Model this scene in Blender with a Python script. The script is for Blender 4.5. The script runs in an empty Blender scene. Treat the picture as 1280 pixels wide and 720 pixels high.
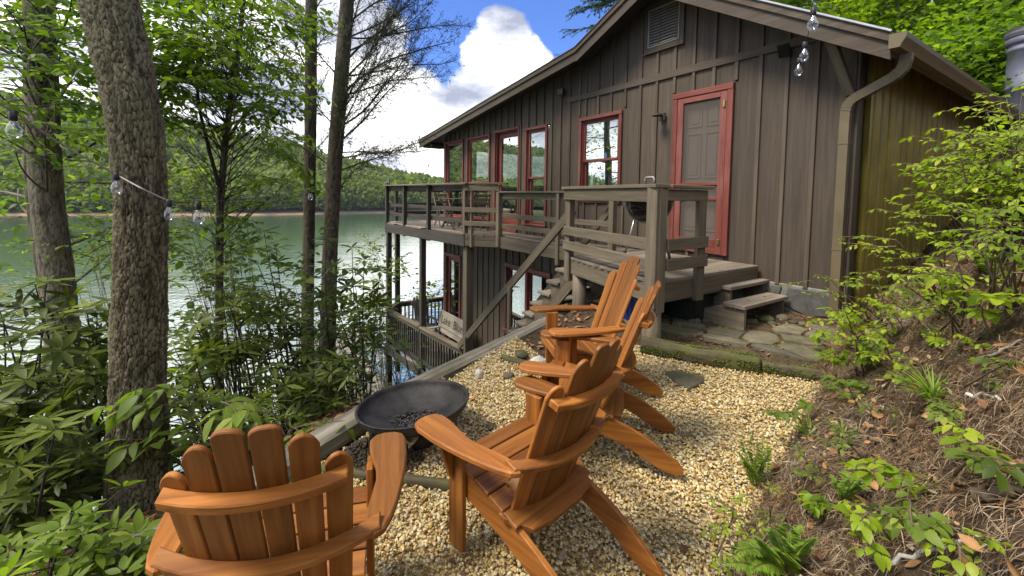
import bpy, math, random
import numpy as np
from mathutils import Vector, Matrix
random.seed(11)
rng = np.random.default_rng(11)
SC = bpy.context.scene
COL = SC.collection
PI = math.pi

# ------------------------------------------------------------------ camera
FPX, PPX, PPY = 547.0, 640.0, 278.0
_p, _r = math.atan(33 / 547.0), 0.0136
CAM = np.array([0, 0, 1.6])
_F = np.array([0, math.cos(_p), -math.sin(_p)])
_R0 = np.array([1.0, 0, 0]); _U0 = np.array([0, math.sin(_p), math.cos(_p)])
_R = math.cos(_r) * _R0 + math.sin(_r) * _U0
_U = -math.sin(_r) * _R0 + math.cos(_r) * _U0
cam = bpy.data.cameras.new('camera'); camo = bpy.data.objects.new('camera', cam); COL.objects.link(camo)
cam.sensor_width = 36; cam.lens = FPX / 1280 * 36; cam.shift_y = -(360 - PPY) / 1280
cam.clip_start = 0.05; cam.clip_end = 4000
camo.matrix_world = Matrix(((_R[0], _U[0], -_F[0], CAM[0]), (_R[1], _U[1], -_F[1], CAM[1]), (_R[2], _U[2], -_F[2], CAM[2]), (0, 0, 0, 1)))
SC.camera = camo

def ray(x, y): return _F + (x - PPX) / FPX * _R - (y - PPY) / FPX * _U
def atY(x, y, Y):
    d = ray(x, y); return CAM + d * Y / d[1]
def atz(x, y, z):
    d = ray(x, y); return CAM + d * (z - CAM[2]) / d[2]
GS = 0.07
def atG(x, y, dz=0):            # on the sloping gravel plane z = GS*(Y-1.8)
    d = ray(x, y); k = (GS * (0 - 1.8) + dz - CAM[2]) / (d[2] - GS * d[1]); return CAM + d * k
def zG(x, y): return GS * (y - 1.8)

# ------------------------------------------------------------------ house frame: t along the gable wall (to the lake), o outward, z up
UL = np.array([-0.56519779, 0.82495543, 0.0]); NL = np.array([0.82495543, 0.56519779, 0.0])
DB = np.array([2.83986551, 5.6, 0.0])
HROT = math.atan2(UL[1], UL[0])
def H(t, o, z=0): return DB + UL * t - NL * o + np.array([0, 0, z])
def toH(P):
    d = np.asarray(P, float) - DB; return float(d @ UL), float(-(d @ NL)), float(P[2])
def wallpx(x, y, off=0.0):
    Q = DB - NL * off; d = ray(x, y); k = ((Q - CAM) @ NL) / (d @ NL); return toH(CAM + d * k)

# ------------------------------------------------------------------ object helpers
ORG = {}
def thing(name, label, cat, loc=(0, 0, 0), rotz=0.0, group=None, org=None):
    o = bpy.data.objects.new(name, None); COL.objects.link(o)
    o.empty_display_size = 0.2
    o.location = loc; o.rotation_euler = (0, 0, rotz)
    o['label'] = label; o['category'] = cat
    if group: o['group'] = group
    ORG[o.name] = np.array(org if org is not None else (0, 0, 0), float)
    return o
def hthing(name, label, cat, tloc, group=None):     # a thing built in house coordinates
    return thing(name, label, cat, tuple(H(*tloc)), HROT, group, tloc)
def wthing(name, label, cat, loc, group=None):      # a thing built in world coordinates
    return thing(name, label, cat, tuple(loc), 0.0, group, loc)
def tag(o, label=None, cat=None, group=None, kind=None):
    if label: o['label'] = label
    if cat: o['category'] = cat
    if group: o['group'] = group
    if kind: o['kind'] = kind
    return o
def kids(o): return [c for c in bpy.data.objects if c.parent == o]
def dup(root, loc, rotz=0.0, label=None, group=None, scale=None):
    r = root.copy(); COL.objects.link(r); r.location = loc; r.rotation_euler = (0, 0, rotz)
    if label: r['label'] = label
    if group: r['group'] = group
    if scale is not None: r.scale = (scale,) * 3
    for ch in list(root.children):
        c = ch.copy(); COL.objects.link(c); c.parent = r
        for g in list(ch.children):
            d = g.copy(); COL.objects.link(d); d.parent = c
    return r

def rotm(ax, a): return np.array(Matrix.Rotation(a, 4, ax))
def trm(x, y, z):
    m = np.eye(4); m[:3, 3] = (x, y, z); return m
def frame(o, ex, ey):
    ex = np.asarray(ex, float); ex = ex / np.linalg.norm(ex)
    ey = np.asarray(ey, float); ey = ey - ex * (ey @ ex); ey = ey / np.linalg.norm(ey)
    m = np.eye(4); m[:3, 0] = ex; m[:3, 1] = ey; m[:3, 2] = np.cross(ex, ey); m[:3, 3] = o; return m

class MB:
    def __init__(s): s.v = []; s.f = []; s.b = []; s.r = []; s.sm = []
    def add(s, V, Fc, B=None, rnd=None, M=None, smooth=False):
        V = np.asarray(V, float)
        if B is None: B = V
        B = np.asarray(B, float) + np.array([random.uniform(-9, 9), random.uniform(-9, 9), random.uniform(-9, 9)])
        if M is not None: V = V @ M[:3, :3].T + M[:3, 3]
        off = len(s.v)
        s.v.extend(V.tolist()); s.b.extend(B.tolist())
        r = random.random() if rnd is None else rnd
        s.r.extend([r] * len(V))
        for f in Fc:
            s.f.append([i + off for i in f]); s.sm.append(smooth)
        return s
    def prism(s, out, th, M=None, bev=0.003, rnd=None, grain=0):
        """outline (ccw, xy) extruded from z=0 to th with chamfered edges; grain runs along x"""
        P = np.asarray(out, float); n = len(P)
        a = np.roll(P, 1, 0); c = np.roll(P, -1, 0)
        e1 = P - a; e2 = c - P
        e1 /= (np.linalg.norm(e1, axis=1)[:, None] + 1e-12); e2 /= (np.linalg.norm(e2, axis=1)[:, None] + 1e-12)
        n1 = np.stack([-e1[:, 1], e1[:, 0]], 1); n2 = np.stack([-e2[:, 1], e2[:, 0]], 1)
        nn = n1 + n2; nn /= np.maximum(np.linalg.norm(nn, axis=1)[:, None], 0.2)
        k = 1 / np.maximum((nn * n1).sum(1), 0.5)
        bev = min(bev, th * 0.4)
        I = P + nn * (bev * k)[:, None]
        V = np.concatenate([np.c_[I, np.zeros(n)], np.c_[P, np.full(n, bev)], np.c_[P, np.full(n, th - bev)], np.c_[I, np.full(n, th)]])
        Fc = [list(range(n))[::-1], list(range(3 * n, 4 * n))]
        for L in range(3):
            for i in range(n):
                j = (i + 1) % n
                Fc.append([L * n + i, L * n + j, (L + 1) * n + j, (L + 1) * n + i])
        B = V if grain == 0 else V[:, [1, 0, 2]]
        return s.add(V, Fc, B, rnd, M)
    def beam(s, p0, p1, w, h, up=(0, 0, 1), bev=0.004, rnd=None, shift=(0, 0)):
        """bar from p0 to p1; w across, h along up"""
        p0 = np.asarray(p0, float); p1 = np.asarray(p1, float); d = p1 - p0; L = np.linalg.norm(d)
        ex = d / L; up = np.asarray(up, float); ez = up - ex * (up @ ex); ez /= np.linalg.norm(ez); ey = np.cross(ez, ex)
        m = np.eye(4); m[:3, 0] = ex; m[:3, 1] = ey; m[:3, 2] = ez
        m[:3, 3] = p0 + ey * shift[0] + ez * (shift[1] - h / 2)
        return s.prism([(0, -w / 2), (L, -w / 2), (L, w / 2), (0, w / 2)], h, m, bev, rnd)
    def box(s, a, b, bev=0.004, rnd=None):
        a = np.minimum(a, b).astype(float); b2 = np.maximum(a, b).astype(float)
        d = b2 - a; c = (a + b2) / 2; k = int(np.argmax(d))
        if k == 0: return s.beam((a[0], c[1], c[2]), (b2[0], c[1], c[2]), d[1], d[2], (0, 0, 1), bev, rnd)
        if k == 1: return s.beam((c[0], a[1], c[2]), (c[0], b2[1], c[2]), d[0], d[2], (0, 0, 1), bev, rnd)
        return s.beam((c[0], c[1], a[2]), (c[0], c[1], b2[2]), d[0], d[1], (0, 1, 0), bev, rnd)
    def tube(s, pts, rad, n=8, caps=True, rnd=None, smooth=True, twist=None):
        P = np.asarray(pts, float); m = len(P)
        R = np.full(m, rad, float) if np.isscalar(rad) else np.asarray(rad, float)
        T = np.gradient(P, axis=0); T /= np.linalg.norm(T, axis=1)[:, None] + 1e-12
        a = np.array([0, 0, 1.0]) if abs(T[0][2]) < 0.9 else np.array([1.0, 0, 0])
        e = np.cross(T[0], a); e /= np.linalg.norm(e)
        th = np.arange(n) * 2 * PI / n
        V = []; B = []; L = 0
        for i in range(m):
            e = e - T[i] * (e @ T[i]); e /= np.linalg.norm(e) + 1e-12; g = np.cross(T[i], e)
            if i: L += np.linalg.norm(P[i] - P[i - 1])
            V.append(P[i] + R[i] * (np.cos(th)[:, None] * e + np.sin(th)[:, None] * g))
            B.append(np.c_[np.full(n, L), R[i] * np.cos(th), R[i] * np.sin(th)])
        Fc = []
        for i in range(m - 1):
            for j in range(n):
                k = (j + 1) % n; Fc.append([i * n + j, i * n + k, (i + 1) * n + k, (i + 1) * n + j])
        if caps: Fc.append(list(range(n))[::-1]); Fc.append([(m - 1) * n + j for j in range(n)])
        return s.add(np.concatenate(V), Fc, np.concatenate(B), rnd, None, smooth)
    def lathe(s, prof, n=24, M=None, rnd=None, smooth=True):
        Q = np.asarray(prof, float); m = len(Q); th = np.arange(n) * 2 * PI / n
        V = np.concatenate([np.c_[q[0] * np.cos(th), q[0] * np.sin(th), np.full(n, q[1])] for q in Q])
        Fc = []
        for i in range(m - 1):
            for j in range(n):
                k = (j + 1) % n; Fc.append([i * n + j, i * n + k, (i + 1) * n + k, (i + 1) * n + j])
        return s.add(V, Fc, None, rnd, M, smooth)
    def quad(s, pts, rnd=None):
        return s.add(pts, [list(range(len(pts)))], None, rnd)

def finish(me, mat):
    if isinstance(mat, (list, tuple)):
        for m in mat: me.materials.append(m)
    elif mat: me.materials.append(mat)
def link(name, me, parent=None):
    o = bpy.data.objects.new(name, me); COL.objects.link(o)
    if parent is not None: o.parent = parent; ORG[o.name] = ORG.get(parent.name, np.zeros(3))
    return o
def obj(name, mb, mat, parent=None, local=False):
    V = np.asarray(mb.v, float)
    if parent is not None and not local: V = V - ORG[parent.name]
    me = bpy.data.meshes.new(name); me.from_pydata(V.tolist(), [], mb.f)
    a = me.attributes.new('bco', 'FLOAT_VECTOR', 'POINT'); a.data.foreach_set('vector', np.asarray(mb.b, np.float32).ravel())
    a = me.attributes.new('rnd', 'FLOAT', 'POINT'); a.data.foreach_set('value', np.asarray(mb.r, np.float32))
    me.polygons.foreach_set('use_smooth', np.asarray(mb.sm, bool))
    me.update(); finish(me, mat)
    return link(name, me, parent)
def fast(name, V, Fq, mat, parent=None, rnd=None, bco=None, smooth=False, local=False):
    """V (n,3), Fq (m,k) arrays -> mesh object"""
    V = np.asarray(V, np.float32); Fq = np.asarray(Fq, np.int32)
    if parent is not None and not local: V = V - ORG[parent.name].astype(np.float32)
    me = bpy.data.meshes.new(name); m, k = Fq.shape
    me.vertices.add(len(V)); me.vertices.foreach_set('co', V.ravel())
    me.loops.add(m * k); me.loops.foreach_set('vertex_index', Fq.ravel())
    me.polygons.add(m); me.polygons.foreach_set('loop_start', np.arange(0, m * k, k, dtype=np.int32))
    try: me.polygons.foreach_set('loop_total', np.full(m, k, np.int32))
    except Exception: pass
    if smooth: me.polygons.foreach_set('use_smooth', np.ones(m, bool))
    me.update(calc_edges=True)
    if rnd is not None:
        a = me.attributes.new('rnd', 'FLOAT', 'POINT'); a.data.foreach_set('value', np.asarray(rnd, np.float32))
    if bco is not None:
        a = me.attributes.new('bco', 'FLOAT_VECTOR', 'POINT'); a.data.foreach_set('vector', np.asarray(bco, np.float32).ravel())
    finish(me, mat)
    return link(name, me, parent)

# ------------------------------------------------------------------ numpy noise
_perm = rng.permutation(512)
def _h(ix, iy, s): 
    n = (ix * 374761393 + iy * 668265263 + s * 974711) & 0x7fffffff
    n = ((n ^ (n >> 13)) * 1274126177) & 0x7fffffff
    return ((n ^ (n >> 16)) & 0xffff) / 65535.0
def vnoise(x, y, s=0):
    x = np.asarray(x, float); y = np.asarray(y, float)
    ix = np.floor(x).astype(np.int64); iy = np.floor(y).astype(np.int64); fx = x - ix; fy = y - iy
    fx = fx * fx * (3 - 2 * fx); fy = fy * fy * (3 - 2 * fy)
    a = _h(ix, iy, s); b = _h(ix + 1, iy, s); c = _h(ix, iy + 1, s); d = _h(ix + 1, iy + 1, s)
    return (a * (1 - fx) + b * fx) * (1 - fy) + (c * (1 - fx) + d * fx) * fy
def fbm(x, y, s=0, o=4):
    v = 0; a = 0.5
    for i in range(o): v = v + a * (vnoise(x, y, s + i) - 0.5); x = x * 2.03; y = y * 2.03; a *= 0.5
    return v
def worley(x, y, px=None, s=0):
    """F1, F2 of a jittered grid; x wraps with period px (integer)"""
    ix = np.floor(x).astype(np.int64); iy = np.floor(y).astype(np.int64)
    F1 = np.full(x.shape, 9.0); F2 = np.full(x.shape, 9.0)
    for dx in (-1, 0, 1):
        for dy in (-1, 0, 1):
            cx = ix + dx; cy = iy + dy; wx = cx % px if px else cx
            d = np.hypot(cx + _h(wx, cy, s + 1) - x, cy + _h(wx, cy, s + 2) - y)
            F2 = np.where(d < F1, F1, np.minimum(F2, d)); F1 = np.minimum(F1, d)
    return F1, F2
# ------------------------------------------------------------------ materials
def new_mat(name):
    m = bpy.data.materials.new(name); m.use_nodes = True; nt = m.node_tree
    for n in list(nt.nodes): nt.nodes.remove(n)
    out = nt.nodes.new('ShaderNodeOutputMaterial')
    return m, nt, out
class N:
    def __init__(s, nt): s.nt = nt
    def __call__(s, typ, **kw):
        n = s.nt.nodes.new('ShaderNode' + typ)
        for k, v in kw.items():
            if k.startswith('i_'): n.inputs[k[2:].replace('_', ' ')].default_value = v
            else: setattr(n, k, v)
        return n
    def l(s, a, b): s.nt.links.new(a, b)
    def ramp(s, fac, stops, interp='LINEAR'):
        r = s.nt.nodes.new('ShaderNodeValToRGB'); cr = r.color_ramp; cr.interpolation = interp
        while len(cr.elements) < len(stops): cr.elements.new(0.5)
        for e, (p, c) in zip(cr.elements, stops): e.position = p; e.color = (*c, 1) if len(c) == 3 else c
        s.l(fac, r.inputs[0]); return r
    def mix(s, fac, a, b, mode='MIX'):
        m = s.nt.nodes.new('ShaderNodeMix'); m.data_type = 'RGBA'; m.blend_type = mode
        for sock, v in ((m.inputs[0], fac), (m.inputs[6], a), (m.inputs[7], b)):
            if isinstance(v, (int, float)): sock.default_value = v
            elif isinstance(v, tuple): sock.default_value = (*v, 1) if len(v) == 3 else v
            else: s.l(v, sock)
        return m.outputs[2]
    def math(s, op, a, b=None):
        m = s.nt.nodes.new('ShaderNodeMath'); m.operation = op
        for i, v in enumerate((a, b)):
            if v is None: continue
            if isinstance(v, (int, float)): m.inputs[i].default_value = v
            else: s.l(v, m.inputs[i])
        return m.outputs[0]
    def attr(s, name): 
        a = s.nt.nodes.new('ShaderNodeAttribute'); a.attribute_name = name; return a
    def noise(s, vec, scale=(1, 1, 1), sc=1.0, det=4, rough=0.6):
        mp = s('Mapping'); mp.inputs['Scale'].default_value = scale; s.l(vec, mp.inputs[0])
        t = s('TexNoise'); t.inputs['Scale'].default_value = sc; t.inputs['Detail'].default_value = det; t.inputs['Roughness'].default_value = rough
        s.l(mp.outputs[0], t.inputs['Vector']); return t.outputs['Fac']

def wood(name, dark, mid, light, rough=0.6, var=0.35, bump=0.25, stain=0.0, stain_c=(0.05, 0.05, 0.04), gs=(1.6, 38, 38), moss=0.0, coat=0.0, spec=0.4):
    m, nt, out = new_mat(name); n = N(nt)
    b = n.attr('bco').outputs['Vector']; r = n.attr('rnd').outputs['Fac']
    g1 = n.noise(b, gs, 1.0, 6, 0.65); g2 = n.noise(b, (0.5, 9, 9), 1.0, 3); big = n.noise(b, (1.2, 3, 3), 1.0, 4)
    f = n.math('ADD', n.math('MULTIPLY', g1, 0.65), n.math('MULTIPLY', g2, 0.45))
    c = n.ramp(f, [(0.32, dark), (0.52, mid), (0.74, light)]).outputs[0]
    c = n.mix(1.0, c, n.ramp(r, [(0, (1 - var,) * 3), (1, (1 + var * 0.55,) * 3)]).outputs[0], 'MULTIPLY')
    if stain:
        sf = n.ramp(big, [(0.5, (0, 0, 0)), (0.68, (stain,) * 3)]).outputs[0]
        c = n.mix(sf, c, stain_c)
    if moss:
        geo = n('NewGeometry'); w = n.noise(geo.outputs['Position'], (3, 3, 3), 1.0, 6, 0.7)
        c = n.mix(n.ramp(w, [(0.48, (0, 0, 0)), (0.62, (moss,) * 3)]).outputs[0], c, (0.085, 0.10, 0.018))
    p = n('BsdfPrincipled'); n.l(c, p.inputs['Base Color'])
    n.l(n.ramp(g1, [(0.3, (rough + 0.1,) * 3), (0.7, (rough - 0.1,) * 3)]).outputs[0], p.inputs['Roughness'])
    p.inputs['Specular IOR Level'].default_value = spec
    if coat: p.inputs['Coat Weight'].default_value = coat; p.inputs['Coat Roughness'].default_value = 0.35
    if bump:
        bp = n('Bump'); bp.inputs['Strength'].default_value = bump; bp.inputs['Distance'].default_value = 0.004
        n.l(f, bp.inputs['Height']); n.l(bp.outputs[0], p.inputs['Normal'])
    n.l(p.outputs[0], out.inputs[0]); return m

def plain(name, c, rough=0.5, metal=0.0, var=0.15, sc=6.0, bump=0.0, spec=0.5, c2=None, bsc=None):
    m, nt, out = new_mat(name); n = N(nt)
    tc = n('TexCoord').outputs['Object']
    f = n.noise(tc, (1, 1, 1), sc, 5, 0.65)
    lo = tuple(x * (1 - var) for x in c); hi = c2 if c2 else tuple(x * (1 + var) for x in c)
    col = n.ramp(f, [(0.3, lo), (0.7, hi)]).outputs[0]
    p = n('BsdfPrincipled'); n.l(col, p.inputs['Base Color'])
    p.inputs['Roughness'].default_value = rough; p.inputs['Metallic'].default_value = metal; p.inputs['Specular IOR Level'].default_value = spec
    if bump:
        f2 = n.noise(tc, (1, 1, 1), bsc or sc * 6, 5, 0.7)
        bp = n('Bump'); bp.inputs['Strength'].default_value = bump; bp.inputs['Distance'].default_value = 0.01
        n.l(f2, bp.inputs['Height']); n.l(bp.outputs[0], p.inputs['Normal'])
    n.l(p.outputs[0], out.inputs[0]); return m

def leafmat(name, stops, trans=0.45, rough=0.45, spec=0.35, tint=1.25):
    m, nt, out = new_mat(name); n = N(nt)
    r = n.attr('rnd').outputs['Fac']
    c = n.ramp(r, stops).outputs[0]
    geo = n('NewGeometry'); w = n.noise(geo.outputs['Position'], (1, 1, 1), 2.2, 3)
    c = n.mix(1.0, c, n.ramp(w, [(0.3, (0.8, 0.8, 0.8)), (0.7, (1.15, 1.15, 1.1))]).outputs[0], 'MULTIPLY')
    p = n('BsdfPrincipled'); n.l(c, p.inputs['Base Color']); p.inputs['Roughness'].default_value = rough; p.inputs['Specular IOR Level'].default_value = spec
    t = n('BsdfTranslucent'); n.l(n.mix(1.0, c, (1.25 * tint, 1.35 * tint, 0.45 * tint), 'MULTIPLY'), t.inputs[0])
    mx = n('MixShader'); mx.inputs[0].default_value = trans
    n.l(p.outputs[0], mx.inputs[1]); n.l(t.outputs[0], mx.inputs[2]); n.l(mx.outputs[0], out.inputs[0]); return m

def rampmat(name, stops, rough=0.7, attr='rnd', spec=0.3, nvar=0.25, nsc=60, interp='LINEAR', bump=0.0):
    m, nt, out = new_mat(name); n = N(nt)
    c = n.ramp(n.attr(attr).outputs['Fac'], stops, interp).outputs[0]
    geo = n('NewGeometry'); w = n.noise(geo.outputs['Position'], (1, 1, 1), nsc, 4, 0.7)
    c = n.mix(1.0, c, n.ramp(w, [(0.3, (1 - nvar,) * 3), (0.7, (1 + nvar * 0.6,) * 3)]).outputs[0], 'MULTIPLY')
    p = n('BsdfPrincipled'); n.l(c, p.inputs['Base Color']); p.inputs['Roughness'].default_value = rough; p.inputs['Specular IOR Level'].default_value = spec
    if bump:
        bp = n('Bump'); bp.inputs['Strength'].default_value = bump; bp.inputs['Distance'].default_value = 0.01
        n.l(w, bp.inputs['Height']); n.l(bp.outputs[0], p.inputs['Normal'])
    n.l(p.outputs[0], out.inputs[0]); return m

def barkmat(name, crack, plate, hi, sx=18, sy=45, bump=0.8, lichen=0.0, dist=0.02):
    m, nt, out = new_mat(name); n = N(nt)
    b = n.attr('bco').outputs['Vector']
    f1 = n.noise(b, (sx, sy, sy), 1.0, 6, 0.7); f2 = n.noise(b, (2, 5, 5), 1.0, 4)
    r = n.attr('rnd').outputs['Fac']
    f = n.math('ADD', n.math('MULTIPLY', f1, 0.32), n.math('MULTIPLY', r, 0.75))
    c = n.ramp(f, [(0.25, crack), (0.5, plate), (0.78, hi)]).outputs[0]
    if lichen:
        c = n.mix(n.ramp(f2, [(0.5, (0, 0, 0)), (0.66, (lichen,) * 3)]).outputs[0], c, (0.13, 0.14, 0.07))
    p = n('BsdfPrincipled'); n.l(c, p.inputs['Base Color']); p.inputs['Roughness'].default_value = 0.85; p.inputs['Specular IOR Level'].default_value = 0.25
    bp = n('Bump'); bp.inputs['Strength'].default_value = bump; bp.inputs['Distance'].default_value = dist
    n.l(f1, bp.inputs['Height']); n.l(bp.outputs[0], p.inputs['Normal'])
    n.l(p.outputs[0], out.inputs[0]); return m

M = {}
M['chair'] = wood('stained_chair_wood', (0.085, 0.025, 0.005), (0.25, 0.088, 0.015), (0.41, 0.172, 0.036), rough=0.55, var=0.42, bump=0.3, gs=(1.6, 30, 30), coat=0.0, spec=0.3, stain=0.4, stain_c=(0.15, 0.065, 0.028))
M['siding'] = wood('brown_siding', (0.050, 0.037, 0.025), (0.076, 0.057, 0.040), (0.112, 0.086, 0.061), rough=0.7, var=0.28, bump=0.4, stain=0.45, stain_c=(0.055, 0.042, 0.031))
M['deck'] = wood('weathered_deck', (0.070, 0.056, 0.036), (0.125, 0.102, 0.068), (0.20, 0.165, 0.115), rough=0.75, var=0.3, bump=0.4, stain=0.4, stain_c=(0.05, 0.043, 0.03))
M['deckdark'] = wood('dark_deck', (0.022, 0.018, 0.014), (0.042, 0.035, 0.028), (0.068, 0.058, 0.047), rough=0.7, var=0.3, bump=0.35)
M['floor'] = wood('deck_floor', (0.10, 0.082, 0.060), (0.18, 0.15, 0.115), (0.29, 0.25, 0.20), rough=0.8, var=0.3, bump=0.4, stain=0.3, stain_c=(0.09, 0.07, 0.05))
M['log'] = wood('round_post', (0.09, 0.07, 0.045), (0.17, 0.135, 0.09), (0.26, 0.21, 0.15), rough=0.8, var=0.1, bump=0.5, gs=(2, 14, 14), stain=0.4)
M['timber'] = wood('grey_timber', (0.07, 0.06, 0.042), (0.19, 0.165, 0.12), (0.36, 0.325, 0.26), rough=0.85, var=0.15, bump=0.7, gs=(1.2, 26, 26), stain=0.7, stain_c=(0.07, 0.065, 0.04), moss=0.3)
M['mosswood'] = wood('mossy_timber', (0.03, 0.024, 0.014), (0.07, 0.055, 0.033), (0.13, 0.10, 0.065), rough=0.9, var=0.1, bump=0.8, moss=0.95)
M['greywood'] = wood('silvered_wood', (0.10, 0.088, 0.07), (0.2, 0.18, 0.145), (0.32, 0.29, 0.24), rough=0.8, var=0.25, bump=0.3)
M['red'] = wood('red_paint', (0.095, 0.019, 0.014), (0.145, 0.033, 0.024), (0.215, 0.068, 0.050), rough=0.55, var=0.18, bump=0.3, stain=0.45, stain_c=(0.27, 0.12, 0.10))
M['black'] = plain('black_plastic', (0.012, 0.012, 0.013), 0.45)
M['enamel'] = plain('black_enamel', (0.008, 0.008, 0.009), 0.12, spec=0.6, var=0.1)
M['iron'] = plain('blackened_iron', (0.016, 0.015, 0.015), 0.6, 0.1, 0.5, 7, 0.35, c2=(0.05, 0.044, 0.04), spec=.35)
M['ash'] = plain('ash', (0.016, 0.015, 0.014), 0.95, 0, 0.6, 30, 0.8, c2=(0.10, 0.095, 0.09))
M['alu'] = plain('aluminium', (0.55, 0.55, 0.56), 0.32, 0.9)
M['brass'] = plain('brass', (0.45, 0.32, 0.12), 0.35, 0.9)
M['brownmetal'] = plain('brown_gutter', (0.115, 0.09, 0.048), 0.4, 0.0, 0.15, 3, spec=0.5)
M['corr'] = plain('olive_brown_metal', (0.22, 0.175, 0.03), 0.42, 0.0, 0.3, 2.5, spec=0.5)
M['roofm'] = plain('brown_metal_roof', (0.10, 0.085, 0.075), 0.5, 0.3, 0.15, 2)
M['white'] = plain('white_trim', (0.75, 0.75, 0.74), 0.5)
M['greydoor'] = plain('grey_door', (0.25, 0.21, 0.18), 0.5, 0, 0.08, 2)
M['louvre'] = plain('louvre_metal', (0.26, 0.25, 0.225), 0.5, 0.2)
M['pipe'] = plain('galvanised_pipe', (0.13, 0.14, 0.185), 0.6, 0.35, 0.25, 4, 0.05)
M['dark'] = plain('interior_dark', (0.018, 0.016, 0.014), 0.9)
M['inside'] = wood('interior_wood', (0.07, 0.04, 0.02), (0.13, 0.08, 0.04), (0.2, 0.13, 0.07), rough=0.6)
M['bluebin'] = plain('blue_plastic', (0.010, 0.022, 0.12), 0.4, 0, 0.15, 3)
M['darkbin'] = plain('dark_green_plastic', (0.008, 0.013, 0.012), 0.5)
M['greenlid'] = plain('lime_plastic', (0.18, 0.32, 0.03), 0.5)
M['cord'] = plain('black_cord', (0.015, 0.015, 0.015), 0.6)
M['mushroom'] = plain('cream_cap', (0.50, 0.40, 0.21), 0.6, 0, 0.25, 25, 0.2)
M['char'] = plain('charred_bark', (0.035, 0.027, 0.018), 0.95, 0, 0.7, 14, 1.0, c2=(0.085, 0.065, 0.042))
M['yellowleaf'] = plain('yellow_leaf', (0.40, 0.28, 0.03), 0.6)

def stonemat(name, a, b, c, moss=0.0, sc=5):
    m, nt, out = new_mat(name); n = N(nt)
    geo = n('NewGeometry'); P = geo.outputs['Position']
    f = n.noise(P, (1, 1, 1), sc, 7, 0.7); g = n.noise(P, (1, 1, 1), sc * 9, 4, 0.7)
    col = n.ramp(n.math('ADD', n.math('MULTIPLY', f, 0.7), n.math('MULTIPLY', g, 0.3)), [(0.33, a), (0.5, b), (0.68, c)]).outputs[0]
    r = n.attr('rnd').outputs['Fac']
    col = n.mix(1.0, col, n.ramp(r, [(0, (0.7, 0.7, 0.72)), (1, (1.25, 1.2, 1.1))]).outputs[0], 'MULTIPLY')
    if moss: col = n.mix(n.ramp(n.noise(P, (1, 1, 1), 4.3, 6, 0.75), [(0.5, (0, 0, 0)), (0.64, (moss,) * 3)]).outputs[0], col, (0.085, 0.10, 0.022))
    p = n('BsdfPrincipled'); n.l(col, p.inputs['Base Color']); p.inputs['Roughness'].default_value = 0.8; p.inputs['Specular IOR Level'].default_value = 0.3
    bp = n('Bump'); bp.inputs['Strength'].default_value = 0.6; bp.inputs['Distance'].default_value = 0.012
    n.l(n.math('ADD', f, n.math('MULTIPLY', g, 0.4)), bp.inputs['Height']); n.l(bp.outputs[0], p.inputs['Normal'])
    n.l(p.outputs[0], out.inputs[0]); return m
M['flag'] = stonemat('flagstone', (0.066, 0.059, 0.040), (0.125, 0.113, 0.080), (0.205, 0.190, 0.145), moss=0.6)
M['wallstone'] = stonemat('foundation_stone', (0.055, 0.055, 0.050), (0.105, 0.103, 0.094), (0.175, 0.17, 0.15))
M['mortar'] = stonemat('mortar', (0.12, 0.12, 0.11), (0.19, 0.19, 0.175), (0.26, 0.26, 0.24), sc=12)
M['palestone'] = stonemat('pale_stone', (0.36, 0.35, 0.31), (0.5, 0.49, 0.45), (0.62, 0.61, 0.57))
M['mossstone'] = stonemat('mossy_stone', (0.035, 0.031, 0.02), (0.075, 0.067, 0.045), (0.14, 0.125, 0.09), moss=0.7)

def glassmat(name, refl=0.55, tint=(0.9, 0.95, 0.95)):
    m, nt, out = new_mat(name); n = N(nt)
    tc = n('TexCoord').outputs['Object']; f = n.noise(tc, (1, 1, 1), 1.3, 2)
    g = n('BsdfGlossy'); g.inputs[0].default_value = (*tint, 1); g.inputs['Roughness'].default_value = 0.008
    bp = n('Bump'); bp.inputs['Strength'].default_value = 0.02; bp.inputs['Distance'].default_value = 0.05; n.l(f, bp.inputs['Height']); n.l(bp.outputs[0], g.inputs['Normal'])
    t = n('BsdfTransparent'); t.inputs[0].default_value = (0.8, 0.85, 0.82, 1)
    mx = n('MixShader'); mx.inputs[0].default_value = refl
    n.l(t.outputs[0], mx.inputs[1]); n.l(g.outputs[0], mx.inputs[2]); n.l(mx.outputs[0], out.inputs[0]); return m
M['glass'] = glassmat('window_glass')
def bulbmat():
    m, nt, out = new_mat('bulb_glass'); n = N(nt)
    fr = n('LayerWeight'); fr.inputs[0].default_value = 0.35
    g = n('BsdfGlossy'); g.inputs[0].default_value = (1, 1, 1, 1); g.inputs['Roughness'].default_value = 0.03
    t = n('BsdfTransparent'); t.inputs[0].default_value = (0.93, 0.95, 0.97, 1)
    mx = n('MixShader'); n.l(n.math('ADD', n.math('MULTIPLY', fr.outputs['Facing'], 0.5), 0.05), mx.inputs[0])
    n.l(t.outputs[0], mx.inputs[1]); n.l(g.outputs[0], mx.inputs[2]); n.l(mx.outputs[0], out.inputs[0]); return m
M['bulb'] = bulbmat()
def screenmat():
    m, nt, out = new_mat('insect_screen'); n = N(nt)
    d = n('BsdfDiffuse'); d.inputs[0].default_value = (0.12, 0.105, 0.092, 1)
    t = n('BsdfTransparent'); mx = n('MixShader'); mx.inputs[0].default_value = 0.58
    n.l(t.outputs[0], mx.inputs[1]); n.l(d.outputs[0], mx.inputs[2]); n.l(mx.outputs[0], out.inputs[0]); return m
M['screen'] = screenmat()
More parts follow.
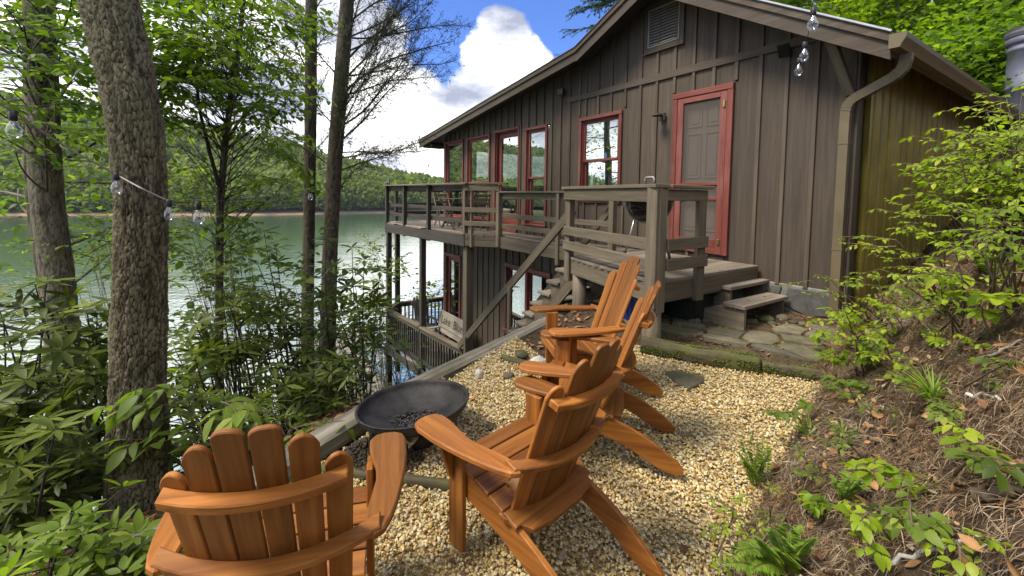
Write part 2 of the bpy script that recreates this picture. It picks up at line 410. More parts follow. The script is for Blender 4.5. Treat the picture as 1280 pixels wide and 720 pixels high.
# ------------------------------------------------------------------ light
SUN_EL, SUN_AZ = math.radians(56), math.radians(-112)      # azimuth from +Y towards +X: high on the left, a little behind the viewer
sun = bpy.data.lights.new('sun', 'SUN'); suno = bpy.data.objects.new('sun', sun); COL.objects.link(suno)
sun.energy = 2.0; sun.angle = math.radians(18); sun.color = (1.0, 0.91, 0.76)
sd = Vector((math.sin(SUN_AZ) * math.cos(SUN_EL), math.cos(SUN_AZ) * math.cos(SUN_EL), math.sin(SUN_EL)))
suno.rotation_euler = (-sd).to_track_quat('-Z', 'Y').to_euler()
suno.location = (-20, 10, 40)

W = bpy.data.worlds.new('World'); SC.world = W; W.use_nodes = True
nt = W.node_tree
for q in list(nt.nodes): nt.nodes.remove(q)
n = N(nt); wo = nt.nodes.new('ShaderNodeOutputWorld')
sky = nt.nodes.new('ShaderNodeTexSky'); sky.sky_type = 'NISHITA'; sky.sun_disc = False
sky.sun_elevation = SUN_EL; sky.sun_rotation = SUN_AZ; sky.altitude = 500; sky.air_density = 1.0; sky.dust_density = 0.6; sky.ozone_density = 3.0
tc = n('TexCoord').outputs['Generated']
sx = n('SeparateXYZ'); n.l(tc, sx.inputs[0])
# cloud deck: direction projected on a high plane, broken up by noise
inv = n.math('DIVIDE', 1.0, n.math('MAXIMUM', n.math('ADD', sx.outputs[2], 0.10), 0.03))
cb = n('CombineXYZ'); n.l(n.math('MULTIPLY', sx.outputs[0], inv), cb.inputs[0]); n.l(n.math('MULTIPLY', sx.outputs[1], inv), cb.inputs[1])
c1 = n.noise(cb.outputs[0], (1, 1, 1), 0.42, 8, 0.58)
c2 = n.noise(tc, (1, 1, 1.5), 7.0, 8, 0.6)
# cumulus heads: puffs round given directions, with noisy edges
def puff(px, py, rad, k=1.0):
    d = ray(px, py); d = d / np.linalg.norm(d)
    v = n('VectorMath'); v.operation = 'DISTANCE'; n.l(tc, v.inputs[0]); v.inputs[1].default_value = tuple(d)
    return n.math('MULTIPLY', n.math('SUBTRACT', 1.0, n.math('DIVIDE', v.outputs['Value'], rad)), k)
pf = None
for a in [(628, 48, .062), (612, 82, .085), (650, 95, .085), (600, 125, .10), (640, 140, .12), (525, 150, .12), (560, 185, .15), (440, 60, .13), (420, 120, .2), (330, 60, .24), (230, 90, .27), (120, 120, .30), (520, 210, .16), (30, 60, .35), (700, 150, .1), (440, 200, .2), (640, 200, .2), (-300, 60, .5), (-1200, -100, .6), (-3500, -400, .7), (-2500, 500, .5)]:
    v = puff(*a); pf = v if pf is None else n.math('MAXIMUM', pf, v)
edge = n.math('ADD', n.math('MULTIPLY', pf, 1.1), n.math('MULTIPLY', n.math('SUBTRACT', c2, 0.5), 1.15))
m1 = n.ramp(edge, [(0.06, (0, 0, 0)), (0.22, (1, 1, 1))]).outputs[0]
hole = n.math('MAXIMUM', puff(590, 10, .42), puff(700, 20, .36))       # the clear patch of blue over the roof
m2 = n.ramp(n.math('SUBTRACT', c1, n.math('MULTIPLY', n.math('MAXIMUM', hole, 0.0), 0.55)), [(0.44, (0, 0, 0)), (0.58, (1, 1, 1))]).outputs[0]
mask = n.math('MAXIMUM', m1, m2)
shade = n.ramp(n.noise(tc, (1, 1, 2.2), 4.0, 6, 0.6), [(0.34, (0.18, 0.20, 0.26)), (0.47, (0.42, 0.43, 0.47)), (0.56, (1.0, 0.985, 0.95))]).outputs[0]
bg1 = n('Background'); bg1.inputs['Strength'].default_value = 0.062
n.l(n.mix(1.0, sky.outputs[0], (0.50, 0.74, 1.25), 'MULTIPLY'), bg1.inputs[0])
bg2 = n('Background'); n.l(shade, bg2.inputs[0]); bg2.inputs['Strength'].default_value = 0.85
ms = n('MixShader'); n.l(mask, ms.inputs[0]); n.l(bg1.outputs[0], ms.inputs[1]); n.l(bg2.outputs[0], ms.inputs[2]); n.l(ms.outputs[0], wo.inputs[0])

# ------------------------------------------------------------------ ground
LINE0 = np.array([-1.11, 2.45]); LINED = np.array([1.53, 2.60]); LINED = LINED / np.linalg.norm(LINED); LINEN = np.array([-LINED[1], LINED[0]])
WATER = -6.4
_f1 = atG(868, 720)[:2]; _f2 = atG(925, 610)[:2]; _f3 = atG(1012, 478)[:2]
FD = (_f3 - _f1) / np.linalg.norm(_f3 - _f1); FN = np.array([FD[1], -FD[0]])
def dleft(x, y): return (x - LINE0[0]) * LINEN[0] + (y - LINE0[1]) * LINEN[1]
def dbank(x, y): return (x - _f1[0]) * FN[0] + (y - _f1[1]) * FN[1]
def smooth(a, b, v):
    t = np.clip((v - a) / (b - a), 0, 1); return t * t * (3 - 2 * t)
def ground(x, y):
    x = np.asarray(x, float); y = np.asarray(y, float)
    d = dleft(x, y)
    th = x * -0.56519779 + (y - 5.6) * 0.82495543 - 2.83986551 * -0.56519779; oh = -((x - 2.83986551) * 0.82495543 + (y - 5.6) * 0.56519779)
    ob = 1.40 + .38 * smooth(-.9, .2, th); terr = smooth(ob + .10, ob - .03, oh) * smooth(1.0, .6, th) * smooth(-2.2, -1.6, th)
    flat = GS * (np.minimum(y, 3.9) - 1.8) - 0.05
    flat = flat * (1 - terr) + terr * np.interp(oh, [0, 1.6], [.315, .185])
    k = 0.75 + 1.9 * smooth(3.2, 6.0, y)
    fall = np.interp(np.maximum(d, 0) , [0, .25, 1, 2, 3.2, 6, 10, 15, 40], [0, .1, .42, 1.1, 2.1, 3.6, 6.3, 8.5, 12]) 
    fall = np.minimum(fall * k, np.interp(np.maximum(d, 0), [0, 3, 6, 10, 15, 40], [2.6, 3.3, 4.4, 7.0, 9, 12]))
    z = flat - fall + 0.10 * fbm(x * 1.3, y * 1.3, 3) * smooth(0.2, 1.5, d)
    s = np.maximum(dbank(x, y), 0)
    bank = np.interp(s, [0, .12, .5, 1.2, 2.5, 5, 12, 40], [0, .08, .50, 1.45, 2.85, 4.4, 7.0, 16])
    z = z + bank + smooth(0.05, 0.6, s) * (0.26 * fbm(x * 1.7, y * 1.7, 7) + 0.20 * fbm(x * 5, y * 5, 9) + .05 * fbm(x * 16, y * 16, 11))
    z = z + 3.2 * np.exp(-((x + 13.2) ** 2 + (y - 10.4) ** 2) / 6.0)      # unseen point of land added for the mirrored trees to stand on
    # behind the camera the yard rolls on
    return z
def gz(x, y): return float(ground(np.array([x]), np.array([y]))[0])

def litter_mat():
    m, nt, out = new_mat('forest_floor'); n = N(nt)
    geo = n('NewGeometry'); P = geo.outputs['Position']
    a = n.noise(P, (1, 1, 1), 9, 8, 0.75); b = n.noise(P, (1, 1, 1), 55, 5, 0.75); c = n.noise(P, (1, 1, 1), 1.7, 5)
    f = n.math('ADD', n.math('MULTIPLY', a, 0.5), n.math('MULTIPLY', b, 0.5))
    col = n.ramp(f, [(0.34, (0.018, 0.012, 0.008)), (0.48, (0.065, 0.042, 0.024)), (0.6, (0.13, 0.088, 0.055)), (0.72, (0.21, 0.16, 0.11))]).outputs[0]
    col = n.mix(n.ramp(c, [(0.55, (0, 0, 0)), (0.7, (0.5, 0.5, 0.5))]).outputs[0], col, (0.03, 0.038, 0.014))
    sx = n('SeparateXYZ'); n.l(P, sx.inputs[0])
    p = n('BsdfPrincipled'); n.l(col, p.inputs['Base Color']); p.inputs['Roughness'].default_value = 0.9; p.inputs['Specular IOR Level'].default_value = 0.2
    bp = n('Bump'); bp.inputs['Strength'].default_value = 0.9; bp.inputs['Distance'].default_value = 0.03; n.l(f, bp.inputs['Height']); n.l(bp.outputs[0], p.inputs['Normal'])
    n.l(p.outputs[0], out.inputs[0]); return m
M['litter'] = litter_mat()
def sheet(name, xs, ys, zf, mat, smooth=True):
    X, Y = np.meshgrid(xs, ys); Z = zf(X, Y); nx, ny = len(xs), len(ys)
    V = np.stack([X.ravel(), Y.ravel(), Z.ravel()], 1)
    i = np.arange(nx - 1)[None, :] + np.arange(ny - 1)[:, None] * nx; i = i.ravel()
    Fq = np.stack([i, i + 1, i + nx + 1, i + nx], 1)
    o = fast(name, V, Fq, mat, smooth=smooth); o['kind'] = 'structure'; return o
def graded(segs):
    out = []
    for a, b, st in segs: out.extend(np.arange(a, b, st).tolist())
    out.append(segs[-1][1]); return np.array(out)
sheet('ground', graded([(-60, -14, 2), (-14, -4, .3), (-4, 4, .06), (4, 10, .15), (10, 60, 1.5)]), graded([(-40, -6, 2), (-6, 0, .4), (0, 6, .06), (6, 16, .2), (16, 70, 2)]), ground, M['litter'])

# gravel bed under the pebbles
def gravel_mat():
    m, nt, out = new_mat('gravel_bed'); n = N(nt)
    P = n('NewGeometry').outputs['Position']
    v = n('TexVoronoi'); v.inputs['Scale'].default_value = 55; n.l(P, v.inputs['Vector'])
    sx = n('SeparateColor'); n.l(v.outputs['Color'], sx.inputs[0])
    col = n.ramp(sx.outputs[0], [(0, (0.16, 0.115, 0.05)), (0.4, (0.36, 0.27, 0.12)), (0.8, (0.5, 0.4, 0.22)), (1, (0.52, 0.48, 0.38))]).outputs[0]
    p = n('BsdfPrincipled'); n.l(col, p.inputs['Base Color']); p.inputs['Roughness'].default_value = 0.85
    bp = n('Bump'); bp.inputs['Strength'].default_value = 1; bp.inputs['Distance'].default_value = 0.015; bp.invert = True; n.l(v.outputs['Distance'], bp.inputs['Height']); n.l(bp.outputs[0], p.inputs['Normal'])
    n.l(p.outputs[0], out.inputs[0]); return m
# patio outline: timber line on the left, moss-edge at the far end, bank foot on the right
TL0 = LINE0 - LINED * 2.6 - LINEN * 0.03; TL1 = LINE0 + LINED * 2.25 - LINEN * 0.03
_e1 = atG(700, 464)[:2]; _e2 = atG(806, 436)[:2]; _e3 = atG(950, 458)[:2]; _e4 = atG(1046, 474)[:2]
PATIO = np.array([TL0, (0.0, 0.3), _f1 - FD * 1.2 + FN * .1, _f1 + FN * .12, _f2 + FN * .14, _f3 + FN * .12, _e4 + (0.1, 0.05), _e3 + (0, .06), _e2 + (0, .08), _e2 + (-.12, .1), _e1, TL1])
def inpoly(x, y, P):
    r = np.zeros(np.shape(x), bool); j = len(P) - 1
    for i in range(len(P)):
        c = ((P[i][1] > y) != (P[j][1] > y)) & (x < (P[j][0] - P[i][0]) * (y - P[i][1]) / (P[j][1] - P[i][1] + 1e-12) + P[i][0]); r ^= c; j = i
    return r
mb = MB(); mb.add([(p[0], p[1], zG(p[0], p[1]) - 0.012) for p in PATIO], [list(range(len(PATIO)))])
o = obj('gravel_bed', mb, gravel_mat()); o['kind'] = 'structure'

# pebbles (uncountable)
def ico(sub):
    import bmesh
    bm = bmesh.new(); bmesh.ops.create_icosphere(bm, subdivisions=sub, radius=1.0)
    V = np.array([v.co[:] for v in bm.verts]); F_ = np.array([[v.index for v in f.verts] for f in bm.faces]); bm.free(); return V, F_
ICO1, ICO2, ICO3 = ico(1), ico(2), ico(3)
def rand_rot(k):
    q = rng.normal(size=(k, 4)); q /= np.linalg.norm(q, axis=1)[:, None]; w, x, y, z = q.T
    return np.stack([np.stack([1 - 2 * (y * y + z * z), 2 * (x * y - z * w), 2 * (x * z + y * w)], 1), np.stack([2 * (x * y + z * w), 1 - 2 * (x * x + z * z), 2 * (y * z - x * w)], 1), np.stack([2 * (x * z - y * w), 2 * (y * z + x * w), 1 - 2 * (x * x + y * y)], 1)], 1)
def pebbles(P, S, base, flat=(1, .8, .55)):
    V0, F0 = base; k = len(P)
    Rm = rand_rot(k)
    sc = S[:, None] * np.array(flat) * rng.uniform(.75, 1.25, (k, 3))
    V = V0[None] * (1 + rng.normal(0, .10, (k, len(V0), 1))) * sc[:, None, :]
    V = np.einsum('kij,kvj->kvi', Rm, V); V[:, :, 2] *= .85
    V = V + P[:, None, :]
    Fq = F0[None] + (np.arange(k) * len(V0))[:, None, None]
    return V.reshape(-1, 3), Fq.reshape(-1, F0.shape[1]), np.repeat(rng.random(k), len(V0))
M['pebble'] = rampmat('pebble', [(0, (0.17, 0.10, 0.028)), (.12, (0.32, 0.205, 0.07)), (.3, (0.45, 0.315, 0.115)), (.5, (0.55, 0.42, 0.18)), (.72, (0.62, 0.51, 0.275)), (.90, (0.62, 0.55, 0.38)), (.95, (0.45, 0.40, 0.30)), (.975, (0.22, 0.18, 0.12)), (1, (0.52, 0.29, 0.10))], rough=0.6, nvar=0.22, nsc=90)
def scatter_gravel(y0, y1, dens, base, smin, smax):
    A = (3.9 * (y1 - y0)); k = int(A * dens)
    x = rng.uniform(-1.5, 2.9, k); y = rng.uniform(y0, y1, k)
    ok = inpoly(x, y, PATIO); x = x[ok]; y = y[ok]
    S = rng.uniform(smin, smax, len(x)) * rng.choice([.75, 1, 1, 1.35], len(x))
    h = 0.010 * fbm(x * 6, y * 6, 21) + 0.02 * fbm(x * 1.4, y * 1.4, 22)
    P = np.stack([x, y, zG(x, y) + h + rng.uniform(-.004, .007, len(x))], 1)
    return pebbles(P, S, base)
parts = [scatter_gravel(1.0, 2.3, 6800, ICO2, .0055, .0098), scatter_gravel(2.3, 3.2, 6000, ICO2, .0058, .0104), scatter_gravel(3.2, 5.3, 5200, ICO1, .0062, .011)]
off = 0; VV = []; FF = []; RR = []
for V, Fq, R_ in parts: VV.append(V); FF.append(Fq + off); RR.append(R_); off += len(V)
o = fast('gravel', np.concatenate(VV), np.concatenate(FF), M['pebble'], rnd=np.concatenate(RR), smooth=True); o['kind'] = 'stuff'; o['label'] = 'tan and cream pea gravel covering the seating area'; o['category'] = 'gravel'

# ------------------------------------------------------------------ lake
def water_mat():
    m, nt, out = new_mat('lake_water'); n = N(nt)
    P = n('NewGeometry').outputs['Position']
    a = n.noise(P, (1, 1, 1), 2.2, 3, 0.55); b = n.noise(P, (0.25, 1, 1), 0.55, 3)
    p = n('BsdfPrincipled'); p.inputs['Base Color'].default_value = (0.045, 0.105, 0.05, 1); p.inputs['Roughness'].default_value = 0.09; p.inputs['IOR'].default_value = 2.0; p.inputs['Specular IOR Level'].default_value = 0.6
    bp = n('Bump'); bp.inputs['Strength'].default_value = 0.40; bp.inputs['Distance'].default_value = 0.06
    n.l(n.math('ADD', a, n.math('MULTIPLY', b, 1.5)), bp.inputs['Height']); n.l(bp.outputs[0], p.inputs['Normal'])
    g = n('BsdfGlossy'); g.inputs[0].default_value = (.96, .98, 1, 1); g.inputs['Roughness'].default_value = .10; n.l(bp.outputs[0], g.inputs['Normal']); mx = n('MixShader'); mx.inputs[0].default_value = .26; n.l(p.outputs[0], mx.inputs[1]); n.l(g.outputs[0], mx.inputs[2])
    n.l(mx.outputs[0], out.inputs[0]); return m
mb = MB(); mb.add([(-500, -200, WATER), (500, -200, WATER), (500, 600, WATER), (-500, 600, WATER)], [[0, 1, 2, 3]])
o = obj('lake_water', mb, water_mat()); o['kind'] = 'structure'

# ------------------------------------------------------------------ far shore
def shore(x): return np.interp(x, [-400, -250, -150, -90, -40, 0, 60, 400], [40, 90, 135, 155, 205, 225, 235, 240])
def hillz(x, y):
    d = y - shore(x) - 6 * fbm(x * .03, y * .02, 40)
    hmax = np.interp(x, [-400, -260, -190, -120, -75, -40, 0, 60, 400], [42, 40, 34, 23, 10, 6, 6, 7, 10])
    z = np.where(d < 0, d * .25, np.where(d < 4, d * .22, .9 + hmax * smooth(2, 105, d)))
    return WATER + z + smooth(5, 40, d) * 7 * fbm(x * .02, y * .02, 41)
def hill_mat():
    m, nt, out = new_mat('far_shore'); n = N(nt)
    P = n('NewGeometry').outputs['Position']; sx = n('SeparateXYZ'); n.l(P, sx.inputs[0])
    c = n.mix(n.ramp(n.math('DIVIDE', n.math('ADD', sx.outputs[2], -WATER), 4.0), [(0.10, (0, 0, 0)), (0.2, (1, 1, 1))]).outputs[0], (0.33, 0.20, 0.12), (0.045, 0.06, 0.02))
    c = n.mix(n.ramp(n.noise(P, (1, 1, 1), .06, 4), [(0.4, (0, 0, 0)), (0.6, (.7, .7, .7))]).outputs[0], c, (0.12, 0.11, 0.07))
    p = n('BsdfPrincipled'); n.l(c, p.inputs['Base Color']); p.inputs['Roughness'].default_value = 0.9
    n.l(p.outputs[0], out.inputs[0]); return m
sheet('far_hills', np.arange(-420, 421, 7), np.concatenate([np.arange(30, 260, 3.5), np.arange(260, 430, 10)]), hillz, hill_mat())
# the wood on the far shore: one mass of crowns, each a cloud of small leaf clumps
M['forest'] = leafmat('far_forest', [(0, (0.055, 0.085, 0.028)), (.35, (0.12, 0.165, 0.045)), (.7, (0.20, 0.25, 0.065)), (1, (0.29, 0.32, 0.09))], trans=0.4, rough=0.8, spec=0.1)
def far_wood():
    X = []; 
    k = 19000; x = rng.uniform(-418, 90, k); d = rng.uniform(3, 120, k) ** 1.0; y = shore(x) + d
    keep = rng.random(k) < np.interp(d, [0, 15, 60, 120], [1, .75, .45, .3]); x = x[keep]; y = y[keep]
    az = x / y; ok = (az > -12) & (az < 0.12) & (y > 36); x = x[ok]; y = y[ok]
    k = len(x); z = hillz(x, y); ht = rng.uniform(7.5, 13.5, k) * np.interp(y - shore(x), [0, 12], [.55, 1]); con = rng.random(k) < .45
    tr = rng.random(k)
    V = []; Fq = []; R_ = []; nq = 70
    u = rng.random((k, nq)); th = rng.uniform(0, 2 * PI, (k, nq)); rr = np.sqrt(rng.uniform(.25, 1, (k, nq)))
    prof = np.where(con[:, None], (1 - u) * .95 + .06, np.sqrt(np.clip(1 - (2 * u - .9) ** 2, .02, 1)))
    rad = ht[:, None] * np.where(con, .24, .36)[:, None] * prof * rr * (1 + .25 * np.sin(3 * th + 9 * tr[:, None]))
    cz = z[:, None] + ht[:, None] * (.18 + .82 * u)
    C = np.stack([x[:, None] + rad * np.cos(th), y[:, None] + rad * np.sin(th), cz], -1).reshape(-1, 3)
    m = len(C); s = np.repeat(ht, nq) * rng.uniform(.05, .11, m)
    Rm = rand_rot(m); a = Rm[:, :, 0] * s[:, None]; b = Rm[:, :, 1] * s[:, None] * .8
    P4 = np.stack([C - a - b * .3, C + b, C + a * 1.1 - b * .2, C - b * .9], 1)
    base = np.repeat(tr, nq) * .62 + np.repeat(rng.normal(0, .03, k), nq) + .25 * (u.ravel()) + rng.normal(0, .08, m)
    return P4.reshape(-1, 3), np.arange(m * 4).reshape(-1, 4), np.repeat(np.clip(base, 0, 1), 4)
V, Fq, R_ = far_wood()
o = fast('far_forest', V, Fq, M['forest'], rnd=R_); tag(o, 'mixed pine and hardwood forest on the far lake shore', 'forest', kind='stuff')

# thin summer air between here and the far shore: one closed box round the whole scene
mb = MB(); X0, X1, Y0, Y1, Z0, Z1 = -440, 440, -60, 440, -60, 95
mb.add([(X0, Y0, Z0), (X1, Y0, Z0), (X1, Y1, Z0), (X0, Y1, Z0), (X0, Y0, Z1), (X1, Y0, Z1), (X1, Y1, Z1), (X0, Y1, Z1)], [[3, 2, 1, 0], [4, 5, 6, 7], [0, 1, 5, 4], [1, 2, 6, 5], [2, 3, 7, 6], [3, 0, 4, 7]])
hm, hnt, hout = new_mat('haze_air'); pv = hnt.nodes.new('ShaderNodeVolumePrincipled'); pv.inputs['Color'].default_value = (.85, .92, 1, 1); pv.inputs['Density'].default_value = .0002; pv.inputs['Anisotropy'].default_value = .2
hnt.links.new(pv.outputs[0], hout.inputs['Volume'])
o = obj('haze', mb, hm); o['kind'] = 'stuff'; o['label'] = 'thin pale haze over the lake'
# ------------------------------------------------------------------ cabin (house coordinates t, o, z)
TR, TLF = -1.23, 8.42                    # right and left corner of the gable wall
RIDGE, RZ = 1.15, 4.70
RPTS = [(-1.61, 3.10), (RIDGE, RZ), (2.55, 4.08), (9.25, 3.19)]     # top of the roof, by t
def rz(t): return float(np.interp(t, [p[0] for p in RPTS], [p[1] for p in RPTS]))
FLOOR = 0.80
cabin = hthing('cabin', 'brown board and batten lake cabin with red trimmed windows and door', 'cabin', (0, 0, 0))
OPEN = {'w1': (7.36, 8.34, 1.0, 3.04), 'w2': (6.02, 7.06, 1.0, 3.02), 'door': (4.80, 5.72, 0.86, 3.05), 'w4': (3.86, 4.48, 1.0, 2.97), 'win': (1.95, 2.83, 1.56, 2.95),
        'sdoor': (0.13, 0.86, 0.86, 3.0), 'lwin': (3.7, 5.18, -1.45, 0.0), 'ldoor': (7.5, 8.3, -2.7, -0.12)}
def zbot(t): return 0.60 if t < 1.6 else -2.85
def spans(t0, t1, top, bot):
    """z intervals of solid wall between t0 and t1"""
    m = (t0 + t1) / 2; cuts = sorted([(a[2], a[3]) for a in OPEN.values() if a[0] - 1e-6 <= m <= a[1] + 1e-6]); z = bot; out = []
    for a, b in cuts:
        if a > z: out.append((z, a))
        z = max(z, b)
    out.append((z, top)); return out
mb = MB()
br = sorted(set([TR, TLF, 1.6, RIDGE, 2.55] + [v for a in OPEN.values() for v in a[:2]]))
def hp(t, o, z): return (t, o, z)
for t0, t1 in zip(br[:-1], br[1:]):
    za, zb_ = rz(t0) - .06, rz(t1) - .06
    sp = spans(t0, t1, 99, zbot((t0 + t1) / 2))
    for a, b in sp:
        q = [(t0, a), (t1, a), (t1, zb_ if b == 99 else b), (t0, za if b == 99 else b)]
        V = [(t, 0, z) for t, z in q] + [(t, -.12, z) for t, z in q]
        mb.add(V, [[3, 2, 1, 0], [4, 5, 6, 7], [0, 1, 5, 4], [1, 2, 6, 5], [2, 3, 7, 6], [3, 0, 4, 7]], [(z, t, o) for t, o, z in V])
# vertical boards: slightly different tones between battens, then the battens
bt = [TR + .05] + [x for x in np.arange(-.86, 2.9, .30)] + [x for x in np.arange(2.9, 8.4, .26)] + [TLF - .04]
BAND = (3.33, 3.43, TR, 3.22)
for i, t in enumerate(bt):
    w = .045
    for a, b in spans(t - w / 2, t + w / 2, rz(t) - .10, zbot(t)):
        if any(abs(t - e) < .13 and a < o_[3] and b > o_[2] for o_ in OPEN.values() for e in o_[:2]):
            # keep clear of the casings: stop above and below the opening
            for o_ in OPEN.values():
                if o_[0] - .13 < t < o_[1] + .13:
                    for c, d in ((a, min(b, o_[2] - .1)), (max(a, o_[3] + .1), b)):
                        if d - c > .15 and not (c < o_[3] and d > o_[2]): mb.box((t - w / 2, .003, c), (t + w / 2, .024, d), .003)
            continue
        if a < BAND[0] and b > BAND[1] and t < BAND[3] - .02:
            mb.box((t - w / 2, .003, a), (t + w / 2, .024, BAND[0]), .003); mb.box((t - w / 2, .003, BAND[1]), (t + w / 2, .024, b), .003)
        else: mb.box((t - w / 2, .003, a), (t + w / 2, .024, b), .003)
wall = obj('wall', mb, M['siding'], cabin)
mb = MB(); mb.box((BAND[2], .003, BAND[0]), (BAND[3], .030, BAND[1]), .004); mb.box((BAND[3] - .05, .003, 1.2), (BAND[3], .032, rz(3.2) - .12)); obj('trim_band', mb, M['siding'], cabin)
for q in (((TR, .003, .40), (TR + .13, .034, rz(TR) - .10)), ((TR - .03, -.12, .40), (TR - .002, .030, rz(TR) - .12)), ((TLF - .05, .003, -2.85), (TLF + .03, .04, rz(TLF) - .1))): mb = MB(); mb.box(*q); obj('corner_board', mb, M['siding'], cabin)
# other walls: corrugated side wall on the right, lake side wall, dark shell so that the rooms are rooms
NB = 5.6
mb = MB(); ks = np.arange(0.12, NB, .008); V = []
for k in ks:
    ph = (k / .235) % 1; dpt = .085 * min(1, max(0, (.5 - abs(ph - .5) - .10) / .07)); V.append((TR - .004 - dpt, -k, .22)); V.append((TR - .004 - dpt, -k, rz(TR) - .10))
mb.add(V, [[2 * i, 2 * i + 2, 2 * i + 3, 2 * i + 1] for i in range(len(ks) - 1)]); mb.add([(TR + .1, -.12, .22), (TR + .1, -NB, .22), (TR + .1, -NB, 3.2), (TR + .1, -.12, 3.2)], [[0, 1, 2, 3]])
obj('corrugated_side_wall', mb, M['corr'], cabin)
mb = MB()
mb.box((TLF - .12, -NB, -2.85), (TLF, -4.2, rz(TLF) - .1)); mb.box((TLF - .12, -.95, -2.85), (TLF, -.12, rz(TLF) - .1)); mb.box((TLF - .12, -4.2, -2.85), (TLF, -.95, 1.0)); mb.box((TLF - .12, -4.2, 2.9), (TLF, -.95, rz(TLF) - .1))
obj('lake_side_wall', mb, M['siding'], cabin)
mb = MB(); mb.box((TR + .12, -NB, -2.85), (TLF - .13, -NB - .12, 2.9)); mb.box((TR + .12, -NB + .02, .62), (TLF - .13, -.13, .74)); mb.box((TR + .12, -NB + .02, 3.12), (TLF - .13, -.13, 3.16)); mb.box((1.5, -NB, -2.8), (TLF - .13, -NB + .1, .6)); mb.box((1.6, -NB + .1, -2.95), (TLF - .13, -.13, -2.8)); mb.box((2.6, -NB + .02, .75), (2.7, -.5, 3.1)); mb.box((1.6, -NB + .1, -2.8), (1.7, -.13, .6))
obj('interior', mb, M['inside'], cabin)
# foundation of fitted stones
mb = MB(); mb.box((TR + .02, -.14, .05), (1.5, .012, .62), .01); fnd = obj('foundation', mb, M['mortar'], cabin)
mb = MB()
for out in [[(-.62, .36), (-.66, .60), (-1.02, .61), (-1.17, .57), (-1.18, .33), (-.9, .28)], [(-.43, .49), (-.50, .60), (-.63, .59), (-.60, .46)], [(-.30, .43), (-.24, .585), (-.47, .60), (-.41, .47), (-.56, .44), (-.59, .34)], [(-.30, .40), (-.57, .31), (-.82, .24), (-.80, .1), (-.25, .1)], [(-.86, .245), (-1.18, .29), (-1.18, .1), (-.84, .1)], [(-.02, .4), (-.02, .57), (-.21, .57), (-.26, .42)], [(.2, .35), (.2, .57), (.01, .57), (.01, .36)]]:
    cx_, cz_ = np.mean([q[0] for q in out]), np.mean([q[1] for q in out]); out = [(cx_ + (t - cx_) * .90, cz_ + (z - cz_) * .90) for t, z in out]
    o2 = [(-t, z) for t, z in out]; a = sum(o2[i][0] * o2[(i + 1) % len(o2)][1] - o2[(i + 1) % len(o2)][0] * o2[i][1] for i in range(len(o2)))
    if a < 0: o2 = o2[::-1]
    m = frame((0, .012, 0), (-1, 0, 0), (0, 0, 1)); mb.prism(o2, .022, m, .012)
obj('stone', mb, M['wallstone'], fnd)

# roof
mb = MB(); O0, O1 = .47, -NB - .5
def roof_sheet(mb, pts, lift, th, o0, o1):
    P = [(t, z + lift) for t, z in pts]; n_ = len(P)
    V = [(t, o0, z) for t, z in P] + [(t, o1, z) for t, z in P] + [(t, o0, z - th) for t, z in P] + [(t, o1, z - th) for t, z in P]
    Fc = []
    for i in range(n_ - 1):
        Fc += [[i, i + 1, n_ + i + 1, n_ + i], [2 * n_ + i + 1, 2 * n_ + i, 3 * n_ + i, 3 * n_ + i + 1], [i + 1, i, 2 * n_ + i, 2 * n_ + i + 1], [n_ + i, n_ + i + 1, 3 * n_ + i + 1, 3 * n_ + i]]
    Fc += [[0, n_, 3 * n_, 2 * n_], [n_ - 1, 3 * n_ - 1, 4 * n_ - 1, 2 * n_ - 1]]
    mb.add(V, Fc)
roof_sheet(mb, RPTS, .012, .012, O0 + .02, O1); roof = obj('roof', mb, M['roofm'], cabin)
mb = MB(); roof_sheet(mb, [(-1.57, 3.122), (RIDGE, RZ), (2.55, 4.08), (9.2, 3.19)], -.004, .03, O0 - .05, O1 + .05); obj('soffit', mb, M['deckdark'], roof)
for (a, b), wdt in (((RPTS[0], RPTS[1]), .23), ((RPTS[1], RPTS[2]), .23), ((RPTS[2], RPTS[3]), .21)):
    mb = MB()
    for o_, w2, off in ((O0 - .018, wdt, 0), (O0 + .008, .075, 0)):
        V = [(a[0], a[1] - .003), (b[0], b[1] - .003), (b[0], b[1] - w2), (a[0], a[1] - w2)]
        V3 = [(t, o_, z) for t, z in V] + [(t, o_ - .03, z) for t, z in V]
        mb.add(V3, [[0, 1, 2, 3], [7, 6, 5, 4], [0, 4, 5, 1], [1, 5, 6, 2], [2, 6, 7, 3], [3, 7, 4, 0]], [(t, z * 1, o) for t, o, z in V3])
    obj('rake_board', mb, M['siding'], roof)
mb = MB(); mb.beam((-1.62, O0 + .024, 3.112), (.2, O0 + .024, rz(.2) + .02), .014, .02); obj('drip_edge', mb, M['alu'], roof)
mb = MB(); mb.box((9.17, -NB - .4, 3.0), (9.2, O0 - .05, 3.17)); mb.box((9.0, -.14, 2.96), (9.05, O0 - .06, 3.10)); mb.box((8.7, -.10, 2.94), (8.78, .3, 3.04)); obj('fascia', mb, M['deck'], roof)
mb = MB(); mb.box((-1.60, -NB - .4, 2.93), (-1.575, O0 - .06, 3.10)); obj('fascia', mb, M['deck'], roof)
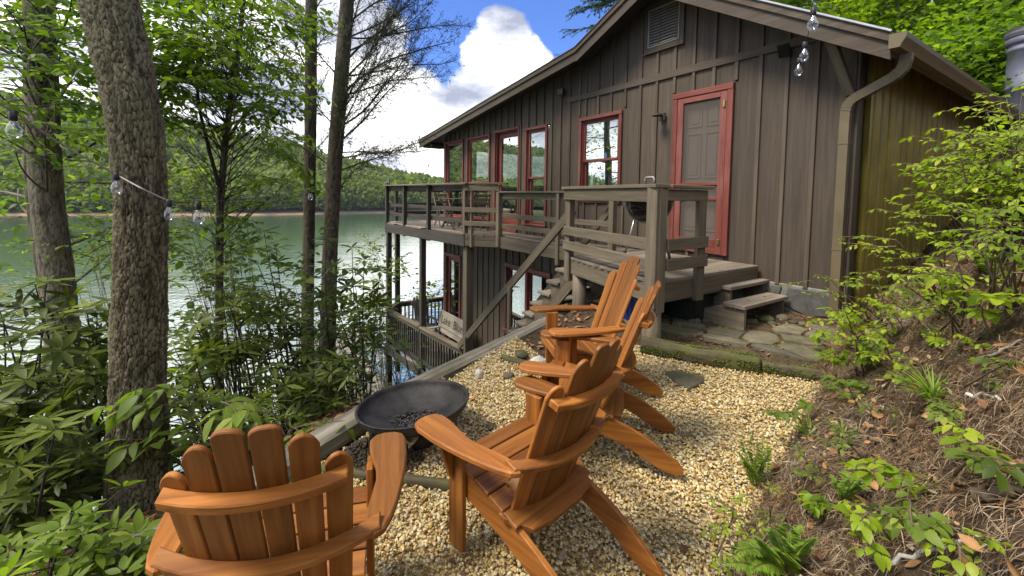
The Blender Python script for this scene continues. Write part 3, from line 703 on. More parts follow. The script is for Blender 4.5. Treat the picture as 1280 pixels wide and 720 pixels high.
# gutter: K profile
prof = [(-1.605, 2.955), (-1.60 - .085, 2.955), (-1.60 - .10, 2.99), (-1.60 - .125, 3.035), (-1.60 - .13, 3.075), (-1.60 - .12, 3.08), (-1.60 - .115, 3.07), (-1.60 - .11, 3.035), (-1.605 - .08, 2.97), (-1.605, 2.97)]
mb = MB(); V = [(t, O0 + .03, z) for t, z in prof] + [(t, -NB - .35, z) for t, z in prof]; k = len(prof)
mb.add(V, [[i, (i + 1) % k, k + (i + 1) % k, k + i] for i in range(k)]); mb.add([(t, O0 + .03, z) for t, z in prof[:6]] + [(-1.605, O0 + .03, 3.08)], [[0, 1, 2, 3, 4, 5, 6]])
mb.add([(t, -NB - .35, z) for t, z in prof[:6]] + [(-1.605, -NB - .35, 3.08)], [[6, 5, 4, 3, 2, 1, 0]])
gut = obj('gutter', mb, M['brownmetal'], cabin)
# downspout: ribbed elbows, rectangular
pth = [(-1.66, .20, 2.96), (-1.655, .19, 2.90), (-1.64, .18, 2.84), (-1.60, .17, 2.795), (-1.54, .155, 2.76), (-1.30, .12, 2.655), (-1.24, .112, 2.625), (-1.20, .108, 2.575), (-1.185, .105, 2.51), (-1.18, .10, 2.40), (-1.18, .10, .32)]
def rectube(mb, P, w, d, ex):
    P = np.asarray(P, float); T = np.gradient(P, axis=0); T /= np.linalg.norm(T, axis=1)[:, None]; V = []
    c = [(-w / 2, -d / 2), (w / 2, -d / 2), (w / 2, d / 2), (-w / 2, d / 2)]
    for p_, t_ in zip(P, T):
        y = np.array(ex, float); y = y - t_ * (y @ t_); y /= np.linalg.norm(y); x = np.cross(y, t_)
        V += [p_ + x * a + y * b for a, b in c]
    mb.add(V, [[4 * i + j, 4 * i + (j + 1) % 4, 4 * i + 4 + (j + 1) % 4, 4 * i + 4 + j] for i in range(len(P) - 1) for j in range(4)] + [[3, 2, 1, 0], [4 * len(P) - 4 + j for j in range(4)]])
mb = MB(); rectube(mb, pth, .085, .07, (0, 1, 0))
for seg in (pth[0:5], pth[5:9]):
    for a, b in zip(seg[:-1], seg[1:]):
        for q in (.25, .75):
            p0 = np.array(a) * (1 - q) + np.array(b) * q; t_ = np.array(b) - np.array(a); t_ /= np.linalg.norm(t_); rectube(mb, [p0 - t_ * .004, p0 + t_ * .004], .094, .079, (0, 1, 0))
rectube(mb, [(-1.18, .10, 2.2), (-1.18, .10, 2.18)], .094, .079, (0, 1, 0)); rectube(mb, [(-1.18, .10, 1.1), (-1.18, .10, 1.08)], .094, .079, (0, 1, 0))
obj('downspout', mb, M['brownmetal'], cabin)
mb = MB(); mb.beam((-1.08, .40, 3.30), (-1.19, .05, 2.70), .085, .085, (0, 1, 0)); mb.box((-1.14, .03, 3.22), (-1.05, .42, 3.30)); obj('knee_brace', mb, M['deck'], cabin)

# openings
def casing(mb, a, w=.085, o0=.003, o1=.036, sill=True):
    t0, t1, z0, z1 = a
    mb.box((t0 - w, o0, z0 - (w if sill else 0)), (t0, o1, z1)); mb.box((t1, o0, z0 - (w if sill else 0)), (t1 + w, o1, z1)); mb.box((t0 - w, o0, z1), (t1 + w, o1 + .006, z1 + w))
    if sill: mb.box((t0, o0, z0 - w), (t1, o1, z0)); mb.box((t0 - w - .02, o0, z0 - .012), (t1 + w + .02, o1 + .03, z0 + .02))
def jamb(mb, a, dep=.11):
    t0, t1, z0, z1 = a
    mb.box((t0, -dep, z0), (t0 + .02, .0, z1)); mb.box((t1 - .02, -dep, z0), (t1, .0, z1)); mb.box((t0 + .02, -dep, z1 - .02), (t1 - .02, .0, z1)); mb.box((t0 + .02, -dep, z0), (t1 - .02, .0, z0 + .02))
def sash(mb, t0, t1, z0, z1, o, w=.045):
    mb.box((t0, o - .02, z0), (t0 + w, o + .02, z1)); mb.box((t1 - w, o - .02, z0), (t1, o + .02, z1)); mb.box((t0 + w, o - .02, z1 - w), (t1 - w, o + .02, z1)); mb.box((t0 + w, o - .02, z0), (t1 - w, o + .02, z0 + w))
def pane(par, t0, t1, z0, z1, o):
    mb = MB(); mb.box((t0, o - .003, z0), (t1, o + .003, z1), .0005); return obj('pane', mb, M['glass'], par)
def double_hung(key, dep=.06, cw=.085, meet=None, name='window'):
    a = OPEN[key]; t0, t1, z0, z1 = a; mb = MB(); casing(mb, a, cw); jamb(mb, a); w = obj(name, mb, M['red'], cabin)
    m = meet if meet else (z0 + z1) / 2; mb = MB(); sash(mb, t0 + .02, t1 - .02, m - .02, z1 - .02, -.035); sash(mb, t0 + .02, t1 - .02, z0 + .02, m + .02, -.075); obj('sash', mb, M['red'], w)
    pane(w, t0 + .06, t1 - .06, m, z1 - .06, -.035); pane(w, t0 + .06, t1 - .06, z0 + .06, m, -.075)
    return w
double_hung('w1', meet=1.9, cw=.045); double_hung('w2', meet=1.93, cw=.05); double_hung('w4', meet=1.98, cw=.055); double_hung('win', meet=2.24, cw=.06)
# glazed deck door, deep set
a = OPEN['door']; mb = MB(); casing(mb, a, .055, sill=False); jamb(mb, a, .12); mb.box((a[0], -.1, a[2] - .06), (a[1], .05, a[2])); dd = obj('door', mb, M['red'], cabin, )
dd['label'] = 'glazed red deck door'
mb = MB(); sash(mb, a[0] + .02, a[1] - .02, a[2] + .01, a[3] - .02, -.09, .11); mb.box((a[0] + .13, -.11, a[2] + .12), (a[1] - .13, -.07, a[2] + .34)); obj('door_leaf', mb, M['red'], dd); pane(dd, a[0] + .12, a[1] - .12, a[2] + .34, a[3] - .12, -.09)
mb = MB(); mb.tube([(a[1] - .08, -.07, 1.85), (a[1] - .08, -.03, 1.85)], .022, 10); obj('handle', mb, M['brass'], dd)
# screen door with a six panel door behind
a = OPEN['sdoor']; t0, t1, z0, z1 = a; mb = MB(); casing(mb, a, .075, sill=False, o1=.045); sd_ = obj('screen_door', mb, M['red'], cabin); sd_['label'] = 'red screen door'
mb = MB(); w = .095
mb.box((t0 + .004, .006, z0 + .005), (t0 + w, .04, z1 - .005)); mb.box((t1 - w, .006, z0 + .005), (t1 - .004, .04, z1 - .005)); mb.box((t0 + w, .006, z1 - .08), (t1 - w, .039, z1 - .005)); mb.box((t0 + w, .006, z0 + .005), (t1 - w, .039, z0 + .20))
mb.box((t0 + w, .006, 1.78), (t1 - w, .039, 1.82)); mb.box((t0 + w, .006, 1.58), (t1 - w, .039, 1.62)); obj('door_leaf', mb, M['red'], sd_)
mb = MB(); mb.add([(t0 + w, .018, z0 + .2), (t1 - w, .018, z0 + .2), (t1 - w, .018, z1 - .08), (t0 + w, .018, z1 - .08)], [[3, 2, 1, 0]]); obj('screen', mb, M['screen'], sd_)
mb = MB(); mb.box((t0 + .0, -.09, z0), (t1, -.055, z1), .002)
ws = t1 - t0
for c0, c1 in ((.16, .46), (.54, .84)):
    for r0, r1 in ((.12, .42), (.50, 1.12), (1.20, 1.85)):
        q0, q1, y0, y1 = t0 + ws * c0, t0 + ws * c1, z1 - r1, z1 - r0
        for b in (((q0, y0), (q0 + .02, y1)), ((q1 - .02, y0), (q1, y1)), ((q0 + .02, y0), (q1 - .02, y0 + .02)), ((q0 + .02, y1 - .02), (q1 - .02, y1))): mb.box((b[0][0], -.054, b[0][1]), (b[1][0], -.042, b[1][1]), .003)
        mb.box((q0 + .05, -.054, y0 + .05), (q1 - .05, -.046, y1 - .05), .004)
dl = obj('panel_door', mb, M['greydoor'], sd_)
mb = MB(); mb.box((t0 + .025, .041, 1.0), (t0 + .055, .06, 1.07)); obj('hinge', mb, M['brass'], sd_); mb = MB(); mb.box((t0 + .02, .046, 2.78), (t0 + .05, .06, 2.87)); obj('hinge', mb, M['brass'], sd_)
mb = MB(); mb.box((t0 - .09, .05, .801), (t1 + .09, -.1, .853)); obj('threshold', mb, M['red'], sd_)
# lower storey
a = OPEN['lwin']; mb = MB(); casing(mb, a, .085); jamb(mb, a); mb.box((4.40, -.1, a[2]), (4.48, .02, a[3])); lw = obj('window', mb, M['red'], cabin); pane(lw, a[0] + .02, 4.40, a[2] + .02, a[3] - .02, -.06); pane(lw, 4.48, a[1] - .02, a[2] + .02, a[3] - .02, -.06); mb = MB(); sash(mb, a[0] + .02, 4.40, a[2] + .02, a[3] - .02, -.06, .04); sash(mb, 4.48, a[1] - .02, a[2] + .02, a[3] - .02, -.06, .04); obj('sash', mb, M['red'], lw)
a = OPEN['ldoor']; mb = MB(); casing(mb, a, .09, sill=False); jamb(mb, a); ld = obj('door', mb, M['red'], cabin); ld['label'] = 'glazed lower door'; pane(ld, a[0] + .1, a[1] - .1, a[2] + .3, a[3] - .1, -.06); mb = MB(); sash(mb, a[0] + .02, a[1] - .02, a[2] + .02, a[3] - .02, -.06, .1); obj('door_leaf', mb, M['red'], ld)
# gable vent
v0, v1, vz0, vz1 = .88, 1.42, 3.84, 4.40
mb = MB(); mb.box((v0 - .07, .004, vz0 - .07), (v0, .032, vz1 + .07)); mb.box((v1, .004, vz0 - .07), (v1 + .07, .032, vz1 + .07)); mb.box((v0, .004, vz1), (v1, .032, vz1 + .07)); mb.box((v0, .004, vz0 - .07), (v1, .032, vz0)); mb.box((v0 - .08, .004, vz0 - .085), (v1 + .08, .05, vz0 - .068))
gv = obj('gable_vent', mb, M['siding'], cabin)
mb = MB(); sash(mb, v0 + .002, v1 - .002, vz0 + .002, vz1 - .002, .02, .018)
for z in np.arange(vz0 + .03, vz1 - .03, .042):
    mb.beam((v0 + .02, .018, z + .018), (v1 - .02, .018, z + .018), .040, .004, (0, .75, .66), .001)
obj('louvre', mb, M['louvre'], gv)
# entrance lamp, flood light, solar panel
def hwall(x, y): t, o, z = wallpx(x, y); return t, z
t, z = hwall(830, 147); lamp = hthing('wall_lamp', 'small dark bracket lamp on the wall left of the red screen door', 'wall lamp', (t, 0, z))
mb = MB(); mb.box((t - .05, .025, z - .05), (t + .05, .05, z + .06)); mb.beam((t, .05, z + .02), (t, .12, z + .03), .03, .03); obj('bracket', mb, M['iron'], lamp)
mb = MB(); mb.lathe([(0, .035), (.03, .032), (.06, .005), (.075, -.015), (.07, -.016), (0, .0)], 16, trm(t, .16, z + .02)); obj('lamp_shade', mb, M['iron'], lamp)
t, z = hwall(707, 118); fl = hthing('flood_light', 'small black flood light high on the wall between the windows', 'flood light', (t, 0, z))
mb = MB(); mb.tube([(t, .03, z - .04), (t, .05, z), (t, .09, z + .02)], .022, 8); obj('bracket', mb, M['black'], fl)
mb = MB(); mb.box((t - .07, .07, z - .02), (t + .07, .14, z + .09), .012); obj('lamp_head', mb, M['black'], fl)
mb = MB(); mb.tube([(t - .02, .03, z - .04), (t - .0, .02, z - .12), (t - .1, .03, z - .2), (t + .1, .05, z - .14)], .006, 5); obj('cable', mb, M['cord'], fl)
t, z = hwall(985, 66); so = hthing('solar_panel', 'small black solar panel fixed to the wall band near the knee brace', 'solar panel', (t, 0, z))
mb = MB(); mb.beam((t, .07, z - .06), (t, .13, z + .07), .13, .015, (0, 1, -.3)); obj('panel', mb, M['enamel'], so)
mb = MB(); mb.tube([(t, .03, z - .02), (t, .07, z - .02)], .02, 8); mb.tube([(t - .0, .09, z - .06), (t - .03, .06, z - .14), (t - .10, .05, z - .13), (t - .16, .05, z - .06)], .004, 5); obj('bracket', mb, M['black'], so)

# ------------------------------------------------------------------ deck on the lake side
DG = ['A', 'B']
A_, B_ = (5.10, 1.13), (9.32, 1.42); E_, F0_ = (4.50, .66), (1.42, .66)
deck = hthing('upper_deck', 'brown timber deck with slatted railing outside the upper windows', 'deck', (5.1, .6, -2.8))
def floorboards(mb, poly, z, th, dirt=0, w=.138, gap=.006, along='t'):
    P = np.array(poly); 
    ax = 1 if along == 't' else 0
    lo, hi = P[:, ax].min(), P[:, ax].max(); y = lo
    while y < hi - .01:
        m_ = min(y + w, hi); c = (y + m_) / 2; xs = []
        for i in range(len(P)):
            a, b = P[i], P[(i + 1) % len(P)]
            if (a[ax] > c) != (b[ax] > c): xs.append(a[1 - ax] + (b[1 - ax] - a[1 - ax]) * (c - a[ax]) / (b[ax] - a[ax]))
        xs.sort()
        for q in range(0, len(xs) - 1, 2):
            if along == 't': mb.box((xs[q], y, z - th), (xs[q + 1], m_ - gap, z), .004)
            else: mb.box((y, xs[q], z - th), (m_ - gap, xs[q + 1], z), .004)
        y += w
poly = [(9.85, .98), (9.32, 1.42), (5.10, 1.13), (4.50, .66), (1.42, .66), (1.42, .05), (8.47, .05), (8.47, -3.5), (9.85, -3.5)]
mb = MB(); floorboards(mb, poly, FLOOR, .035); obj('floor', mb, M['floor'], deck)
def rim(mb, a, b, z0, z1, th=.04): mb.beam((a[0], a[1], (z0 + z1) / 2), (b[0], b[1], (z0 + z1) / 2), th, z1 - z0)
mb = MB(); rim(mb, (A_[0], A_[1] + .02), (B_[0], B_[1] + .02), FLOOR - .27, FLOOR - .037); rim(mb, (9.34, 1.42), (9.87, .98), FLOOR - .27, FLOOR - .037); rim(mb, (9.87, .98), (9.87, -3.5), FLOOR - .27, FLOOR - .037)
for t in np.arange(5.6, 9.2, .6): mb.box((t - .02, .06, FLOOR - .26), (t + .02, 1.1, FLOOR - .04))
obj('fascia', mb, M['deckdark'], deck)
mb = MB(); rim(mb, (A_[0] + .02, A_[1] + .02), (E_[0], E_[1] + .02), FLOOR - .12, FLOOR + .0); rim(mb, (A_[0] + .02, A_[1] + .015), (E_[0], E_[1] + .015), FLOOR - .26, FLOOR - .123); rim(mb, (E_[0], E_[1] + .02), (F0_[0] + .03, F0_[1] + .02), FLOOR - .26, FLOOR - .037); obj('fascia', mb, M['deck'], deck)
def post(par, t, o, z0, z1, w=.09, d=.09, mat='deck'):
    mb = MB(); mb.box((t - w / 2, o - d / 2, z0), (t + w / 2, o + d / 2, z1)); return obj('post', mb, M[mat], par)
def rail(par, a, b, z, h=.09, th=.035, mat='deck', name='rail', z2=None, off=0.0):
    mb = MB(); d = np.array([b[0] - a[0], b[1] - a[1]]); d = d / np.linalg.norm(d); q = np.array([-d[1], d[0]]) * off
    mb.beam((a[0] + q[0], a[1] + q[1], z), (b[0] + q[0], b[1] + q[1], z if z2 is None else z2), th, h); return obj(name, mb, M[mat], par)
CAP = 1.83
def lerp(a, b, q): return (a[0] + (b[0] - a[0]) * q, a[1] + (b[1] - a[1]) * q)
for q in (0.012, .40, .72, .995):
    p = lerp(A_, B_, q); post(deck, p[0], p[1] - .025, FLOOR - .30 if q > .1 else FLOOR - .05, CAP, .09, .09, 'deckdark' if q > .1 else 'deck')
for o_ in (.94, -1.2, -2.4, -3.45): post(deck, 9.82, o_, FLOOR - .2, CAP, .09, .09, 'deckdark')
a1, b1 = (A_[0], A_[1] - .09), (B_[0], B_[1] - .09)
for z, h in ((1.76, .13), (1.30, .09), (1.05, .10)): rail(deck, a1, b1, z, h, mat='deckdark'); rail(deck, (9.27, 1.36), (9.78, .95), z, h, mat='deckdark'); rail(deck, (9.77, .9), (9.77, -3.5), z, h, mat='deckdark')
rail(deck, (A_[0] - .12, A_[1] + .01), (B_[0] + .05, B_[1] - .0), CAP + .018, .035, .15, 'deck', 'rail_cap'); rail(deck, (9.3, 1.38), (9.82, .95), CAP + .019, .035, .15, 'deckdark', 'rail_cap'); rail(deck, (9.81, .97), (9.81, -3.5), CAP + .017, .035, .15, 'deckdark', 'rail_cap')
# short return to the walkway
a2, b2 = (A_[0], A_[1]), (E_[0], E_[1])
p = lerp(a2, b2, .22); post(deck, p[0], p[1] + .03, FLOOR - .28, CAP, .06, .06)
for z, h in ((1.76, .13), (1.30, .10), (1.02, .10)): rail(deck, a2, b2, z, h, mat='deck', off=-.05)
rail(deck, (A_[0] + .05, A_[1] + .03), (E_[0] - .14, E_[1] - .08), CAP + .02, .035, .16, 'deck', 'rail_cap')
WC = 1.66
post(deck, 4.47, .70, FLOOR - .24, WC + .02, .11, .10); post(deck, 2.62, .71, FLOOR - .36, WC, .07, .05)
for z, h in ((WC - .06, .12), (1.20, .09), (.99, .09)): rail(deck, (4.42, .66), (1.5, .66), z, h)
rail(deck, (4.44, .68), (1.45, .68), WC + .017, .034, .13, 'deck', 'rail_cap')
# posts that carry it
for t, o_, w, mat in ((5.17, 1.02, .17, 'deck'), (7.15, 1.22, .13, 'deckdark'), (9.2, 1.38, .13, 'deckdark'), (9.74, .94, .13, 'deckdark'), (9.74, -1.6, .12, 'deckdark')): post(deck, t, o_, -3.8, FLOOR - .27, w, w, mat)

# ------------------------------------------------------------------ lower porch
porch = hthing('lower_porch', 'dark timber porch with baluster railing under the upper deck', 'porch', (7, .6, -2.85))
PZ = -2.72
mb = MB(); floorboards(mb, [(9.85, .98), (9.32, 1.42), (3.4, 1.0), (3.4, .05), (8.47, .05), (8.47, -3.5), (9.85, -3.5)], PZ, .035); obj('floor', mb, M['greywood'], porch)
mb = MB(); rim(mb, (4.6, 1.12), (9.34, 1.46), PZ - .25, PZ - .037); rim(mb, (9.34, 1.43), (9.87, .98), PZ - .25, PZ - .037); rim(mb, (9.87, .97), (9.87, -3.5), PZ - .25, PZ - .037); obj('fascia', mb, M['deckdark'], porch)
for a, b in (((5.17, 1.14), (7.12, 1.28)), ((7.18, 1.28), (9.2, 1.42)), ((9.26, 1.36), (9.70, 1.0)), ((9.76, .88), (9.76, -3.4))):
    mb = MB(); mb.beam((a[0], a[1], -1.70), (b[0], b[1], -1.70), .14, .04); mb.beam((a[0], a[1], -1.78), (b[0], b[1], -1.78), .04, .09); rl = obj('railing', mb, M['deck'], porch)
    mb = MB(); mb.beam((a[0], a[1], -2.55), (b[0], b[1], -2.55), .04, .09); L = math.hypot(b[0] - a[0], b[1] - a[1])
    for q in np.arange(.06, L, .125):
        p = lerp(a, b, q / L); mb.box((p[0] - .02, p[1] - .02, -2.58), (p[0] + .02, p[1] + .02, -1.80), .003)
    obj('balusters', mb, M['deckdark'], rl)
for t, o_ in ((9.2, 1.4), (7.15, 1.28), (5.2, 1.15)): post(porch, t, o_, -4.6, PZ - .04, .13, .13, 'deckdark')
# ------------------------------------------------------------------ carved bench on the lower porch
def text_mesh(name, txt, size, M4, mat, parent, depth=.004):
    cu = bpy.data.curves.new(name, 'FONT'); cu.body = txt; cu.size = size; cu.extrude = depth; cu.align_x = 'LEFT'; cu.offset = size * .012
    ob = bpy.data.objects.new(name, cu); COL.objects.link(ob)
    me = bpy.data.meshes.new_from_object(ob); bpy.data.objects.remove(ob); bpy.data.curves.remove(cu)
    V = np.array([v.co[:] for v in me.vertices]); V = V @ M4[:3, :3].T + M4[:3, 3] - ORG[parent.name]
    me.vertices.foreach_set('co', V.astype(np.float32).ravel()); me.materials.clear(); me.materials.append(mat); me.update()
    return link(name, me, parent)
bo = .34
bn = hthing('carved_bench', 'weathered grey slatted bench with words carved in its back on the lower porch', 'bench', (7.2, bo, PZ))
T0, T1 = 6.35, 8.02
mb = MB(); mb.beam((T0, bo, PZ + .92), (T1, bo, PZ + .92), .035, .44, (0, -.16, 1)); mb.beam((T0 + .05, bo + .03, PZ + .62), (T1 - .05, bo + .03, PZ + .62), .03, .12, (0, -.16, 1)); back = obj('backrest', mb, M['greywood'], bn)
mt = frame((T1 - .13, bo + .030, PZ + .82), (-1, 0, 0), (0, -.16, 1)); text_mesh('lettering', 'Lake  Blue', .30, mt, M['black'], back)
mb = MB()
for k in range(5): mb.box((T0, bo + .06 + k * .095, PZ + .42), (T1, bo + .145 + k * .095, PZ + .447))
obj('seat', mb, M['greywood'], bn)
for t in (T0 + .06, T1 - .06):
    mb = MB(); mb.box((t - .03, bo + .42, PZ), (t + .03, bo + .49, PZ + .66)); obj('leg', mb, M['greywood'], bn)
    mb = MB(); mb.beam((t, bo + .06, PZ), (t, bo - .02, PZ + 1.1), .06, .07, (0, 1, 0)); obj('leg', mb, M['greywood'], bn)
    mb = MB(); mb.box((t - .06, bo - .0, PZ + .66), (t + .06, bo + .53, PZ + .69)); obj('armrest', mb, M['greywood'], bn)
# rocking chair beyond it
rk = hthing('rocking_chair', 'grey wooden rocking chair at the far end of the lower porch', 'rocking chair', (8.95, .45, PZ))
t, o = 8.95, .40; z = PZ
mb = MB()
for k in range(5): mb.beam((t + .20, o - .2 + k * .09, z + .42), (t + .42, o - .22 + k * .095, z + 1.22 + .05 * math.sin((k + .5) / 5 * PI)), .08, .02, (1, 0, 0))
mb.beam((t + .23, o - .26, z + .55), (t + .23, o + .24, z + .55), .03, .07); mb.beam((t + .38, o - .28, z + 1.08), (t + .38, o + .26, z + 1.08), .03, .07); obj('backrest', mb, M['greywood'], rk)
mb = MB()
for k in range(5): mb.box((t - .28 + k * .095, o - .25, z + .42), (t - .195 + k * .095, o + .25, z + .445))
obj('seat', mb, M['greywood'], rk)
for s in (-1, 1):
    mb = MB(); mb.box((t - .30, o + s * .28 - .06, z + .62), (t + .26, o + s * .28 + .06, z + .645)); obj('armrest', mb, M['greywood'], rk)
    mb = MB(); mb.box((t - .26, o + s * .26 - .025, z + .06), (t - .2, o + s * .26 + .025, z + .62)); obj('leg', mb, M['greywood'], rk)
    mb = MB(); mb.tube([(t - .4 + k * .1, o + s * .26, z + .02 + .10 * ((k - 4.5) / 5) ** 2) for k in range(11)], .022, 6); obj('rocker', mb, M['greywood'], rk)

# ------------------------------------------------------------------ folding table and chairs on the upper deck
def xlegs(mb, t, o, w, d, z, h, th=.025):
    for s in (-1, 1):
        mb.beam((t - w / 2, o + s * d / 2, z), (t + w / 2, o + s * d / 2, z + h), th, .045); mb.beam((t + w / 2, o + s * (d / 2 - .03), z), (t - w / 2, o + s * (d / 2 - .03), z + h), th, .045)
ft = hthing('folding_table', 'small wooden folding table with crossed legs on the upper deck', 'table', (6.5, .6, FLOOR))
mb = MB()
for k in range(8): mb.box((6.05 + k * .11, .32, FLOOR + .70), (6.15 + k * .11, .92, FLOOR + .725))
obj('tabletop', mb, M['deck'], ft); mb = MB(); xlegs(mb, 6.5, .62, .7, .5, FLOOR, .70); obj('leg', mb, M['deckdark'], ft)
def fold_chair(t, o, lab, sgn):
    c = hthing('folding_chair', lab, 'chair', (t, o, FLOOR), 'folding chairs on the upper deck')
    mb = MB()
    for k in range(5): mb.box((t - .2 + k * .082, o - .22, FLOOR + .43), (t - .13 + k * .082, o + .22, FLOOR + .45))
    obj('seat', mb, M['deck'], c); mb = MB()
    for k in range(3): mb.beam((t + sgn * (.19 + .02 * k), o - .22, FLOOR + .62 + k * .09), (t + sgn * (.19 + .02 * k), o + .22, FLOOR + .62 + k * .09), .02, .06)
    obj('backrest', mb, M['deck'], c)
    mb = MB()
    for s in (-1, 1): mb.beam((t - sgn * .2, o + s * .2, FLOOR), (t + sgn * .25, o + s * .2, FLOOR + .86), .02, .04); mb.beam((t + sgn * .2, o + s * .18, FLOOR), (t - sgn * .18, o + s * .18, FLOOR + .43), .02, .04)
    obj('leg', mb, M['deck'], c)
fold_chair(7.35, .55, 'folding wooden chair beyond the folding table on the upper deck', 1)
fold_chair(5.68, .52, 'folding wooden chair on the near side of the folding table', -1)

# ------------------------------------------------------------------ landing by the screen door
land = hthing('landing', 'small brown timber landing with slatted railing outside the screen door', 'landing', (.5, 1, 0))
LC, LL, LRt = (-.36, 2.02), (1.40, 1.56), (-.36, 1.33)
mb = MB(); floorboards(mb, [(-.36, .05), (-.36, 2.02), (1.40, 1.56), (1.40, .05)], FLOOR, .035, along='o'); obj('floor', mb, M['floor'], land)
mb = MB(); rim(mb, (LC[0], LC[1] - .03), (LL[0], LL[1] - .03), FLOOR - .23, FLOOR - .037); rim(mb, (-.34, 1.98), (-.34, .06), FLOOR - .23, FLOOR - .037); rim(mb, (1.385, 1.52), (1.385, .7), FLOOR - .23, FLOOR - .037); obj('fascia', mb, M['deck'], land)
post(land, LC[0] + .02, LC[1] + .03, FLOOR - .26, 1.70, .12, .05); post(land, LC[0] - .03, LC[1] - .04, FLOOR - .30, 1.70, .04, .11); post(land, LC[0] + .03, LC[1] - .06, FLOOR, 1.70, .07, .07)
post(land, LRt[0] - .02, LRt[1], FLOOR - .26, 1.66, .05, .13); post(land, LL[0] - .02, LL[1], FLOOR - .33, 1.69, .10, .09); post(land, .62, .72, FLOOR, 1.69, .0801, .09)
mb = MB(); mb.box((1.36, .66, FLOOR), (1.45, .75, 1.69)); obj('post', mb, M['deck'], land)
for z, h in ((1.15, .115), (.955, .115)):
    rail(land, (LC[0] - .01, LC[1] + .055 - .03), (LL[0] + .04, LL[1] + .04), z, h, .036, off=.0); rail(land, (LC[0] - .055, LC[1] - .1), (LRt[0] - .055, LRt[1] - .07), z, h, .036)
rail(land, (LC[0] + .0, LC[1] + .03), (LL[0] + .05, LL[1] + .03), 1.63, .14, .036); rail(land, (LC[0] - .03, LC[1] - .07), (LRt[0] - .03, LRt[1] - .07), 1.63, .11, .036)
rail(land, (LC[0] - .06, LC[1] + .0), (LL[0] + .07, LL[1] - .02), 1.715, .035, .17, name='rail_cap'); rail(land, (LC[0] - .01, LC[1] - .10), (LRt[0] - .01, LRt[1] - .12), 1.713, .034, .17, name='rail_cap')
for t, o_ in ((1.22, 1.50), (-.22, 1.86), (1.2, .3)):
    mb = MB(); g = gz(*H(t, o_)[:2]); mb.tube([(t, o_, min(g, 0) - .5), (t, o_, .2), (t + .01, o_, FLOOR - .23)], [.098, .095, .092], 18); obj('pole', mb, M['log'], land)

# ------------------------------------------------------------------ steps down to the flagstones
st = hthing('entry_steps', 'two broad wooden steps from the landing down to the flagstones', 'steps', (-.5, .6, .25))
mb = MB(); 
for k in range(2): mb.box((-.36 - .0, .02, .605 + 0), (-.36, .0, .6)) if False else None
mb.box((-.63, .0, .60), (-.375, .44, .64)); mb.box((-.63, .0, .60), (-.375, .0, .64)) if False else None
mb = MB(); mb.box((-.335, -.0 + .01, .60), (-.20, .86, .64)); mb.box((-.475 + .0, .01, .60), (-.338, .86, .64)); tr1 = obj('tread', mb, M['floor'], st)
mb = MB(); mb.box((-.60, .08, .46), (-.485, 1.03, .50)); mb.box((-.72, .08, .46), (-.604, 1.03, .50)); obj('tread', mb, M['floor'], st)
mb = MB(); m = frame((0, .83, 0), (1, 0, 0), (0, 0, 1)); mb.prism([(-.45, .44), (-.45, .598), (-.05, .598), (-.05, .30)][::-1] if False else [(-.05, .28), (-.05, .598), (-.45, .598), (-.45, .42)][::-1], .04, m); obj('side_board', mb, M['deck'], st)
mb = MB(); mb.prism([(-.05, .24), (-.05, .3), (-.46, .458), (-.70, .458), (-.70, .22)][::-1], .04, frame((0, 1.0, 0), (1, 0, 0), (0, 0, 1))); obj('side_board', mb, M['deck'], st)
mb = MB(); mb.box((-.70, .12, .2), (-.45, .16, .458)); mb.box((-.45, .04, .3), (-.2, .08, .598)); obj('side_board', mb, M['deck'], st)
mb = MB(); mb.box((-.345, .1, .642), (-.362, 1.1, .80)) if False else None

# ------------------------------------------------------------------ stair down to the lower porch
sr = hthing('outdoor_stair', 'long open timber stair with sloping handrails down to the lower porch', 'stair', (3, 1, PZ))
SL = 1.03; S0t, S0z = 1.57, .77
def sz(t): return S0z - SL * (t - S0t)
nst = 17; rise = (S0z - PZ) / nst; run = rise / SL
for o_, nm in ((1.36, 'stringer'), (.56, 'stringer')):
    mb = MB(); top = []
    for k in range(nst):
        top += [(S0t + k * run, S0z - k * rise - .045), (S0t + k * run, S0z - (k + 1) * rise - .045)]
    P = top + [(S0t + nst * run, S0z - nst * rise - .05), (S0t + (nst - 1) * run - .25, PZ - .04), (S0t, S0z - .48), (S0t - .15, S0z - .34), (S0t - .15, S0z - .045)]
    n_ = len(P); V = [(t, o_, z) for t, z in P] + [(t, o_ - .04, z) for t, z in P]
    # strips between the saw-tooth and the sloping underside
    for k in range(nst):
        t0, t1 = S0t + k * run, S0t + (k + 1) * run; zt = S0z - (k + 1) * rise - .045; zb0, zb1 = sz(t0) - .52, sz(t1) - .52
        q = [(t0, max(zb0, PZ - .04)), (t1, max(zb1, PZ - .04)), (t1, zt), (t0, zt)]
        V = [(t, o_ + .02, z) for t, z in q] + [(t, o_ - .02, z) for t, z in q]
        mb.add(V, [[0, 1, 2, 3], [7, 6, 5, 4], [2, 6, 7, 3], [0, 4, 5, 1], [1, 5, 6, 2], [3, 7, 4, 0]], [(t * .7 - z * .7, z * .7 + t * .7, o) for t, o, z in V], rnd=.5)
    q = [(S0t - .2, sz(S0t) - .33), (S0t, sz(S0t) - .52), (S0t, S0z - .045), (S0t - .2, S0z - .045)]; V = [(t, o_ + .02, z) for t, z in q] + [(t, o_ - .02, z) for t, z in q]
    mb.add(V, [[0, 1, 2, 3], [7, 6, 5, 4], [2, 6, 7, 3], [0, 4, 5, 1]], rnd=.5)
    obj('stringer', mb, M['deck'], sr)
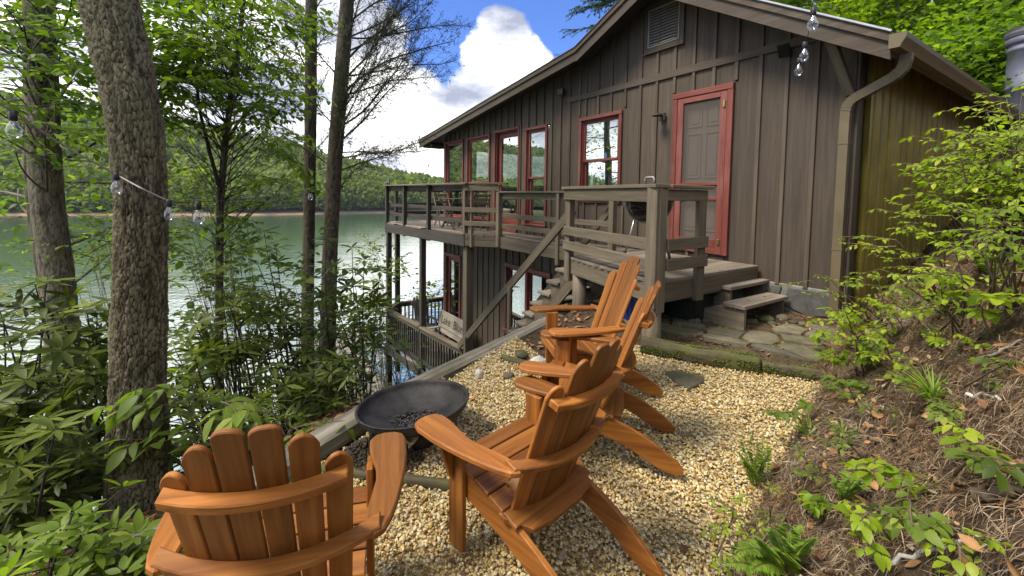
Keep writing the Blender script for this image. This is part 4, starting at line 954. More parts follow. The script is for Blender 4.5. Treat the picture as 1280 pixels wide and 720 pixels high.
for k in range(nst):
    t0 = S0t + k * run; zt = S0z - (k + 1) * rise; mb = MB(); mb.box((t0 - .01, .50, zt - .043), (t0 + run + .06, 1.42, zt)); obj('tread', mb, M['floor'], sr)
mb = MB(); mb.beam((1.44, 1.44, 1.43), (5.12, 1.26, -1.60), .045, .13); obj('handrail', mb, M['deck'], sr)
mb = MB(); mb.beam((1.5, .52, 1.55), (5.0, .52, -2.06), .04, .10); obj('handrail', mb, M['deck'], sr)
def srz(t): return 1.43 + (-1.60 - 1.43) / (5.12 - 1.44) * (t - 1.44)
for t in (3.05, 4.6):
    mb = MB(); mb.box((t - .04, 1.37, max(sz(t) - .5, PZ)), (t + .04, 1.41, srz(t) - .05)); obj('post', mb, M['deck'], sr)
for t in (2.6, 4.0):
    mb = MB(); mb.box((t - .035, .47, max(sz(t) - .4, PZ)), (t + .035, .50, 1.55 - 1.031 * (t - 1.5) - .05)); obj('post', mb, M['deck'], sr)

# ------------------------------------------------------------------ kettle grill on the landing
GX, GO = .46, 1.10
gr = hthing('kettle_grill', 'black round kettle grill on three metal legs standing on the landing', 'grill', (GX, GO, FLOOR))
gz0 = FLOOR + .70
mb = MB(); Rb = .285
mb.lathe([(0.001, gz0 - .22), (.08, gz0 - .215), (.16, gz0 - .18), (.23, gz0 - .11), (.27, gz0 - .03), (Rb, gz0 + .05), (Rb + .008, gz0 + .055), (Rb + .008, gz0 + .065), (Rb - .01, gz0 + .065)], 40, trm(GX, GO, 0)); obj('bowl', mb, M['enamel'], gr)
mb = MB(); mb.lathe([(Rb + .01, gz0 + .063), (Rb + .012, gz0 + .08), (Rb - .01, gz0 + .14), (.22, gz0 + .20), (.14, gz0 + .242), (.06, gz0 + .26), (0.001, gz0 + .262)], 40, trm(GX, GO, 0)); lid = obj('lid', mb, M['enamel'], gr)
mb = MB(); mb.tube([(GX - .06, GO, gz0 + .255), (GX - .065, GO, gz0 + .33), (GX - .05, GO, gz0 + .35), (GX + .05, GO, gz0 + .35), (GX + .065, GO, gz0 + .33), (GX + .06, GO, gz0 + .255)], .013, 8); obj('handle', mb, M['louvre'], lid)
for a in (0.2, 2.3, 4.4):
    c, s = math.cos(a), math.sin(a); mb = MB(); mb.tube([(GX + .18 * c, GO + .18 * s, gz0 - .14), (GX + .31 * c, GO + .31 * s, FLOOR + .06)], .012, 8); lg = obj('leg', mb, M['alu'], gr)
    mb = MB(); mb.tube([(GX + .31 * c, GO + .31 * s, FLOOR + .12), (GX + .325 * c, GO + .325 * s, FLOOR)], .017, 8); obj('leg_cap', mb, M['black'], lg)
mb = MB(); mb.lathe([(.02, FLOOR + .17), (.13, FLOOR + .19), (.14, FLOOR + .21)], 20, trm(GX, GO, 0)); obj('ash_pan', mb, M['alu'], gr)

# ------------------------------------------------------------------ tubs stored under the landing
def tub(lab, t, o, z, w, d, h, mat, lidmat):
    b = hthing('storage_bin', lab, 'storage bin', (t, o, z), 'bins under the landing')
    mb = MB(); n_ = 4
    V = [(t - w * .44, o - d * .44, z), (t + w * .44, o - d * .44, z), (t + w * .44, o + d * .44, z), (t - w * .44, o + d * .44, z), (t - w / 2, o - d / 2, z + h), (t + w / 2, o - d / 2, z + h), (t + w / 2, o + d / 2, z + h), (t - w / 2, o + d / 2, z + h)]
    mb.add(V, [[3, 2, 1, 0], [4, 5, 6, 7], [0, 1, 5, 4], [1, 2, 6, 5], [2, 3, 7, 6], [3, 0, 4, 7]])
    for k in range(5):
        x = t - w * .3 + k * w * .15; mb.beam((x, o + d * .445, z + .03), (x, o + d * .50, z + h - .08), .02, .012, (0, 1, 0))
    obj('body', mb, M[mat], b)
    mb = MB(); mb.box((t - w / 2 - .02, o - d / 2 - .02, z + h), (t + w / 2 + .02, o + d / 2 + .02, z + h + .035), .012); mb.box((t - w * .4, o - d * .4, z + h + .03), (t + w * .4, o + d * .4, z + h + .055), .01); obj('lid', mb, M[lidmat], b)
    mb = MB(); mb.box((t - .07, o + d / 2 + .005, z + h - .05), (t + .07, o + d / 2 + .04, z + h - .01), .008); obj('handle', mb, M['greenlid' if lidmat == 'bluebin' else 'black'], b)
g0 = .10
tub('blue lidded plastic tub behind the near log post under the landing', .28, 1.45, g0, .42, .42, .44, 'bluebin', 'bluebin')
tub('dark plastic tub in the shade under the landing beside the steps', -.02, .95, g0 + .02, .5, .45, .38, 'darkbin', 'darkbin')
# ------------------------------------------------------------------ slatted garden chairs: local X right, Y forward
TILT = math.radians(20.5); BY, BZ = -.36, .235
UPV = np.array([0, -math.sin(TILT), math.cos(TILT)])
def backy(s): return BY + s * UPV[1]
CURV = .95
def make_chair(label):
    c = thing('garden_chair', label, 'chair', (0, 0, 0), 0, 'slatted wooden chairs round the fire bowl')
    # seat
    tops = [(.035, .372), (-.055, .366), (-.145, .348), (-.235, .322), (-.32, .293), (-.40, .268)]
    mb = MB()
    for (y1, z1), (y0, z0) in zip(tops[:-1], tops[1:]):
        d = np.array([y1 - y0, z1 - z0]); L = np.linalg.norm(d) - .006
        m = frame((-.25, y0, z0), (1, 0, 0), (0, d[0], d[1])); mb.prism([(0, 0), (.50, 0), (.50, L), (0, L)], .021, m, .004)
    mb.beam((-.25, .035, .335), (.25, .035, .335), .022, .068); obj('seat', mb, M['chair'], c)
    # side rails that run back to the ground as rear legs
    prof = [(.02, .366), (-.06, .364), (-.15, .346), (-.24, .320), (-.33, .291), (-.42, .262), (-.495, .232), (-.57, .196), (-.64, .153), (-.705, .108), (-.755, .068), (-.785, .034), (-.777, .006), (-.75, 0), (-.70, .003), (-.64, .028), (-.565, .072), (-.49, .112), (-.41, .145), (-.30, .182), (-.18, .215), (-.06, .245), (.02, .258)]
    for s in (-1, 1):
        mb = MB(); m = frame((s * .225 - .0125, 0, 0), (0, 1, 0), (0, 0, 1)); mb.prism(prof, .025, m, .004); obj('rear_leg', mb, M['chair'], c)
        mb = MB(); m = frame((s * .2515 - .0125, -.09, 0), (0, 0, 1), (0, -1, 0)); m = frame((s * .2515 - .0125 * 1, 0, 0), (0, 0, 1), (0, -1, 0))
        mb.prism([(0, -.005), (.532, -.005), (.532, .092), (0, .092)], .025, m, .004); obj('front_leg', mb, M['chair'], c)
        mb = MB(); x0 = s * .2655; m = frame((x0, -.03, .531), (0, 0, -1), (s, 0, 0)); mb.prism([(0, 0), (.20, 0), (.20, .018), (.10, .048), (0, .085)], .023, m, .003); obj('arm_bracket', mb, M['chair'], c)
        arm = [(.243, .08), (.262, .115), (.30, .128), (.345, .125), (.378, .105), (.392, .06), (.393, -.05), (.386, -.14), (.374, -.23), (.358, -.32), (.340, -.39), (.320, -.44), (.292, -.462), (.266, -.45), (.258, -.41), (.260, -.34), (.270, -.27), (.281, -.19), (.277, -.12), (.258, -.05), (.245, .02)]
        arm = [(s * x, y) for x, y in arm]
        if s > 0: arm = arm[::-1]
        mb = MB(); mb.prism([(y, x) for x, y in arm], .026, frame((0, 0, .532), (0, 1, 0), (1, 0, 0)) @ np.diag([1, 1, 1, 1]) , .006) if False else None
        a2 = arm if sum(arm[i][0] * arm[(i + 1) % len(arm)][1] - arm[(i + 1) % len(arm)][0] * arm[i][1] for i in range(len(arm))) > 0 else arm[::-1]
        mb.prism(a2, .026, trm(0, 0, .532), .006, None, 1); obj('armrest', mb, M['chair'], c)
    # barrel back of six boards
    mb = MB()
    for k in range(6):
        q = k - 2.5; L = (.838, .788, .688)[int(abs(q) - .5)]
        xb, xt = q * .071, q * .071 + q * .0125 * L / .8
        b = np.array([xb, BY + CURV * xb * xb, BZ]); t = np.array([xt, BY + CURV * xt * xt, BZ]) + UPV * L
        wb, wt = .0335, .0375
        tang = np.array([1, 2 * CURV * xb, 0]); ex = t - b; Ln = np.linalg.norm(ex)
        sg = 1 if q > 0 else -1
        out = [(0, -wb)]; dep = .017 if abs(q) < 1 else .030
        for v in np.linspace(-1, 1, 15):
            skew = 0 if abs(q) < 1 else .35 * sg * v          # outer boards fall away to the side
            hgt = (1 - abs(v) ** 3.2) * dep - max(0, skew) * .06
            out.append((Ln - dep + hgt, v * wt))
        out.append((0, wb))
        m = frame(b, ex, tang); mb.prism(out, .016, m, .003)
    back = obj('backrest', mb, M['chair'], c)
    def curved(s, hw, depth, th, flat=False, lift=0):
        y0 = backy(s); z = BZ + s * UPV[2] + lift
        xs = np.linspace(-hw, hw, 15); fr = [(x, y0 + CURV * x * x - .003) for x in xs]
        if flat: bk = [(-hw + .0, y0 + CURV * hw * hw - .035), (-hw + .07, y0 - depth + .015), (-.1, y0 - depth), (.1, y0 - depth), (hw - .07, y0 - depth + .015), (hw, y0 + CURV * hw * hw - .035)]
        else: bk = [(x, y0 + CURV * .92 * x * x - depth) for x in xs]
        out = bk + fr[::-1]
        V0 = trm(0, 0, z); m = np.array(Matrix.Translation((0, y0, z)) @ Matrix.Rotation(TILT * .8, 4, 'X') @ Matrix.Translation((0, -y0, 0)))
        mb = MB(); mb.prism(out, th, m, .004, None, 0); return mb
    obj('upper_back_rail', curved(.600, .226, .046, .032), M['chair'], c)
    obj('middle_back_rail', curved(.315, .305, .05, .028), M['chair'], c)
    obj('lower_back_rail', curved(.035, .262, .085, .028, True), M['chair'], c)
    return c
CHAIR0 = make_chair('nearest wooden slatted chair, seen from behind at the bottom edge left of the path of gravel')
def face(fx, fy): return math.atan2(fy, fx) - PI / 2
def put(c, x, y, fx, fy, label=None):
    z = zG(x, y) + .012
    if label is None: c.location = (x, y, z); c.rotation_euler = (0, 0, face(fx, fy)); return c
    return dup(c, (x, y, z), face(fx, fy), label, c['group'], 1.0)
CHAIR0['label'] = 'wooden slatted chair beside the oak trunk, its back to the viewer'
put(CHAIR0, -.805, 1.66, -.25, .97)
CH2 = put(CHAIR0, -.08, 2.08, -.71, .70, 'wooden slatted chair with two dry leaves on its seat')
CH3 = put(CHAIR0, .26, 2.74, -.965, .26, 'wooden slatted chair half hidden behind the chair with dry leaves on its seat')
CH4 = put(CHAIR0, .34, 3.30, -.985, -.17, 'farthest wooden slatted chair, in front of the landing posts')

# ------------------------------------------------------------------ fire bowl
fp = atG(519, 560); FX, FY = -.585, 2.68; FZ = zG(FX, FY)
fire = wthing('fire_bowl', 'wide shallow black iron fire bowl with ashes inside', 'fire bowl', (FX, FY, FZ))
RB, RZm = .345, .235
mt = trm(FX, FY, FZ) @ rotm('Y', math.radians(-5.0)) @ rotm('X', math.radians(-1.5))
prof = [(.001, RZm - .140)] + [(RB * math.sin(a), RZm - .140 * math.cos(a) ** 1.0) for a in np.linspace(.12, PI / 2, 16)] + [(RB + .006, RZm + .004), (RB - .004, RZm + .007)]
prof += [((RB - .012) * math.sin(a), RZm - .130 * math.cos(a)) for a in np.linspace(PI / 2, .1, 14)] + [(.001, RZm - .130)]
mb = MB(); mb.lathe(prof, 64, mt); obj('bowl', mb, M['iron'], fire)
k = 300; a = rng.uniform(0, 2 * PI, k); r = .15 * np.sqrt(rng.random(k)); P = np.stack([r * np.cos(a) * 1.0, r * np.sin(a) * .8, RZm - .122 + r * r * .7 + rng.uniform(0, .012, k)], 1) @ mt[:3, :3].T + mt[:3, 3]
V, Fq, R_ = pebbles(P, rng.uniform(.004, .012, k), ICO1); fast('ashes', V, Fq, M['ash'], fire, rnd=R_)
mb = MB(); mb.lathe([(.10, -.03), (.15, 0), (.16, .06), (.12, .10), (.10, .12)], 20, mt); obj('stand', mb, M['iron'], fire)
P = np.array([[-.09, -.04, RZm - .155]]) @ mt[:3, :3].T + mt[:3, 3]; V, Fq, R_ = pebbles(P, np.array([.024]), ICO2)
o = fast('wood_chunk', V, Fq, M['greywood'], None, rnd=R_, bco=V); tag(o, 'small pale chunk of wood lying on the ashes in the fire bowl', 'wood chunk')
# heap of dark bark under it
k = 900; a = rng.uniform(0, 2 * PI, k); r = np.sqrt(rng.random(k)) ; x = FX - .17 + .25 * r * np.cos(a); y = FY - .20 + .17 * r * np.sin(a); P = np.stack([x, y, zG(x, y) + .135 * (1 - r ** 2) * rng.uniform(.6, 1, k)], 1)
V, Fq, R_ = pebbles(P, rng.uniform(.010, .022, k), ICO1, (1, .6, .35)); o = fast('bark_heap', V, Fq, M['char'], None, rnd=R_); tag(o, 'dark heap of bark crumbs under the fire bowl', 'bark heap', kind='stuff')
# toadstool
tp = atG(512, 572); ts = wthing('mushroom', 'pale mushroom with a torn cap growing in the gravel by the fire bowl', 'mushroom', tp)
mb = MB(); mb.tube([tp + np.array(v) for v in ((0, 0, -.02), (.002, 0, .03), (-.002, 0, .06), (.004, 0, .085))], [.011, .0095, .0095, .013], 10); obj('stem', mb, M['mushroom'], ts)
mb = MB(); n_ = 26; V = []; Fc = []
for i, (rr, zz) in enumerate([(.006, .080), (.028, .088), (.045, .104), (.050, .118), (.044, .116), (.02, .104), (.004, .10)]):
    for j in range(n_):
        q = 2 * PI * j / n_; notch = 1 - .65 * math.exp(-((q - 4.4) / .45) ** 2); V.append(tp + np.array([rr * math.cos(q) * notch * (1 + .1 * math.sin(3 * q)), rr * math.sin(q) * notch, zz + .006 * math.sin(2 * q + 1)]))
for i in range(6):
    for j in range(n_): Fc.append([i * n_ + j, i * n_ + (j + 1) % n_, (i + 1) * n_ + (j + 1) % n_, (i + 1) * n_ + j])
mb.add(V, Fc, smooth=True); obj('cap', mb, M['mushroom'], ts)

# ------------------------------------------------------------------ timbers, logs, stones
def rough_log(name, label, cat, pts, rad, mat, sq=0.0, n_=14, seg=26, group=None):
    P = np.array(pts, float); L = np.r_[0, np.cumsum(np.linalg.norm(np.diff(P, axis=0), axis=1))]; q = np.linspace(0, L[-1], seg)
    Q = np.stack([np.interp(q, L, P[:, i]) for i in range(3)], 1); o = wthing(name, label, cat, Q[0], group)
    T = np.gradient(Q, axis=0); T /= np.linalg.norm(T, axis=1)[:, None]; V = []; B = []
    for i in range(seg):
        s = np.cross(T[i], [0, 0, 1]); s /= np.linalg.norm(s); u = np.cross(s, T[i])
        for j in range(n_):
            a = 2 * PI * j / n_ + PI / n_; c, d = math.cos(a), math.sin(a); k_ = 1 / max(abs(c), abs(d)) if sq else 1; k_ = 1 + (k_ - 1) * sq; k_ = min(k_, 1.34)
            r1 = 1 + .16 * (float(vnoise(q[i] * 6, j * 1.7, 31)) - .5)
            w, h = rad; V.append(Q[i] + s * c * w * k_ * r1 + u * d * h * k_ * r1); B.append((q[i], c * w * k_, d * h * k_))
    mb = MB(); mb.add(V, [[i * n_ + j, i * n_ + (j + 1) % n_, (i + 1) * n_ + (j + 1) % n_, (i + 1) * n_ + j] for i in range(seg - 1) for j in range(n_)] + [list(range(n_))[::-1], [(seg - 1) * n_ + j for j in range(n_)]], B, smooth=True)
    me = obj(name + '_body', mb, mat, o)
    if sq > .8: me.data.polygons.foreach_set('use_smooth', np.zeros(len(me.data.polygons), bool))
    return o, me
def log1(name, label, cat, pts, rad, mat, sq=0.0, group=None, seg=26):
    o, me = rough_log(name, label, cat, pts, rad, mat, sq, 16 if sq else 14, seg)
    # a thing of one mesh: drop the empty
    me.parent = None; me.location = o.location; nm = o.name; lab = {k_: o[k_] for k_ in o.keys()}; bpy.data.objects.remove(o)
    me.name = nm; 
    for k_, v in lab.items(): me[k_] = v
    return me
def P3(x, y, dz): p = atG(x, y, dz); return p
tw = LINEN * .085
p0 = np.array([*(LINE0 - LINED * 2.3 + tw), 0]); p1 = np.array([*(LINE0 + LINED * .62 + tw), 0]); p2 = np.array([*(LINE0 + LINED * 3.25 + tw), 0])
for q in (p0, p1, p2): q[2] = zG(q[0], q[1]) + .035
p2[2] = .055
mid = p1 + (p2 - p1) * .005
log1('edging_timber', 'grey weathered landscape timber running from the fire bowl to the landing', 'timber', [p1 + (p2 - p1) * .003, p2], (.082, .062), M['timber'], .93)
log1('edging_timber', 'grey weathered landscape timber behind the nearest chair, left of the fire bowl', 'timber', [p0, p1 - (p1 - p0) * .003], (.085, .065), M['timber'], .93)
lo = np.array([0, 0, -.135])
log1('edging_timber', 'lower course timber under the long grey edging timber', 'timber', [p0 + lo, p2 + lo], (.085, .066), M['mosswood'], .9)
log1('edging_log', 'thin dark log laid across the gravel in front of the fire bowl', 'log', [P3(402, 586, .005), P3(470, 595, .008), P3(568, 608, .005)], (.028, .026), M['mosswood'], .5)
log1('edging_log', 'thin mossy log at the far end of the gravel by the long timber', 'log', [P3(628, 447, .012), P3(660, 456, .012), P3(706, 465, .012)], (.03, .03), M['mosswood'], .4)
log1('mossy_timber', 'thick moss covered timber edging the flagstones, left piece', 'timber', [P3(802, 432, .05), P3(870, 445, .05), P3(948, 456, .05)], (.075, .085), M['mosswood'], .7, seg=40)
log1('mossy_timber', 'low mossy timber edging the flagstones, right piece towards the bank', 'timber', [P3(951, 459, .03), P3(1000, 466, .03), P3(1048, 474, .03)], (.055, .062), M['mosswood'], .5, seg=30)

# moss cushions growing on the two terrace timbers (uncountable)
M['moss'] = rampmat('moss', [(0, (0.025, 0.030, 0.008)), (.4, (0.055, 0.068, 0.014)), (.75, (0.095, 0.115, 0.020)), (1, (0.15, 0.165, 0.035))], rough=.95, nvar=.4, nsc=120)
def mossy(pts, w, h, k):
    P_ = np.array(pts); L_ = np.linspace(0, 1, len(P_)); u = rng.random(k); c = np.stack([np.interp(u, L_, P_[:, i]) for i in range(3)], 1); d_ = unit(P_[-1] - P_[0]); sd_ = np.cross(d_, [0, 0, 1]); a_ = rng.uniform(-.6, PI + .35, k)
    q = c + sd_ * (np.cos(a_) * w)[:, None] + np.array([0, 0, 1.]) * (np.sin(a_) * h)[:, None]; keep = fbm(u * 14, a_ * 2.2, 91) + .12 * rng.normal(size=k) > .06; q = q[keep]; return pebbles(q, rng.uniform(.003, .010, len(q)), ICO1, (1, 1, .6))
def unit(v): return v / (np.linalg.norm(v, axis=-1, keepdims=True) + 1e-9)
_ma = mossy([P3(802, 432, .05), P3(870, 445, .05), P3(948, 456, .05)], .080, .088, 9000); _mb = mossy([P3(951, 459, .03), P3(1000, 466, .03), P3(1048, 474, .03)], .058, .064, 3000)
o = fast('moss', np.r_[_ma[0], _mb[0]], np.r_[_ma[1], _mb[1] + len(_ma[0])], M['moss'], rnd=np.r_[_ma[2], _mb[2]]); tag(o, 'green moss cushions growing over the terrace timbers', 'moss', kind='stuff')

def stone_slab(label, pts, th, mat, name='flagstone', cat='flagstone', group='flagstones by the steps', z=None):
    """irregular slab from its outline (world xy)"""
    P = np.array(pts, float)[:, :2]; c = P.mean(0)
    if sum(P[i][0] * P[(i + 1) % len(P)][1] - P[(i + 1) % len(P)][0] * P[i][1] for i in range(len(P))) < 0: P = P[::-1]
    Q = []
    for i in range(len(P)):
        a, b = P[i], P[(i + 1) % len(P)]; L = np.linalg.norm(b - a); nn = np.array([-(b - a)[1], (b - a)[0]]) / (L + 1e-9)
        for q in np.arange(0, 1, .25): Q.append(a + (b - a) * q + nn * random.uniform(-.025, .02) * L * (q > 0))
    Q = np.array(Q); zz = np.array([p[2] for p in pts]).mean() if z is None else z
    mb = MB(); n_ = len(Q); rings = [(1.0, -th), (1.0, -.012), (.975, -.003), (.9, 0), (.5, .002)]; V = []
    for k_, dz in rings:
        for p in Q:
            v = c + (p - c) * k_; V.append((v[0], v[1], zz + dz + .006 * (float(vnoise(v[0] * 9, v[1] * 9, 51)) - .5)))
    V.append((c[0], c[1], zz + .002)); Fc = [[r * n_ + j, r * n_ + (j + 1) % n_, (r + 1) * n_ + (j + 1) % n_, (r + 1) * n_ + j] for r in range(len(rings) - 1) for j in range(n_)] + [[(len(rings) - 1) * n_ + j, (len(rings) - 1) * n_ + (j + 1) % n_, len(rings) * n_] for j in range(n_)]
    mb.add(V, Fc, smooth=False); o = wthing(name, label, cat, (c[0], c[1], zz), group); me = obj(name + '_body', mb, mat, o)
    me.parent = None; me.location = o.location; nm = o.name; lab = {k_: o[k_] for k_ in o.keys()}; bpy.data.objects.remove(o); me.name = nm
    for k_, v in lab.items(): me[k_] = v
    return me
def fz(px, py):            # flagstone terrace: rises from the mossy timber to the wall
    for _ in range(1): p = atz(px, py, .22)
    z = .22
    for _ in range(6):
        p = atz(px, py, z); t, o, _z = toH(p); z = np.interp(o, [0, 1.6], [.33, .20])
    return np.array([p[0], p[1], z])
def clip(poly, p, nrm):
    out = []; n_ = len(poly)
    for i in range(n_):
        a, b = poly[i], poly[(i + 1) % n_]; da, db = (a - p) @ nrm, (b - p) @ nrm
        if da <= 0: out.append(a)
        if (da < 0) != (db < 0): out.append(a + (b - a) * da / (da - db))
    return out
r2 = np.random.default_rng(5); SEED = []
for a_ in np.arange(-1.75, 1.2, .40):
    for b_ in np.arange(.25, 1.85, .30): SEED.append(np.array([a_ + r2.uniform(-.16, .16) + .2 * (round(b_ / .3) % 2), b_ + r2.uniform(-.10, .10)]))
TERR = [np.array(v) for v in ((-1.66, .28), (.75, .28), (.75, 1.70), (.1, 1.74), (-.95, 1.36), (-1.66, 1.34))]
def terr_z(o): return float(np.interp(o, [0, 1.6], [.335, .205]))
for a_ in SEED:
    P = TERR
    for b_ in SEED:
        if b_ is a_: continue
        d_ = b_ - a_; L = np.linalg.norm(d_)
        if L > 1.2: continue
        P = clip(P, a_ + d_ * .5 - d_ / L * r2.uniform(.009, .02), d_ / L)
        if len(P) < 3: break
    if len(P) < 3: continue
    c_ = np.mean(P, 0); ar = .5 * abs(sum(P[i][0] * P[(i + 1) % len(P)][1] - P[(i + 1) % len(P)][0] * P[i][1] for i in range(len(P))))
    if ar < .02 or (c_[0] > -.72 and c_[1] < .99 and c_[0] < 0): continue
    W = [H(v[0], v[1], terr_z(c_[1])) for v in P]
    stone_slab('irregular flat flagstone laid in the small terrace below the wooden steps', W, .05, M['flag'], z=terr_z(c_[1]) + r2.uniform(-.006, .008))
# rubble at the back of the terrace
def rock(label, p, s, mat, name='rock', cat='rock', flat=(1, .8, .6), group=None):
    V0, F0 = ICO3; d = V0 / np.linalg.norm(V0, axis=1)[:, None]; sd_ = random.randint(0, 999)
    r = 1 + .28 * (vnoise(d[:, 0] * 1.6 + sd_, d[:, 1] * 1.6 + d[:, 2] * 1.3, sd_) - .5) + .16 * (vnoise(d[:, 0] * 4 + sd_, d[:, 2] * 4 + d[:, 1] * 3, sd_ + 3) - .5)
    V = d * r[:, None] * np.array(flat) * s; a = random.uniform(0, 6.3); V = V @ np.array(Matrix.Rotation(a, 3, 'Z')).T
    V[:, 2] += flat[2] * s * .35
    o = fast(name, V, F0, mat, None, rnd=np.full(len(V), random.random()), bco=V, smooth=False); o.location = tuple(p); tag(o, label, cat, group); return o
stone_slab('flat mossy paving stone lying alone in the gravel', [atG(827, 462, .02), atG(853, 460, .02), atG(880, 470, .02), atG(880, 477, .02), atG(862, 486, .02), atG(845, 478, .02)], .03, M['mossstone'], 'paving_stone', 'stone', None)
rock('grey angular rock on the gravel beside the long timber', atG(598, 470), .045, M['palestone'], flat=(.9, .7, 1))
rock('flat olive stone in the gravel left of the middle chair arms', atG(636, 470), .05, M['mossstone'], flat=(1.2, .8, .35))
rock('large white rounded stone behind the thin mossy log', atz(697, 455, zG(.3, 4.1) + .0), .105, M['palestone'], flat=(1.2, .8, .5))
rock('smaller white rounded stone behind the thin mossy log', atz(672, 453, zG(.1, 4.2)), .075, M['palestone'], flat=(1.2, .8, .5))
rock('sandy brown stone on the mulch beyond the thin mossy log', atz(652, 444, zG(.1, 4.3)), .07, M['mossstone'], flat=(1.2, .8, .4))
rock('dark flat stone in the gravel behind the fire bowl', atG(613, 533), .04, M['mossstone'], flat=(1.2, .8, .3))
RUB = [(885, 401, .07), (905, 399, .05), (868, 402, .08), (940, 402, .06), (958, 399, .08), (978, 397, .07), (850, 405, .06), (838, 409, .055), (966, 404, .05), (922, 401, .05), (992, 402, .05), (900, 409, .04)]
RL = ['mossy rubble stone in the dark gap under the lower step', 'small rubble stone below the lower step front', 'rubble stone left of the lower step', 'rubble stone under the right half of the lower step', 'largest rubble stone under the lower step end', 'rubble stone against the foundation wall by the step', 'rubble stone at the shaded left end of the terrace', 'small rubble stone nearest the log post', 'mossy pebble in front of the rubble under the step', 'rubble stone at the front corner of the lower step', 'rubble stone between the wall and the broad flagstone', 'small stone on the soil between the two left flagstones']
for (x, y, s), lab in zip(RUB, RL): rock(lab, fz(x, y) - np.array([0, 0, .02]), s, M['mossstone'], name='rubble_stone', cat='stone', group='rubble stones below the steps')

# ------------------------------------------------------------------ fallen leaves one can count
def leaf_shape(L, Wd, curl, lobes=0):
    n_ = 9; V = []; 
    for i in range(n_):
        u = i / (n_ - 1); w = Wd * math.sin(PI * u ** .8) ** .8 * (1 + (.35 * math.sin(u * PI * 5) if lobes else 0)); y = u * L; zc = curl * math.sin(u * PI) 
        V += [(-w, y, zc + .5 * w * (1 + curl * 20 * (i % 2) * .1)), (0, y, zc - .002), (w, y, zc + .35 * w)]
    Fc = []
    for i in range(n_ - 1):
        a = 3 * i; Fc += [[a, a + 1, a + 4, a + 3], [a + 1, a + 2, a + 5, a + 4]]
    return np.array(V), Fc
M['dryleaf'] = rampmat('dry_leaf', [(0, (0.10, 0.045, 0.02)), (.3, (0.22, 0.11, 0.045)), (.6, (0.34, 0.18, 0.07)), (.85, (0.42, 0.28, 0.14)), (1, (0.30, 0.24, 0.17))], rough=0.65, nvar=.35, nsc=40)
def dry_leaf(label, p, L, a, group=None, tilt=.15):
    V, Fc = leaf_shape(L, L * .34, L * .15, 1); R3 = np.array(Matrix.Rotation(a, 3, 'Z') @ Matrix.Rotation(tilt, 3, 'X')); mb = MB(); mb.add(V @ R3.T, Fc, smooth=True)
    o = obj('dry_leaf', mb, M['dryleaf']); o.location = tuple(p); tag(o, label, 'leaf', group); return o
mw = np.array(Matrix.Translation((-.08, 2.08, zG(-.08, 2.08) + .012)) @ Matrix.Rotation(face(-.71, .70), 4, 'Z'))
def onchair(x, y, z): return (mw @ np.array([x, y, z, 1]))[:3]
dry_leaf('larger brown dry leaf on the seat of the chair, at the back', onchair(-.14, -.30, .318), .09, .5)
dry_leaf('smaller brown dry leaf on the seat, against the back boards', onchair(-.05, -.33, .31), .06, 2.2)
GL = [(860, 545), (905, 560), (660, 440), (640, 437), (548, 476), (745, 690), (872, 600), (935, 520), (800, 560), (588, 500), (625, 448), (470, 600), (560, 700), (850, 690), (700, 700), (915, 480), (780, 470), (890, 505)]
for i, (x, y) in enumerate(GL):
    dry_leaf('small brown dry leaf lying flat on the gravel', atG(x, y, .016), random.uniform(.035, .06), random.uniform(0, 6), 'dry leaves on the gravel', random.uniform(-.1, .2))
SLF = [('tread', 913, 350, .642), ('tread', 905, 348, .642), ('tread', 935, 375, .502), ('tread', 958, 371, .502), ('l', 900, 338, .802), ('l', 748, 322, .802), ('l', 790, 330, .802), ('l', 870, 335, .802)]
for _, x, y, z in SLF: dry_leaf('small yellow leaf dropped on the boards of the landing or steps', atz(x, y, z), .035, random.uniform(0, 6), 'leaves on landing and steps', .05)
